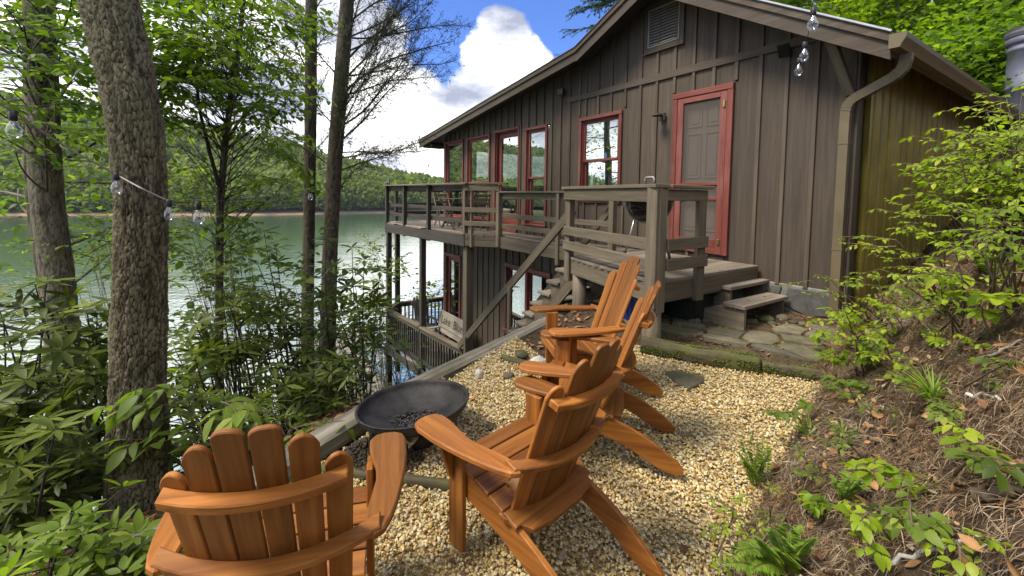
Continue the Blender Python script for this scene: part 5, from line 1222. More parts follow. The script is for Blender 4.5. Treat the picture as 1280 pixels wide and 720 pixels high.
# ------------------------------------------------------------------ leaves in bulk
def unit(v): return v / (np.linalg.norm(v, axis=-1, keepdims=True) + 1e-9)
class LF:
    """a cloud of leaves: position, direction, normal, length, half width, shade"""
    def __init__(s): s.a = []
    def add(s, P, D, Nn, L, Wd, r):
        P = np.atleast_2d(P).astype(float); k = len(P)
        f = lambda v: np.broadcast_to(np.asarray(v, float), (k,)).copy()
        s.a.append((P, np.broadcast_to(np.atleast_2d(D), (k, 3)).astype(float), np.broadcast_to(np.atleast_2d(Nn), (k, 3)).astype(float), f(L), f(Wd), f(r)))
    def mesh(s, hi=True, droop=.18, fold=.25):
        P, D, Nn, L, Wd, r = [np.concatenate([x[i] for x in s.a]) for i in range(6)]
        D = unit(D); S = unit(np.cross(D, Nn)); U = np.cross(S, D); k = len(P)
        rows = [(0, .05, 0), (.13, .52, .01), (.36, .96, 0), (.63, .86, -.34), (.85, .45, -.72), (1, .03, -1.0)]
        if hi:
            V = np.zeros((k, 18, 3))
            for i, (u, w, dz) in enumerate(rows):
                c = P + D * (u * L)[:, None] + U * (dz * droop * L)[:, None]
                V[:, 3 * i] = c - S * (w * Wd)[:, None] + U * (w * Wd * fold)[:, None]; V[:, 3 * i + 1] = c; V[:, 3 * i + 2] = c + S * (w * Wd)[:, None] + U * (w * Wd * fold)[:, None]
            q = np.array([[3 * i + j, 3 * i + j + 1, 3 * i + j + 4, 3 * i + j + 3] for i in range(5) for j in range(2)])
        else:
            V = np.zeros((k, 5, 3)); c = P + D * (.48 * L)[:, None]
            V[:, 0] = P; V[:, 1] = c - S * Wd[:, None] + U * (Wd * fold)[:, None]; V[:, 2] = c; V[:, 3] = c + S * Wd[:, None] + U * (Wd * fold)[:, None]; V[:, 4] = P + D * L[:, None] - U * (droop * L)[:, None]
            q = np.array([[0, 3, 4, 2], [0, 2, 4, 1]])
        n_ = V.shape[1]
        return V.reshape(-1, 3), (q[None] + (np.arange(k) * n_)[:, None, None]).reshape(-1, 4), np.repeat(np.clip(r, 0, 1), n_)
    def n(s): return sum(len(x[0]) for x in s.a)
def foliage(name, lf, mat, parent, hi=True, droop=.18, fold=.25):
    V, Fq, R_ = lf.mesh(hi, droop, fold); return fast(name, V, Fq, mat, parent, rnd=R_, smooth=hi)
class TW:
    """many thin three sided twigs"""
    def __init__(s): s.a = []
    def add(s, A, B, r0, r1): s.a.append((A, B, r0, r1))
    def mesh(s):
        A = np.array([x[0] for x in s.a], float); B = np.array([x[1] for x in s.a], float); r0 = np.array([x[2] for x in s.a]); r1 = np.array([x[3] for x in s.a])
        T = unit(B - A); e = unit(np.cross(T, np.where(np.abs(T[:, 2:3]) < .9, [[0, 0, 1.]], [[1., 0, 0]]))); g = np.cross(T, e); k = len(A); V = np.zeros((k, 6, 3))
        for j in range(3):
            c, d = math.cos(2 * PI * j / 3), math.sin(2 * PI * j / 3); V[:, j] = A + r0[:, None] * (c * e + d * g); V[:, 3 + j] = B + r1[:, None] * (c * e + d * g)
        q = np.array([[0, 1, 4, 3], [1, 2, 5, 4], [2, 0, 3, 5]]); return V.reshape(-1, 3), (q[None] + (np.arange(k) * 6)[:, None, None]).reshape(-1, 4)
def twigs(name, tw, mat, parent):
    V, Fq = tw.mesh(); return fast(name, V, Fq, mat, parent, rnd=np.full(len(V), .4), bco=V)
def curve(p0, d0, L, n_=8, bend=(0, 0, 0), wob=.06):
    p = np.array(p0, float); d = unit(np.array(d0, float)); out = [p.copy()]
    for i in range(n_):
        d = unit(d + np.array(bend) / n_ + rng.normal(0, wob, 3)); p = p + d * L / n_; out.append(p.copy())
    return np.array(out)
def chain(tw, pts, r0, r1):
    n_ = len(pts) - 1
    for i in range(n_): tw.add(pts[i], pts[i + 1], r0 + (r1 - r0) * i / n_, r0 + (r1 - r0) * (i + 1) / n_)

def spray(lf, tw, p0, d0, L, leafL, ratio=.30, side=.5, dens=1.0, up=(0, 0, 1), shade=(.5, .18), droop=-.15, nside=None):
    """flat leafy branch: side twigs left and right, alternate leaves lying roughly level"""
    ax = curve(p0, d0, L, 8, (0, 0, droop), .07); chain(tw, ax, .0035 + L * .003, .0015)
    up = np.array(up, float); ns = nside or max(4, int(L / .095)); sh0 = rng.normal(0, .12)
    for i in range(ns):
        u = (i + .6) / ns * .97; k = min(int(u * 8), 7); p = ax[k] + (ax[k + 1] - ax[k]) * (u * 8 - k); t = unit(ax[k + 1] - ax[k]); sd = unit(np.cross(t, up)) * (1 if i % 2 else -1)
        l2 = L * side * (1 - .65 * u) * rng.uniform(.7, 1.2); d2 = unit(t * .75 + sd * rng.uniform(.6, 1.0) + up * rng.normal(0, .12)); b = curve(p, d2, l2, 4, (0, 0, droop * .7), .08); chain(tw, b, .002, .001)
        nl = max(3, int(l2 / (leafL * .40) * dens)); 
        for j in range(nl):
            v = (j + .7) / nl; kk = min(int(v * 4), 3); q = b[kk] + (b[kk + 1] - b[kk]) * (v * 4 - kk); t2 = unit(b[kk + 1] - b[kk]); s2 = unit(np.cross(t2, up)) * (1 if j % 2 else -1)
            if j == nl - 1: s2 = s2 * .1
            D = t2 * rng.uniform(.4, .9) + s2 * rng.uniform(.6, 1.0) + up * rng.normal(-.15, .25)
            l = leafL * rng.uniform(.65, 1.3); lf.add(q, D, up + rng.normal(0, .28, 3), l, l * ratio * rng.uniform(.85, 1.15), shade[0] + sh0 + rng.normal(0, shade[1]))

M['leaf_beech'] = leafmat('beech_leaf', [(0, (0.040, 0.075, 0.010)), (.4, (0.095, 0.165, 0.018)), (.75, (0.17, 0.26, 0.028)), (1, (0.29, 0.36, 0.06))], trans=.58, rough=.5)
M['leaf_pale'] = leafmat('pale_leaf', [(0, (0.065, 0.105, 0.016)), (.4, (0.13, 0.20, 0.028)), (.75, (0.20, 0.28, 0.04)), (1, (0.32, 0.36, 0.08))], trans=.55, rough=.5)
M['leaf_rhodo'] = leafmat('rhododendron_leaf', [(0, (0.042, 0.062, 0.010)), (.4, (0.095, 0.13, 0.020)), (.7, (0.175, 0.215, 0.034)), (.92, (0.28, 0.31, 0.065)), (1, (0.42, 0.34, 0.08))], trans=.35, rough=.48, spec=.3)
M['leaf_bright'] = leafmat('sapling_leaf', [(0, (0.085, 0.15, 0.010)), (.4, (0.20, 0.30, 0.016)), (.75, (0.33, 0.43, 0.025)), (1, (0.45, 0.50, 0.06))], trans=.52, rough=.45)
M['leaf_hem'] = leafmat('hemlock_needles', [(0, (0.018, 0.042, 0.015)), (.5, (0.042, 0.083, 0.027)), (1, (0.083, 0.135, 0.045))], trans=.2, rough=.6)
M['leaf_fern'] = leafmat('fern_frond', [(0, (0.09, 0.16, 0.02)), (.5, (0.18, 0.28, 0.035)), (1, (0.30, 0.38, 0.06))], trans=.45, rough=.5)
M['bark'] = barkmat('oak_bark', (0.009, 0.007, 0.004), (0.078, 0.064, 0.037), (0.215, 0.19, 0.12), bump=1.0, lichen=.25, sx=30, sy=70, dist=.03)
M['bark2'] = barkmat('grey_bark', (0.025, 0.021, 0.014), (0.10, 0.085, 0.058), (0.21, 0.185, 0.135), bump=.9, lichen=.3, sx=24, sy=60)
M['bark3'] = barkmat('hemlock_bark', (0.016, 0.012, 0.009), (0.052, 0.040, 0.029), (0.11, 0.09, 0.068), bump=.9, sx=26, sy=60)
M['barkpale'] = barkmat('pale_bark', (0.07, 0.06, 0.045), (0.16, 0.14, 0.11), (0.28, 0.26, 0.21), bump=.4)
M['twig'] = plain('twig', (0.030, 0.024, 0.018), .8)
M['stem'] = plain('shrub_stem', (0.12, 0.088, 0.05), .8)

def trunk(name, pts, rad, mat, parent, seg=160, n_=72, cell=.045, depth=.018, flare=0.0, el=1.9):
    """bark plates pushed out of a swept trunk (worley cells stretched along it)"""
    P = np.array(pts, float); L = np.r_[0, np.cumsum(np.linalg.norm(np.diff(P, axis=0), axis=1))]; q = np.linspace(0, L[-1], seg)
    # smooth centreline
    Q = np.stack([np.interp(q, L, P[:, i]) for i in range(3)], 1); R_ = np.interp(q, L, rad)
    for _ in range(max(2, seg // 14)): Q[1:-1] = (Q[:-2] + 2 * Q[1:-1] + Q[2:]) / 4; R_[1:-1] = (R_[:-2] + 2 * R_[1:-1] + R_[2:]) / 4
    T = unit(np.gradient(Q, axis=0)); e = np.array([1., 0, 0]); th = np.arange(n_) * 2 * PI / n_
    per = max(6, int(round(2 * PI * R_.mean() / cell))); X = np.broadcast_to(th / (2 * PI) * per, (seg, n_)); Y = np.broadcast_to((q / (cell * el))[:, None], (seg, n_))
    wx = 1.1 * fbm(X * .6, Y * .6, 61) + .5 * fbm(X * 2, Y * 2, 62); F1, F2 = worley(X + wx, Y + 1.4 * fbm(X * .5, Y * .5, 63), per, 5)
    fur = np.abs(fbm(X * .55 + 1.5 * fbm(X * .3, Y * .22, 71), Y * .16, 69, 3)) * 7; fur = np.clip(fur, 0, 1)
    pl = np.clip((F2 - F1) / .22, 0, 1); fine = fbm(X * 5, Y * 3, 67, 5); pl = (.30 + .70 * np.minimum(pl, .35 + .65 * fur)) * (.62 + .6 * vnoise(X * .9, Y * .7, 66)) + .25 * fbm(X * 2.2, Y * 1.6, 72)
    big = 1 + .05 * np.sin(2 * th[None, :] + q[:, None] * .8) + .10 * fbm(np.cos(th)[None] * 1.3 + q[:, None] * .9, np.sin(th)[None] * 1.3 + 5, 68)
    rr = R_[:, None] * big + depth * (pl - .6) + depth * .8 * fine + flare * np.exp(-q / .26)[:, None] * (1 + .3 * np.sin(th * 5)[None, :])
    V = np.zeros((seg, n_, 3))
    for i in range(seg):
        e = unit(e - T[i] * (e @ T[i])); g = np.cross(T[i], e); V[i] = Q[i] + rr[i][:, None] * (np.cos(th)[:, None] * e + np.sin(th)[:, None] * g)
    i = np.arange(seg - 1)[:, None] * n_; j = np.arange(n_)[None]; j2 = (j + 1) % n_
    Fq = np.stack([i + j, i + j2, i + n_ + j2, i + n_ + j], -1).reshape(-1, 4)
    B = np.stack([np.broadcast_to(q[:, None], (seg, n_)), R_[:, None] * np.cos(th)[None], R_[:, None] * np.sin(th)[None]], -1).reshape(-1, 3)
    return fast(name, V.reshape(-1, 3), Fq, mat, parent, rnd=np.clip(pl + .9 * fine, 0, 1).ravel(), bco=B, smooth=True)
def pxs(lst, Y0, Y1=None):
    out = []; n_ = len(lst)
    for i, (x, y) in enumerate(lst): out.append(atY(x, y, Y0 + ((Y1 if Y1 is not None else Y0) - Y0) * i / (n_ - 1)))
    return out

# ------------------------------------------------------------------ the big oak
op = [atY(178, 690, 2.55), atY(176, 640, 2.55), atY(173, 500, 2.56), atY(175, 380, 2.56), atY(178, 260, 2.57), atY(168, 140, 2.6), atY(148, 50, 2.66), atY(128, -30, 2.72), atY(95, -160, 2.85)]
op.append(op[-1] + np.array([-.35, .3, 1.6])); op.append(op[-1] + np.array([-.2, .3, 2.4]))
orad = [.146, .136, .126, .121, .119, .128, .142, .145, .145, .13, .09]
oak = wthing('oak_tree', 'big oak with a thick ridged trunk leaning over the nearest chair', 'tree', op[0])
trunk('trunk', op, orad, M['bark'], oak, seg=900, n_=200, cell=.0235, depth=.018, flare=.09, el=2.3)
lf = LF(); tw = TW(); mbl = MB()
for k in range(7):
    a = rng.uniform(0, 2 * PI); i = rng.integers(8, 11); p = op[i] * rng.uniform(.0, 1) + op[i - 1] * 0; p = op[i - 1] + (op[i] - op[i - 1]) * rng.random()
    b = curve(p, (math.cos(a), math.sin(a), rng.uniform(.2, .7)), rng.uniform(1.6, 3.2), 8, (0, 0, -.1), .12); mbl.tube(b, np.linspace(.05, .012, 9), 6)
    for _ in range(4):
        q = b[rng.integers(3, 9)]; a2 = rng.uniform(0, 2 * PI); spray(lf, tw, q, (math.cos(a2), math.sin(a2), rng.uniform(-.1, .4)), rng.uniform(.6, 1.1), .10, .3, .5, .6, shade=(.45, .2))
obj('limbs', mbl, M['bark2'], oak); twigs('twigs', tw, M['twig'], oak); foliage('crown', lf, M['leaf_beech'], oak, hi=False)

# second trunk on the left with beech sprays hanging across it
tp_ = [atY(80, 470, 4.35), atY(77, 400, 4.37), atY(70, 330, 4.4), atY(59, 250, 4.4), atY(54, 140, 4.42), atY(49, 0, 4.5), atY(46, -140, 4.6)]; tp_.insert(0, np.array([tp_[0][0] - .02, tp_[0][1], gz(*tp_[0][:2]) - .2]))
tp_.append(tp_[-1] + np.array([.1, .2, 2.5]))
bee = wthing('beech_tree', 'grey trunked beech at the left edge with leafy branches across its trunk', 'tree', tp_[0])
trunk('trunk', tp_, [.155, .14, .137, .132, .125, .118, .108, .10, .07], M['bark2'], bee, seg=420, n_=120, cell=.028, depth=.010)
lf = LF(); tw = TW(); mbl = MB()
def branch_to(mbl, src, dst, r0=.022, r1=.006):
    m = (src + dst) / 2 + np.array([rng.normal(0, .08), rng.normal(0, .08), rng.uniform(-.02, .14)]); t = np.linspace(0, 1, 8)[:, None]; mbl.tube((1 - t) ** 2 * src + 2 * t * (1 - t) * m + t * t * dst, np.linspace(r0, r1, 8), 6)
for (x, y, Y, dx, L) in [(20, 58, 3.7, 1, .8), (-30, 40, 3.9, 1, .8), (60, 40, 3.5, 1, .9), (30, 75, 3.3, 1, .95), (5, 20, 4.2, 1, .8), (-20, 130, 3.6, 1, .9), (30, 150, 3.4, 1, 1.0), (10, 110, 3.9, 1, .8), (55, 165, 3.3, 1, .7), (75, 62, 3.8, 1, .7), (20, 190, 3.5, 1, .5), (0, 0, 3.6, 1, .8), (70, 10, 4.0, 1, .7), (-30, 80, 3.2, 1, .7), (80, 130, 3.9, 1, .5), (100, 20, 4.4, 1, .6), (-10, 165, 3.9, 1, .6), (15, 35, 4.6, 1, .7), (40, 120, 4.7, 1, .6)] + [(rng.uniform(-40, 110), rng.uniform(-10, 175), rng.uniform(3.2, 4.9), 1, rng.uniform(.5, .8)) for _ in range(38)]:
    p = atY(x, y, Y); zs = [q[2] for q in tp_]; zz_ = p[2] + rng.uniform(-.5, .15); src = np.array([np.interp(zz_, zs, [q[i] for q in tp_]) for i in range(3)]); branch_to(mbl, src, p, .012, .004); spray(lf, tw, p, (dx * rng.uniform(.7, 1), rng.uniform(-.5, .4), rng.uniform(-.15, .1)), L * .85, .075, .31, .5, .85, shade=(.42, .17), droop=-.2)
for k in range(6):
    a = rng.uniform(0, 2 * PI); src = tp_[-1] + np.array([0, 0, rng.uniform(-2.6, 0)]); dst = src + np.array([math.cos(a) * rng.uniform(.8, 2.2), math.sin(a) * rng.uniform(.8, 2.2), rng.uniform(.2, 1.0)]); branch_to(mbl, src, dst, .03)
    for _ in range(3): spray(lf, tw, dst, (rng.normal(), rng.normal(), .1), .9, .10, .31, .5, .55, shade=(.45, .2))
obj('limbs', mbl, M['bark2'], bee); twigs('twigs', tw, M['twig'], bee); foliage('crown', lf, M['leaf_beech'], bee, hi=True)

# thin forked tree right of the oak, dense leafy sprays to the top of the frame
fk = [atY(274, 470, 4.9), atY(274, 380, 4.9), atY(275, 260, 4.95), atY(282, 170, 5.0), atY(296, 80, 5.05), atY(305, 0, 5.1), atY(300, -120, 5.2)]; fk.insert(0, np.array([fk[0][0], fk[0][1], gz(*fk[0][:2]) - .1]))
fo = wthing('slender_tree', 'slender forked tree with dense leafy sprays right of the big oak', 'tree', fk[0])
trunk('trunk', fk, [.05, .045, .042, .038, .033, .026, .022, .015], M['bark3'], fo, seg=120, n_=18, cell=.02, depth=.004)
lf = LF(); tw = TW(); mbl = MB()
mbl.tube(pxs([(276, 240), (262, 190), (250, 140), (240, 60), (238, -20)], 4.9, 5.2), [.022, .02, .016, .012, .008], 8); mbl.tube(pxs([(280, 180), (300, 150), (330, 120), (360, 60)], 5.0, 5.4), [.018, .015, .011, .007], 8)
spots = []
for k in range(150): spots.append((rng.uniform(165, 330), rng.uniform(-30, 150) * 1.0, rng.uniform(3.9, 5.8), .8))
for k in range(30): spots.append((rng.uniform(205, 340), rng.uniform(150, 300), rng.uniform(4.4, 6.2), .6))
for k in range(34): spots.append((rng.uniform(330, 372), rng.uniform(40, 230), rng.uniform(4.6, 6.2), .5))
for x, y, Y, L in spots:
    if 500 < y + .9 * x < 520: continue
    p = atY(x, y, Y); zs = [q[2] for q in fk]; hd = math.hypot(p[0] - fk[4][0], p[1] - fk[4][1]); zz_ = np.clip(p[2] - hd * rng.uniform(.25, .9), zs[1] + 1.0, zs[-1] - .1); src = np.array([np.interp(zz_, zs, [q[i] for q in fk]) for i in range(3)]); branch_to(mbl, src, p, .006, .0025)
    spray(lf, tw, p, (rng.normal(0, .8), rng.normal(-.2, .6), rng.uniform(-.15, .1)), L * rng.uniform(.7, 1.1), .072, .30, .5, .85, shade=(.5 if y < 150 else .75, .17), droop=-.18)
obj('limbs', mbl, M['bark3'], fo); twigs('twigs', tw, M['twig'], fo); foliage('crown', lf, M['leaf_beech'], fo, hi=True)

# ------------------------------------------------------------------ two hemlocks with bare twiggy branches
def bare_branch(tw, lf, mbl, p0, d0, L, r0, needles=.3, bend=(0, 0, .25)):
    n_ = 12; ax = curve(p0, d0, L, n_, bend, .07); mbl.tube(ax, np.linspace(r0, r0 * .22, n_ + 1), 6)
    up = unit(np.cross(unit(ax[-1] - ax[0]), np.array([0, 1., 0]) + rng.normal(0, .3, 3)))
    ns = int(L / .036)
    for i in range(ns):
        u = .18 + .82 * (i + rng.random()) / ns; k = min(int(u * n_), n_ - 1); p = ax[k] + (ax[k + 1] - ax[k]) * (u * n_ - k); t = unit(ax[k + 1] - ax[k]); sd = unit(np.cross(t, up)) * (1 if i % 2 else -1)
        sd = unit(sd + rng.normal(0, .35, 3)); l2 = L * .34 * (1.15 - u) ** .8 * rng.uniform(.4, 1.2); b = curve(p, t * .8 + sd * .8, l2, 5, (0, 0, .1), .12); chain(tw, b, .0042 * (1.2 - u) + .0012, .0012)
        for j in range(int(l2 / .035)):
            v = rng.random(); kk = min(int(v * 5), 4); q = b[kk] + (b[kk + 1] - b[kk]) * (v * 5 - kk); t2 = unit(b[kk + 1] - b[kk]); e = q + unit(t2 * .8 + rng.normal(0, .6, 3)) * rng.uniform(.04, .15); tw.add(q, e, .0020, .0011)
            if rng.random() < needles: 
                D = unit(e - q); kq = 3; Pq = q + D * rng.uniform(.0, 1, (kq, 1)) * np.linalg.norm(e - q); lf.add(Pq, D + rng.normal(0, .55, (kq, 3)), rng.normal(0, 1, (kq, 3)), rng.uniform(.02, .045, kq), .006, rng.random(kq))
def hemlock(label, pts, rads, specs, seed_needles, nup):
    base = np.array([pts[0][0], pts[0][1], gz(*pts[0][:2]) - .2]); P = [base] + pts + [pts[-1] + np.array([.05, .1, 3.2])]
    t = wthing('hemlock_tree', label, 'tree', base, 'hemlocks by the lake'); trunk('trunk', P, [rads[0] * 1.1] + rads + [rads[-1] * .4], M['bark3'], t, seg=320, n_=64, cell=.024, depth=.007)
    lf = LF(); tw = TW(); mbl = MB()
    for (x, y, Y, ang, L, r, bend) in specs:
        p = atY(x, y, Y); zs_ = [q[2] for q in P]; p = np.array([np.interp(p[2] - .12, zs_, [q[i] for q in P]) for i in range(3)]); bare_branch(tw, lf, mbl, p, (math.cos(ang), rng.normal(0, .35), math.sin(ang)), L, r, seed_needles, (0, 0, bend))
    for k in range(nup):
        s = P[-2] + (P[-1] - P[-2]) * rng.random(); a = rng.uniform(0, 2 * PI); bare_branch(tw, lf, mbl, s, (math.cos(a), math.sin(a), .5), rng.uniform(1.2, 2.2), .02, .5, (0, 0, -.1))
    obj('limbs', mbl, M['bark3'], t); twigs('twigs', tw, M['twig'], t); foliage('crown', lf, M['leaf_hem'], t, hi=False)
D2R = math.radians
YH = 6.9
sp2 = [(437, 190, YH, D2R(14), 1.7, .016, .30), (440, 172, YH, D2R(40), 1.9, .018, .1), (442, 150, YH, D2R(22), 2.0, .018, .35), (443, 128, YH - .1, D2R(12), 1.7, .014, .2), (444, 110, YH, D2R(48), 2.1, .022, .0), (446, 95, YH + .1, D2R(30), 2.0, .018, .35), (448, 70, YH, D2R(42), 2.0, .02, .0), (450, 62, YH + .2, D2R(18), 1.8, .016, .4), (452, 40, YH, D2R(35), 1.8, .016, .2), (455, 20, YH, D2R(25), 1.9, .016, .3), (455, 0, YH, D2R(40), 1.8, .016, .1), (455, -30, YH, D2R(15), 1.9, .015, .2), (458, -60, YH, D2R(10), 2.0, .015, .1), (455, -90, YH, D2R(0), 1.9, .015, .0),
       (424, 200, YH, D2R(150), 1.0, .012, .3), (426, 150, YH, D2R(140), 1.1, .012, .3), (430, 90, YH, D2R(130), 1.2, .012, .2), (432, 40, YH, D2R(145), 1.2, .012, .2), (436, 200, YH + .2, D2R(62), 1.9, .02, .0), (438, 160, YH + .3, D2R(70), 1.6, .018, -.2), (440, 215, YH, D2R(75), 1.5, .014, -.1), (428, 235, YH, D2R(35), .9, .01, .3), (440, 140, YH + .2, D2R(55), 1.9, .018, -.1), (446, 82, YH - .2, D2R(8), 1.9, .015, .3), (450, 55, YH, D2R(55), 1.5, .016, .0), (436, 205, YH - .1, D2R(24), 1.6, .014, .25), (443, 118, YH + .3, D2R(32), 2.1, .016, .2), (452, 30, YH - .2, D2R(5), 2.0, .015, .2), (440, 180, YH - .2, D2R(5), 1.4, .012, .3), (455, 10, YH + .2, D2R(60), 1.5, .014, .0)]
hemlock('hemlock with long bare branches reaching right towards the cabin roof', pxs([(407, 540), (409, 440), (413, 300), (420, 180), (428, 80), (434, 0), (440, -120)], YH), [.135, .125, .118, .112, .105, .095, .085], sp2, .45, 10)
sp1 = [(386, 200, 7.2, D2R(165), 1.3, .013, .3), (386, 170, 7.2, D2R(150), 1.6, .014, .2), (387, 140, 7.2, D2R(140), 1.6, .015, .1), (388, 110, 7.2, D2R(135), 1.7, .016, .0), (388, 80, 7.2, D2R(150), 1.7, .014, .2), (389, 50, 7.2, D2R(130), 1.7, .014, .0), (389, 20, 7.2, D2R(145), 1.8, .014, .1), (389, -20, 7.2, D2R(160), 1.8, .014, .1), (389, -60, 7.2, D2R(175), 1.8, .014, .0), (392, 180, 7.2, D2R(35), .7, .01, .3), (392, 120, 7.2, D2R(50), .9, .011, .2), (392, 60, 7.2, D2R(40), .9, .011, .2), (392, 10, 7.2, D2R(45), 1.0, .011, .1), (384, 225, 7.2, D2R(120), .8, .01, .1), (388, 90, 7.3, D2R(118), 1.5, .014, -.1)]
hemlock('straight hemlock trunk standing just left of the branchier hemlock', pxs([(383, 520), (384, 420), (386, 300), (388, 180), (389, 60), (389, -100)], 7.2), [.105, .10, .095, .09, .085, .075], sp1, .30, 8)
# hemlock behind the cabin: dark sprays over the roof line
bh = wthing('hemlock_tree', 'dark hemlock behind the cabin with sprays showing over the roof edge', 'tree', (5.4, 20.5, -3))
P = [np.array([5.4, 20.5, -3]), np.array([5.4, 20.5, 6]), np.array([5.4, 20.5, 16])]; trunk('trunk', P, [.3, .25, .1], M['bark3'], bh, seg=60, n_=20)
lf = LF(); tw = TW(); mbl = MB()
for k in range(46):
    z = rng.uniform(7.0, 14.5); a = rng.uniform(0, 2 * PI) if k > 20 else rng.uniform(PI * .8, PI * 1.25); L = rng.uniform(2.6, 4.4) * (1.25 - z / 20); s = np.array([5.4, 20.5, z]); ax = curve(s, (math.cos(a), math.sin(a) * .6, .12), L, 10, (0, 0, -.35), .06); mbl.tube(ax, np.linspace(.04, .01, 11), 5)
    for i in range(26):
        u = rng.uniform(.25, 1); kk = min(int(u * 10), 9); p = ax[kk]; b = curve(p, (ax[-1] - ax[0]) / L + rng.normal(0, .6, 3) * [1, 1, .35], rng.uniform(.3, .9), 4, (0, 0, -.5), .1); chain(tw, b, .006, .003)
        for j in range(4): kq = 9; lf.add(b[j] + (b[j + 1] - b[j]) * rng.random((kq, 1)), unit(b[j + 1] - b[j]) + rng.normal(0, .6, (kq, 3)), rng.normal(0, .4, (kq, 3)) + [0, 0, 1], rng.uniform(.06, .13, kq), .02, rng.random(kq))
obj('limbs', mbl, M['bark3'], bh); twigs('twigs', tw, M['twig'], bh); foliage('crown', lf, M['leaf_hem'], bh, hi=False)

# ------------------------------------------------------------------ rhododendrons
def whorl(lf, p, d, n_, L, ratio=.135, shade=.45, el=(.0, .35)):
    d = unit(np.array(d, float)); a = unit(np.cross(d, [.3, .2, .9])); b = np.cross(d, a); ph = rng.uniform(0, 6.28)
    for j in range(n_):
        q = ph + 2 * PI * j / n_ + rng.normal(0, .15); e = rng.uniform(*el); D = (math.cos(q) * a + math.sin(q) * b) * math.cos(e) + d * math.sin(e); l = L * rng.uniform(.75, 1.25)
        lf.add(p + D * .012, D + [0, 0, -.08], d + rng.normal(0, .15, 3), l, l * ratio * rng.uniform(.85, 1.15), shade + rng.normal(0, .15))
def rhodo(label, tips, base, L=.14, mat='leaf_rhodo', n_=10, shade=.5, ratio=.128, el=(-.1, .5), name='rhododendron', cat='shrub', rad=.012, extra=5, group='shrubs below the patio edge'):
    t = wthing(name, label, cat, base, group); lf = LF(); mbl = MB(); tw = TW(); base = np.array(base)
    tips = tips[:max(5, int(len(tips) * .72))]
    for tip in tips:
        s = base + np.array([rng.normal(0, .12), rng.normal(0, .12), 0]); s[2] = gz(s[0], s[1]) - .05; m = s * .45 + tip * .55 + np.array([rng.normal(0, .08), rng.normal(0, .08), -.08]); u = np.linspace(0, 1, 8)[:, None]; c = (1 - u) ** 2 * s + 2 * u * (1 - u) * m + u * u * tip; mbl.tube(c, np.linspace(rad, .0035, 8), 5)
        d = unit(unit(tip - m) * .6 + np.array([0, 0, .6])); whorl(lf, tip, d, n_ + rng.integers(-1, 3), L, ratio, shade, el)
        for k in range(extra):
            j = rng.integers(4, 7); p2 = c[j] + np.array([rng.normal(0, .12), rng.normal(0, .12), rng.uniform(.02, .14)]); tw.add(c[j], p2, .003, .002); whorl(lf, p2, (rng.normal(0, .5), rng.normal(0, .5), 1), n_ - 1, L * .9, ratio, shade - .06, el)
    obj('stems', mbl, M['twig'], t); 
    if tw.a: twigs('twigs', tw, M['twig'], t)
    foliage('foliage', lf, M[mat], t, hi=True, droop=.10, fold=.18); return t
def tips_px(lst, Y0, Y1): return [atY(x, y, rng.uniform(Y0, Y1)) for x, y in lst]
def scat(x0, x1, y0, y1, k): return [(rng.uniform(x0, x1), rng.uniform(y0, y1)) for _ in range(k)]
def gb(x, y): return (x, y, gz(x, y))
rhodo('tall rhododendron at the left edge in front of the beech trunk', tips_px(scat(-40, 70, 345, 520, 20), 2.3, 3.0), gb(-3.1, 2.7), .15, shade=.42)
rhodo('rhododendron with upright leaf whorls just left of the oak trunk', tips_px(scat(60, 140, 345, 480, 15), 2.9, 3.6), gb(-3.1, 3.4), .14, shade=.5)
rhodo('low rhododendron in the bottom left corner', tips_px(scat(-30, 110, 520, 640, 20), 2.0, 2.7), gb(-2.4, 2.2), .13, shade=.36)
rhodo('dark rhododendron beneath the oak, between trunk and left edge', tips_px(scat(20, 140, 470, 610, 16), 2.7, 3.4), gb(-2.7, 2.9), .14, shade=.38)
rhodo('tall rhododendron right of the oak in front of the slender tree', tips_px(scat(205, 300, 330, 480, 20), 3.3, 4.2), gb(-2.4, 3.7), .14, shade=.45)
rhodo('rhododendron with dark whorls between the slender tree and the hemlocks', tips_px([(330, 290), (322, 330), (345, 310), (310, 360)] + scat(290, 400, 350, 500, 18), 3.9, 4.8), gb(-2.0, 4.3), .15, shade=.40)
rhodo('rhododendron in front of the hemlock trunks', tips_px([(408, 300), (440, 310), (455, 325)] + scat(375, 480, 330, 470, 18), 4.3, 5.2), gb(-1.6, 4.7), .145, shade=.42)
rhodo('rhododendron close behind the edging timber left of the fire bowl', tips_px(scat(300, 440, 450, 540, 20), 3.2, 4.0), gb(-1.75, 3.4), .13, shade=.42)
rhodo('small rhododendron at the foot of the oak behind the nearest chair', tips_px(scat(205, 300, 480, 590, 15), 2.5, 3.1), gb(-1.85, 2.75), .12, shade=.42)
rhodo('bright narrow leaved shrub in front of the porch railing', tips_px(scat(478, 532, 428, 505, 22), 4.9, 5.5), gb(-1.15, 5.2), .115, 'leaf_pale', 10, .5, .085, (-.1, .6), 'mountain_laurel', extra=1)
rhodo('young rhododendron with a pale leaf whorl at the bottom left', tips_px([(92, 640), (75, 662), (105, 668), (60, 690), (120, 690)], 1.55, 1.8), gb(-1.75, 1.6), .08, 'leaf_pale', 9, .55, .17, (.0, .6))
rhodo('young rhododendron with glossy whorls beside the nearest chair', tips_px([(170, 670), (150, 690), (185, 700), (128, 705), (165, 712)], 1.5, 1.75), gb(-1.4, 1.6), .075, 'leaf_pale', 8, .5, .2, (.0, .6))
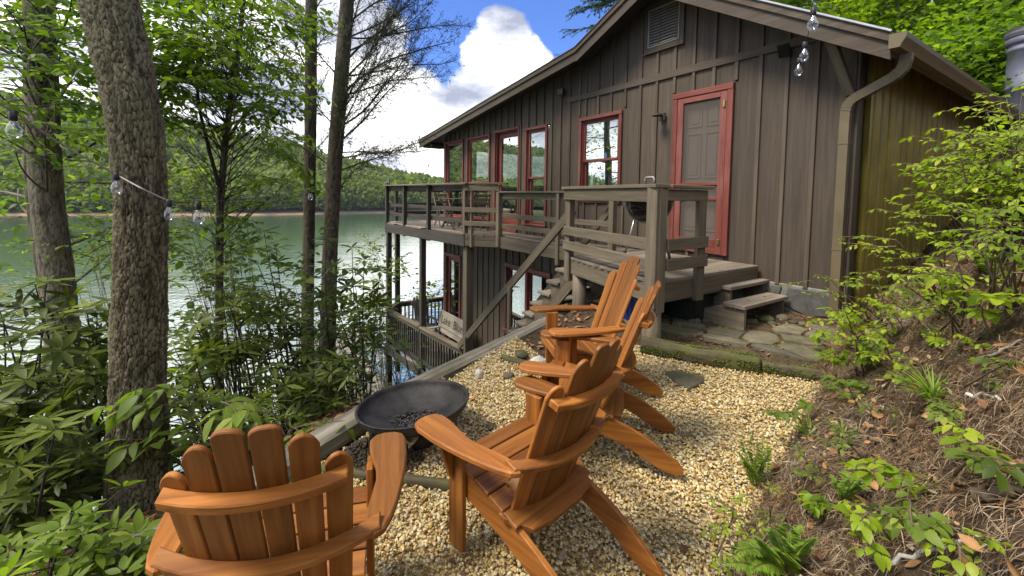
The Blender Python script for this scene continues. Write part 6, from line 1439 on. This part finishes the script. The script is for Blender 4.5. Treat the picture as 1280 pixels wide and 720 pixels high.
# leafy saplings with larger thin leaves
def leafy(label, anchors, base, leafL, mat, ratio=.33, L=.45, dens=.8, shade=.5, name='sapling', group=None, cat='sapling', side=.5, droop=-.2, dirx=None, hi=True, more=1):
    t = wthing(name, label, cat, base, group); lf = LF(); tw = TW(); mbl = MB(); base = np.array(base, float); anchors = list(anchors) + [np.asarray(q) + rng.normal(0, .10, 3) * [1, 1, .8] for q in anchors for _ in range(more)]
    for p in anchors:
        s = base + np.array([rng.normal(0, .06), rng.normal(0, .06), -.05]); m = s * .4 + p * .6 + np.array([rng.normal(0, .05), rng.normal(0, .05), .05]); u = np.linspace(0, 1, 8)[:, None]; c = (1 - u) ** 2 * s + 2 * u * (1 - u) * m + u * u * p; r_ = .0025 + .008 * min(1, np.linalg.norm(p - base)); mbl.tube(c, np.linspace(min(.007, r_), .0018, 8), 5)
        d = unit(p - m) * .5 + np.array([rng.normal(0, .7), rng.normal(0, .5), 0]) if dirx is None else np.array([dirx + rng.normal(0, .35), rng.normal(-.1, .4), rng.normal(.05, .2)])
        spray(lf, tw, p, d, L * rng.uniform(.7, 1.2), leafL, ratio, side, dens, shade=(shade, .16), droop=droop)
    obj('stems', mbl, M['stem'], t); twigs('twigs', tw, M['stem'], t); foliage('foliage', lf, M[mat], t, hi=hi, droop=.22); return t
leafy('leafy sapling with large fresh green leaves beside the oak foot', tips_px(scat(205, 290, 455, 560, 9), 2.3, 2.9), gb(-1.75, 2.7), .105, 'leaf_pale', .25, .32, .7, .5, droop=-.5, more=0)
leafy('leafy sapling with large leaves behind the nearest chair and the timber', tips_px(scat(290, 400, 500, 560, 9), 2.5, 3.1), gb(-1.45, 2.85), .09, 'leaf_pale', .25, .28, .7, .5, droop=-.5, more=0)
leafy('pale green sapling spreading below the slender tree', tips_px(scat(212, 330, 250, 400, 26), 4.6, 6.4), gb(-2.9, 5.2), .07, 'leaf_pale', .32, .55, .8, .45)
leafy('thin branched sapling with small leaves beside the upper deck posts', tips_px(scat(440, 478, 300, 400, 12) + scat(470, 550, 330, 440, 13), 11.8, 13.2), gb(-3.6, 12.6), .10, 'leaf_pale', .36, .8, .55, .55)
leafy('small leaved sapling on the slope left of the lower porch', tips_px(scat(395, 480, 390, 500, 22), 6.5, 9.0), gb(-2.6, 7.2), .08, 'leaf_beech', .32, .6, .8, .6)
leafy('sapling rising between the oak and the slender tree above the water', tips_px(scat(80, 140, 300, 345, 8), 4.4, 5.5), gb(-4.2, 5.2), .06, 'leaf_pale', .34, .4, .7, .35)
leafy('bushy sapling on the slope behind the rhododendrons right of the oak', tips_px(scat(215, 420, 320, 500, 26), 4.6, 6.4), gb(-2.4, 5.4), .10, 'leaf_pale', .34, .6, .8, .55)
leafy('bushy sapling on the slope beyond the left rhododendrons', tips_px(scat(-30, 140, 430, 600, 12), 3.6, 5.0), gb(-4.2, 4.2), .09, 'leaf_beech', .33, .6, .8, .45)

# ------------------------------------------------------------------ trees on the hill to the right
def leafy_tree(name, label, x, y, h, crown0, rad, nlf, mat, leafL=.16, tr=.14, bark='barkpale', group=None, shade=.5, lean=(0, 0)):
    z = gz(x, y); base = np.array([x, y, z - .2]); top = base + np.array([lean[0], lean[1], h]); t = wthing(name, label, 'tree', base, group)
    trunk('trunk', [base, base + (top - base) * .3 + rng.normal(0, .1, 3), base + (top - base) * .65 + rng.normal(0, .15, 3), top], [tr, tr * .8, tr * .55, .02], M[bark], t, seg=70, n_=20, cell=.05, depth=.005)
    mbl = MB(); lf = LF(); nb = 26
    for k in range(nb):
        u = crown0 + (1 - crown0) * (k + rng.random()) / nb; s = base + (top - base) * u; a = rng.uniform(0, 2 * PI); L = rad * (1.15 - .7 * (u - crown0) / (1 - crown0)) * rng.uniform(.6, 1.15); b = curve(s, (math.cos(a), math.sin(a), rng.uniform(.1, .6)), L, 6, (0, 0, -.2), .12); mbl.tube(b, np.linspace(.035, .008, 7), 5)
        for c in range(7):
            q = b[rng.integers(2, 7)] + rng.normal(0, .28, 3); kk = int(nlf / nb / 7); off = rng.normal(0, 1, (kk, 3)) * [.42, .42, .14]; lf.add(q + off, rng.normal(0, 1, (kk, 3)) * [1, 1, .4], rng.normal(0, .35, (kk, 3)) + [0, 0, 1], leafL * rng.uniform(.6, 1.2, kk), leafL * .32, shade + rng.normal(0, .12) + rng.normal(0, .13, kk))
    obj('limbs', mbl, M[bark], t); foliage('crown', lf, M[mat], t, hi=False); return t
TR_ = [(13.2, 13.0, 11, .30, 2.6, 'pale trunked tree on the hill just left of the stove pipe', 'leaf_bright'), (10.5, 12.5, 9, .2, 2.5, 'bright green tree behind the corner of the roof', 'leaf_bright'), (17, 15, 13, .15, 3.0, 'leafy tree high on the hill behind the stove pipe', 'leaf_pale'), (13, 17, 14, .15, 3.2, 'tall leafy tree behind the right end of the gutter', 'leaf_pale'),
       (10, 17.5, 13, .2, 3.0, 'tall tree in leaf rising behind the cabin roof, right of the ridge', 'leaf_pale'), (20, 18, 15, .1, 3.5, 'big tree on the crest at the right edge', 'leaf_beech'), (15.5, 11.5, 8, .1, 2.2, 'low spreading tree on the hill by the stove pipe', 'leaf_bright'), (17.5, 21, 16, .15, 3.6, 'tall dark tree on the crest behind the gutter', 'leaf_beech'), (12, 22, 16, .2, 3.6, 'tall dark tree far behind the roof, near the drip edge', 'leaf_beech'), (24, 22, 16, .1, 3.8, 'farthest tree on the crest at the right edge', 'leaf_pale')]
TR_ += [(14.5, 9.5, 6, .05, 2.2, 'young tree on the hill right of the stove pipe', 'leaf_bright'), (11.5, 10.8, 5.5, .05, 2.0, 'bushy young tree on the hill behind the far end of the gutter', 'leaf_pale'), (9.6, 9.2, 3.4, .05, 1.6, 'bushy understorey tree just beyond the back corner of the cabin', 'leaf_beech'), (16, 13, 10, .05, 3.0, 'dense tree on the hill behind the stove pipe, lower crown', 'leaf_pale'),
        (12.2, 15, 11, .1, 3.0, 'dense tree behind the gutter with a crown down to the ground', 'leaf_pale'), (8.5, 15.5, 11, .15, 2.8, 'dense tree behind the back of the cabin roof', 'leaf_pale'), (21, 15, 13, .05, 3.4, 'dense tree beyond the right edge of the hill', 'leaf_beech'), (15, 19, 15, .1, 3.5, 'dense tall tree on the crest behind the others', 'leaf_beech'), (9, 21, 15, .2, 3.5, 'tall tree far behind the cabin ridge', 'leaf_beech'), (19, 25, 17, .1, 4, 'back row tree on the crest, right of the gutter end', 'leaf_beech'), (14, 27, 18, .1, 4, 'back row tree on the crest, above the gutter', 'leaf_beech')]
for x, y, h, c0, rd, lab, mt_ in TR_: leafy_tree('hill_tree', lab, x, y, h, c0, rd, 8500, mt_, leafL=.19 if y < 16 else .24, group='trees on the hill to the right', bark='barkpale' if h < 12 else 'bark2', shade=.42)
for x, y, h, lab in ((-12.3, 9.6, 17, 'unseen tall tree added outside the left edge for window reflections, nearer the cabin'), (-14.0, 11.2, 16, 'unseen tall tree added outside the left edge for window reflections, farther out')): leafy_tree('reflection_tree', lab, x, y, h, .42, 2.3, 1500, 'leaf_beech', .16, .26, 'bark2', 'trees added for window reflections', .5)  # unseen trees, added off frame so the window panes have something to reflect
# one more tree, added at the left edge for the windows to mirror
for x, y, h, lab in ((-7.5, 7.0, 12, 'leafy tree added at the left edge for window reflections, behind the beech'),): leafy_tree('reflection_tree', lab, x, y, h, .35, 2.2, 1900, 'leaf_beech', .16, .16, 'bark2', 'trees added for window reflections', .5)
# ------------------------------------------------------------------ bank on the right: straw, leaves, sticks, plants
def bank_points(k, smin, smax, tmin, tmax):
    s = rng.uniform(smin, smax, k); t = rng.uniform(tmin, tmax, k); x = _f1[0] + FD[0] * t + FN[0] * s; y = _f1[1] + FD[1] * t + FN[1] * s; return x, y
def bank_normal(x, y, e=.04):
    zx = (ground(x + e, y) - ground(x - e, y)) / (2 * e); zy = (ground(x, y + e) - ground(x, y - e)) / (2 * e); return unit(np.stack([-zx, -zy, np.ones_like(zx)], 1))
M['straw'] = rampmat('pine_straw', [(0, (0.05, 0.03, 0.016)), (.3, (0.15, 0.095, 0.05)), (.6, (0.27, 0.185, 0.105)), (.85, (0.38, 0.29, 0.19)), (1, (0.46, 0.42, 0.36))], rough=.75, nvar=.25)
k = 190000; x, y = bank_points(k, -.10, 2.3, -1.2, 3.6); keep = (rng.random(k) < np.clip((dbank(x, y) + .12) / .3, .06, 1)) & (.55 + fbm(x * 2.2, y * 2.2, 77) * 1.5 > rng.random(k) * .7); x, y = x[keep], y[keep]; k = len(x)
Nn = bank_normal(x, y); a = rng.normal(0, 1, (k, 3)); D = unit(a - Nn * (a * Nn).sum(1)[:, None] + Nn * rng.normal(0, .22, (k, 1))); P = np.stack([x, y, ground(x, y) + rng.uniform(.0, .028, k)], 1)
lf = LF(); lf.add(P, D, Nn + rng.normal(0, .3, (k, 3)), rng.uniform(.035, .11, k), rng.uniform(.0006, .0016, k), np.clip(rng.random(k) * .8 + .9 * fbm(x * 2.5, y * 2.5, 78) + .12, 0, 1)); o = foliage('pine_straw', lf, M['straw'], None, hi=False, droop=.12, fold=.6); tag(o, 'brown pine straw covering the bank on the right', 'pine straw', kind='stuff')
k = 4600; x, y = bank_points(k, -.05, 2.6, -1.2, 4.2); keep = rng.random(k) < np.clip((dbank(x, y) + .1) / .4, .1, 1); x, y = x[keep], y[keep]; k = len(x)
Nn = unit(bank_normal(x, y) + rng.normal(0, .6, (k, 3))); a = rng.normal(0, 1, (k, 3)); D = unit(a - Nn * (a * Nn).sum(1)[:, None]); P = np.stack([x, y, ground(x, y) + rng.uniform(.0, .03, k)], 1)
L = rng.uniform(.02, .06, k) * rng.choice([.45, .6, .8, 1.1], k); lf = LF(); lf.add(P, D, Nn, L, L * rng.uniform(.22, .36, k), np.clip(rng.normal(.45, .28, k), 0, 1)); o = foliage('leaf_litter', lf, M['dryleaf'], None, hi=True, droop=-.25, fold=.5); tag(o, 'dry brown leaves scattered over the bank', 'leaf litter', kind='stuff')
# litter on the left slope and on the mulch beyond the log
k = 5200; x = rng.uniform(-4.5, .9, k); y = rng.uniform(.8, 6.2, k); keep = ((dleft(x, y) > .2) | ((dleft(x, y) < -.05) & (y > 4.15))) & ~inpoly(x, y, PATIO); x, y = x[keep], y[keep]; k = len(x); Nn = unit(bank_normal(x, y) + rng.normal(0, .3, (k, 3))); a = rng.normal(0, 1, (k, 3)); D = unit(a - Nn * (a * Nn).sum(1)[:, None]); P = np.stack([x, y, ground(x, y) + rng.uniform(.003, .02, k)], 1); L = rng.uniform(.03, .08, k)
lf = LF(); lf.add(P, D, Nn, L, L * .3, np.clip(rng.normal(.35, .25, k), 0, 1)); o = foliage('leaf_litter', lf, M['dryleaf'], None, hi=True, droop=-.2, fold=.4); tag(o, 'dry leaves lying on the slope below the timber', 'leaf litter', kind='stuff')
# dry leaf and bark crumbs on the flagstone terrace
k = 1500; th = rng.uniform(-1.9, 1.3, k); oh = rng.uniform(.0, 1.6, k); XY = np.array([H(a_, b_)[:2] for a_, b_ in zip(th, oh)]); x, y = XY[:, 0], XY[:, 1]; Nn = unit(rng.normal(0, .25, (k, 3)) + [0, 0, 1]); a = rng.normal(0, 1, (k, 3)); D = unit(a * [1, 1, .2]); P = np.stack([x, y, ground(x, y) + rng.uniform(.004, .012, k)], 1); L = rng.uniform(.012, .04, k)
lf = LF(); lf.add(P, D, Nn, L, L * .3, np.clip(rng.normal(.5, .25, k), 0, 1)); o = foliage('leaf_litter', lf, M['dryleaf'], None, hi=True, droop=-.1, fold=.3); tag(o, 'leaf crumbs between the flagstones', 'leaf litter', kind='stuff')

def onbank(px, py, dz=0.0):
    d = ray(px, py); lo = .5
    for k in np.arange(.6, 14, .02):
        p = CAM + d * k
        if p[2] < gz(p[0], p[1]) + dz: return p
    return CAM + d * 6
def stick(label, pts, r, mat='greywood', dz=.02):
    P = [onbank(*p) + np.array([0, 0, dz]) for p in pts]; mb = MB(); t = np.linspace(0, 1, 12); L = np.linspace(0, 1, len(P)); Q = np.stack([np.interp(t, L, np.array(P)[:, i]) for i in range(3)], 1) + rng.normal(0, .004, (12, 3)); c = Q[0].copy(); mb.tube(Q - c, np.linspace(r, r * .55, 12) * rng.uniform(.85, 1.15, 12), 7); o = obj('stick', mb, M[mat]); o.location = tuple(c); tag(o, label, 'stick'); return o
stick('pale bare stick in the bottom right corner of the bank', [(1108, 716), (1150, 700), (1190, 690), (1222, 676)], .007, 'palestone')
stick('broken brown branch lying on the bank at the right edge', [(1222, 636), (1250, 634), (1279, 630)], .016, 'stem', .03)
stick('thin grey twig sloping down the bank beside the ferny shrub', [(985, 590), (995, 625), (1006, 655)], .005)
stick('grey stick on the straw left of the grass tuft', [(1050, 555), (1080, 548), (1105, 560)], .006)
stick('short bleached stick below the grass tuft', [(1205, 500), (1230, 498), (1252, 507)], .009, 'palestone')
stick('curved grey stick high on the bank near the right edge', [(1215, 455), (1245, 448), (1279, 430)], .008)
stick('dark stick near the foot of the bank', [(1000, 560), (1030, 545), (1060, 550)], .006, 'stem')
rock('pale lichen covered stone on the lower bank', onbank(1086, 652), .05, M['mossstone'], flat=(1.2, .8, .4))
for px, py, lab in ((1128, 690, 'large brown oak leaf near the bottom of the bank'), (1170, 653, 'tan oak leaf lying flat on the bank'), (1112, 543, 'dark red brown leaf standing on the bank'), (1060, 610, 'rust coloured leaf by the foot of the bank'), (1190, 500, 'reddish leaf behind the grass tuft'), (1222, 430, 'large pale curled leaf high on the bank'), (1262, 520, 'bleached curled leaf at the right edge'), (1100, 580, 'yellow turning leaf on a seedling stem')):
    o = dry_leaf(lab, onbank(px, py) + np.array([0, 0, .02]), rng.uniform(.04, .065), rng.uniform(0, 6), None, rng.uniform(-.4, .6))
    if 'yellow' in lab: o.data.materials[0] = M['yellowleaf']

def bank_shrub(label, pts, base_px, leafL, L=.35, mat='leaf_bright', ratio=.30, dens=.8, shade=.5, side=.45, dirx=-.6, name='bank_shrub', droop=-.12, dz=.0):
    b = onbank(*base_px); A = []
    for (x, y) in pts:
        Y = b[1] * rng.uniform(.88, 1.08); A.append(atY(x, y, Y))
    return leafy(label, A, b, leafL, mat, ratio, L, dens, shade, name, 'shrubs on the bank', 'shrub', side, droop, dirx, more=0 if name == 'seedling' else (3 if 'tall' in label else 1))
bank_shrub('tall bright leaved shrub at the right edge in front of the stove pipe', scat(1225, 1300, 135, 250, 24), (1285, 290), .042, .30, shade=.55)
bank_shrub('bright shrub with tiered leaf sprays against the corrugated wall', [(1200, 190), (1185, 215), (1205, 235), (1178, 250), (1220, 210), (1190, 270), (1195, 265), (1215, 240), (1225, 280), (1160, 300), (1190, 300), (1210, 310)], (1245, 330), .039, .26, shade=.6)
bank_shrub('slender bright shrub reaching left below the corrugated wall', [(1130, 268), (1150, 290), (1120, 300), (1140, 320), (1165, 325), (1110, 330), (1130, 345), (1180, 335), (1155, 350)], (1185, 380), .032, .26, shade=.55, dirx=-.9)
bank_shrub('low airy shrub in front of the downspout', [(1035, 345), (1060, 350), (1080, 355), (1050, 365), (1095, 345), (1110, 360), (1085, 372)], (1100, 400), .030, .22, 'leaf_bright', .3, .6, .45, dirx=-.9)
bank_shrub('leafy green shrub on the bank between the bright shrubs and the edge', scat(1225, 1290, 270, 340, 9), (1275, 380), .036, .22, 'leaf_bright', .3, .8, .4)
bank_shrub('broad leaved seedling with lobed leaves at the terrace corner', [(1045, 385), (1065, 400), (1085, 388), (1040, 408), (1072, 415)], (1066, 425), .07, .15, 'leaf_bright', .36, .7, .55, side=.7, name='seedling')
bank_shrub('broad leaved seedling on the bank under the low airy shrub', [(1110, 385), (1130, 395), (1150, 382), (1165, 395), (1120, 405)], (1135, 415), .06, .14, 'leaf_bright', .33, .7, .6, side=.7, name='seedling')
bank_shrub('seedling with long upright leaves below the tall bright shrub', [(1185, 350), (1205, 345), (1195, 365), (1220, 360)], (1200, 390), .075, .10, 'leaf_bright', .28, .6, .7, side=.7, name='seedling')
bank_shrub('bright seedlings at the right edge of the bank', [(1240, 375), (1260, 370), (1275, 385), (1250, 395)], (1262, 410), .055, .12, 'leaf_bright', .33, .7, .6, side=.7, name='seedling')
bank_shrub('small seedling with a yellow leaf in the middle of the bank', [(1105, 590), (1130, 580), (1150, 588), (1165, 595), (1180, 602)], (1140, 612), .042, .11, 'leaf_bright', .3, .7, .5, side=.7, name='seedling')
bank_shrub('small seedling near the bottom of the bank', [(1095, 660), (1105, 640), (1120, 655), (1085, 640)], (1100, 680), .034, .08, 'leaf_bright', .32, .7, .5, side=.7, name='seedling')
bank_shrub('dark seedling at the edge of the gravel', [(985, 515), (1000, 508), (1010, 520), (1025, 512)], (1005, 530), .05, .11, 'leaf_beech', .33, .7, .6, side=.7, name='seedling')
bank_shrub('tiny seedling by the low mossy timber', [(1055, 475), (1085, 478), (1100, 485), (1070, 490)], (1080, 500), .05, .11, 'leaf_pale', .33, .7, .6, side=.7, name='seedling')
BS = [(1180, 520), (1095, 525), (1225, 560), (1130, 470), (1195, 440), (1250, 470), (1040, 640), (1150, 650), (1215, 690), (1065, 560), (1020, 600), (1260, 590), (1110, 440), (1090, 450), (1160, 430)]
BLB = ['pale sprout between the grass tuft and the middle seedlings', 'little green sprout left of the grass tuft', 'little sprout beside the broken branch', 'leafy sprout above the grass tuft', 'leafy sprout high on the bank below the bright seedlings', 'leafy sprout near the bleached curled leaf', 'low sprout above the feathery plant', 'low sprout beside the tan oak leaf', 'sprout beside the pale bare stick', 'sprout by the rust coloured leaf', 'sprout at the foot of the bank behind the ferny seedling', 'sprout at the right edge under the broken branch', 'sprout under the broad leaved seedling', 'sprout between the terrace corner and the grass tuft', 'broad sprout below the upright leaved seedling']
for (x_, y_), lb in zip(BS, BLB): bank_shrub(lb, [(x_ + rng.uniform(-16, 16), y_ - rng.uniform(4, 22)) for _ in range(4)], (x_, y_ + 4), rng.uniform(.022, .042), .08, 'leaf_bright' if rng.random() < .6 else 'leaf_pale', .3, .7, .5, side=.7, name='seedling')
bank_shrub('spreading bright shrub on the upper bank under the tiered shrub', scat(1150, 1240, 330, 395, 7), (1205, 412), .034, .18, 'leaf_bright', .3, .8, .55)
bank_shrub('loose green shrub at the foot of the bank by the terrace corner', scat(1040, 1120, 400, 450, 9), (1085, 462), .045, .18, 'leaf_bright', .3, .7, .45)
bank_shrub('loose leafy plants between gravel and bank near the bottom', scat(905, 985, 620, 690, 7), (955, 700), .024, .10, 'leaf_bright', .28, .7, .5)
# ferny fronds
def fern(label, tips, base_px, pin=.03, name='fern', fine=1.0):
    b = onbank(*base_px); t = wthing(name, label, 'fern', b, 'ferns on the bank'); lf = LF(); tw = TW()
    for (x, y) in tips:
        p = atY(x, y, b[1] * rng.uniform(.9, 1.06)); s = b + rng.normal(0, .02, 3) * [1, 1, 0]; m = (s + p) / 2 + np.array([0, 0, .06]); u = np.linspace(0, 1, 15)[:, None]; c = (1 - u) ** 2 * s + 2 * u * (1 - u) * m + u * u * p; chain(tw, c, .002, .001)
        n_ = int(34 * fine)
        for j in range(4, n_):
            v = j / n_ * 14; k = min(int(v), 13); q = c[k] + (c[k + 1] - c[k]) * (v - k); tn = unit(c[k + 1] - c[k]); sd = unit(np.cross(tn, [0, 0, 1])); w = pin * math.sin(PI * (j / n_) ** .8) + .008
            for s_ in (-1, 1): lf.add(q, tn * .45 + sd * s_ + [0, 0, rng.normal(.05, .15)], [0, 0, 1] + rng.normal(0, .2, 3), w * rng.uniform(.8, 1.2), w * .16, .5 + rng.normal(0, .18))
    twigs('stems', tw, M['stem'], t); foliage('fronds', lf, M['leaf_fern'], t, hi=False); return t
fern('feathery green plant at the bottom of the bank', [(920, 690), (945, 672), (965, 660), (985, 655), (1005, 660), (1020, 672), (1040, 680), (1055, 690), (940, 712), (975, 690), (1010, 695), (1035, 705), (900, 705)], (980, 716), .045)
fern('fine ferny seedling standing in the gravel by the bank', [(925, 548), (940, 538), (955, 545), (965, 560), (930, 575), (950, 570), (918, 562)], (948, 610), .035)
fern('low fern beside the fine ferny seedling', [(1040, 600), (1060, 590), (1075, 600), (1050, 615), (1085, 612)], (1062, 630), .03)
fern('fern below the corrugated wall', [(1120, 340), (1140, 355), (1100, 365), (1165, 372), (1110, 380)], (1140, 395), .05)
fern('fern tucked under the tall bright shrub', [(1215, 310), (1240, 300), (1265, 320), (1230, 330)], (1245, 350), .05)
# grass tufts
def tuft(label, base_px, n_, L, spread=.6, mat='leaf_fern'):
    b = onbank(*base_px); t = wthing('grass_tuft', label, 'grass', b, 'grass tufts'); lf = LF(); a = rng.uniform(0, 2 * PI, n_); P = b + np.stack([np.cos(a), np.sin(a), np.zeros(n_)], 1) * rng.uniform(0, .03, (n_, 1)); e = rng.uniform(.25, spread, n_); D = np.stack([np.cos(a) * e, np.sin(a) * e, np.ones(n_)], 1)
    lf.add(P, D, np.stack([np.cos(a), np.sin(a), -e], 1) * -1, L * rng.uniform(.6, 1.2, n_), .004, .5 + rng.normal(0, .15, n_)); foliage('blades', lf, M[mat], t, hi=True, droop=.45, fold=.3)
tuft('arching grass tuft in the middle of the bank', (1166, 500), 90, .17, 1.3)
tuft('small grass tuft at the foot of the bank', (1012, 545), 40, .12, 1.0)
tuft('sparse grass tuft near the bottom of the bank', (1055, 545), 30, .10, 1.0)
tuft('grass tuft beside the low mossy timber', (1040, 490), 40, .10, 1.0)

# ------------------------------------------------------------------ stove pipe
sp = atY(1283, 150, 7.6); z0 = gz(sp[0], sp[1]); zt = atY(1270, 32, 7.6)[2]
pp_ = wthing('stove_pipe', 'galvanised stove pipe with a dark cap at the right edge', 'stove pipe', (sp[0], sp[1], z0))
r = .285; mt = trm(sp[0], sp[1], 0)
mb = MB(); mb.lathe([(r, z0 - .3), (r, zt - 1.05), (r + .006, zt - 1.045), (r + .006, zt - 1.02), (r, zt - 1.015), (r, zt - .42), (r + .015, zt - .41), (r + .015, zt - .36), (r, zt - .35), (r, zt - .3)], 48, mt); obj('pipe', mb, M['pipe'], pp_)
mb = MB(); mb.lathe([(r + .01, zt - .3), (r + .03, zt - .29), (r + .035, zt - .2), (r + .01, zt - .18), (r + .05, zt - .14), (r + .055, zt - .08), (r - .02, zt - .02), (.001, zt)], 48, mt); obj('cap', mb, M['pipe'], pp_)
mb = MB(); mb.lathe([(r + .02, zt - .195), (r + .03, zt - .17), (r + .02, zt - .145)], 48, mt); mb.lathe([(r + .058, zt - .085), (r + .03, zt - .03), (.01, zt + .012)], 48, mt); obj('rain_collar', mb, M['iron'], pp_)

# ------------------------------------------------------------------ string lights
def bulb(parent, p, s=1.0, up=False):
    sg = 1 if up else -1; mt = trm(*p); mb = MB(); mb.lathe([(.001, sg * 0), (.012 * s, sg * .002), (.016 * s, sg * .010 * s), (.017 * s, sg * .045 * s), (.013 * s, sg * .05 * s)], 14, mt); sk = obj('socket', mb, M['black'], parent)
    mb = MB(); mb.lathe([(.011 * s, sg * .048 * s), (.014 * s, sg * .058 * s), (.026 * s, sg * .08 * s), (.031 * s, sg * .10 * s), (.028 * s, sg * .122 * s), (.015 * s, sg * .138 * s), (.001, sg * .142 * s)], 20, mt); obj('globe', mb, M['bulb'], sk)
    mb = MB(); mb.tube([p + np.array([0, 0, sg * .05 * s]), p + np.array([.003 * s, 0, sg * .09 * s])], .003 * s, 5); mb.tube([p + np.array([-.006 * s, 0, sg * .085 * s]), p + np.array([.006 * s, .004, sg * .1 * s])], .0015 * s, 4); obj('filament', mb, M['alu'], sk)
def cordline(label, pts, bulbs, sag=.04, s=1.0, r=.0035, ups=()):
    t = wthing('string_lights', label, 'string lights', pts[0], 'string lights'); Q = []
    for a, b in zip(pts[:-1], pts[1:]):
        for u in np.linspace(0, 1, 14, endpoint=False): Q.append(a + (b - a) * u - np.array([0, 0, sag * 4 * u * (1 - u) * np.linalg.norm(b - a) / 2]))
    Q.append(pts[-1]); mb = MB(); mb.tube(Q, r, 6); obj('cord', mb, M['cord'] if r < .0045 else M['louvre'], t)
    for i, p in enumerate(bulbs):
        q = min(Q, key=lambda v: np.linalg.norm(v - p)); q = q.copy(); q[0], q[1] = p[0], p[1]; bulb(t, p, s, i in ups)
oak_s = atY(142, 200, 2.40); 
cordline('bulb string from the left edge to the oak trunk', [atY(-60, 95, 1.75), atY(14, 138, 1.95), atY(80, 182, 2.2), atY(145, 218, 2.42), atY(178, 236, 2.385), atY(208, 250, 2.46)], [atY(16, 139, 1.95), atY(145, 216, 2.41), atY(211, 249, 2.45)], .01, .85, .0048)
cordline('bulb string running from the oak past the hemlocks to the deck corner', [atY(210, 251, 2.5), atY(249, 252, 3.2), atY(388, 236, 6.9), atY(482, 222, 12.4), np.array([*H(9.3, 1.42)[:2], 1.95])], [atY(248, 252, 3.2), atY(388, 237, 6.85), np.array([*H(9.25, 1.40)[:2], 1.87])], .02, 1.2, .004, (2,))
cordline('thin bulb string looping along the deck windows', [np.array([*H(8.5, .5)[:2], 2.45]), np.array([*H(5.2, .3)[:2], 2.8]), np.array([*H(3.3, .08)[:2], 3.15])], [np.array([*H(8.45, .5)[:2], 2.45]), np.array([*H(4.75, .28)[:2], 2.82]), np.array([*H(3.62, .12)[:2], 3.02])], .03, 1.1)
g0_ = np.array(H(-.92, .50, 3.34)); 
cordline('three clear bulbs hanging from the rake board above the knee brace', [atY(1020, -14, 3.7), atY(1017, 10, 3.7), atY(1010, 44, 4.15), atY(1006, 55, 4.3), atY(1000, 74, 4.6), atY(985, 80, 4.9)], [atY(1017, 9, 3.7), atY(1006, 52, 4.25), atY(999, 72, 4.6)], .0, 1.35, .003)
# gangway and dock down on the lake
dk = wthing('lake_dock', 'grey plank dock with thin railing posts on the water below the trees', 'dock', (-6.5, 18, WATER))
mb = MB()
a = np.array([-5.0, 15.5, WATER + .55]); b = np.array([-8.6, 21.5, WATER + .4]); d = unit(b - a); sd = np.array([-d[1], d[0], 0])
for k in np.arange(0, np.linalg.norm(b - a), .16):
    p = a + d * k; mb.beam(p - sd * .75, p + sd * .75, .145, .035)
for k in range(5):
    for q in range(14): mb.beam(b + d * (q * .16 + .1) - sd * (1.6), b + d * (q * .16 + .1) + sd * 1.6, .145, .035) if k == 0 else None
obj('planks', mb, M['greywood'], dk); 
for k in np.arange(.2, np.linalg.norm(b - a), 1.3):
    for s_ in (-1, 1):
        mb = MB(); p = a + d * k + sd * s_ * .72; mb.beam(p - [0, 0, .8], p + [0, 0, 1.0], .06, .06, (0, 1, 0)); obj('post', mb, M['greywood'], dk)
for s_ in (-1, 1): mb = MB(); mb.beam(a + sd * s_ * .72 + [0, 0, 1.0], b + sd * s_ * .72 + [0, 0, 1.0], .09, .04); obj('rail', mb, M['greywood'], dk)
SC.view_settings.view_transform = 'Standard'; SC.view_settings.look = 'None'; SC.view_settings.gamma = 1.0; SC.view_settings.exposure = 1.65
SC.view_settings.use_curve_mapping = False
cy = SC.cycles
cy.max_bounces = 7; cy.diffuse_bounces = 3; cy.glossy_bounces = 4; cy.transmission_bounces = 4; cy.transparent_max_bounces = 12
cy.caustics_reflective = False; cy.caustics_refractive = False; cy.sample_clamp_indirect = 6
cy.use_denoising = True
try: cy.denoiser = 'OPENIMAGEDENOISE'; cy.denoising_input_passes = 'RGB_ALBEDO_NORMAL'
except Exception: pass
cy.volume_bounces = 0; cy.volume_step_rate = 10; cy.volume_max_steps = 16
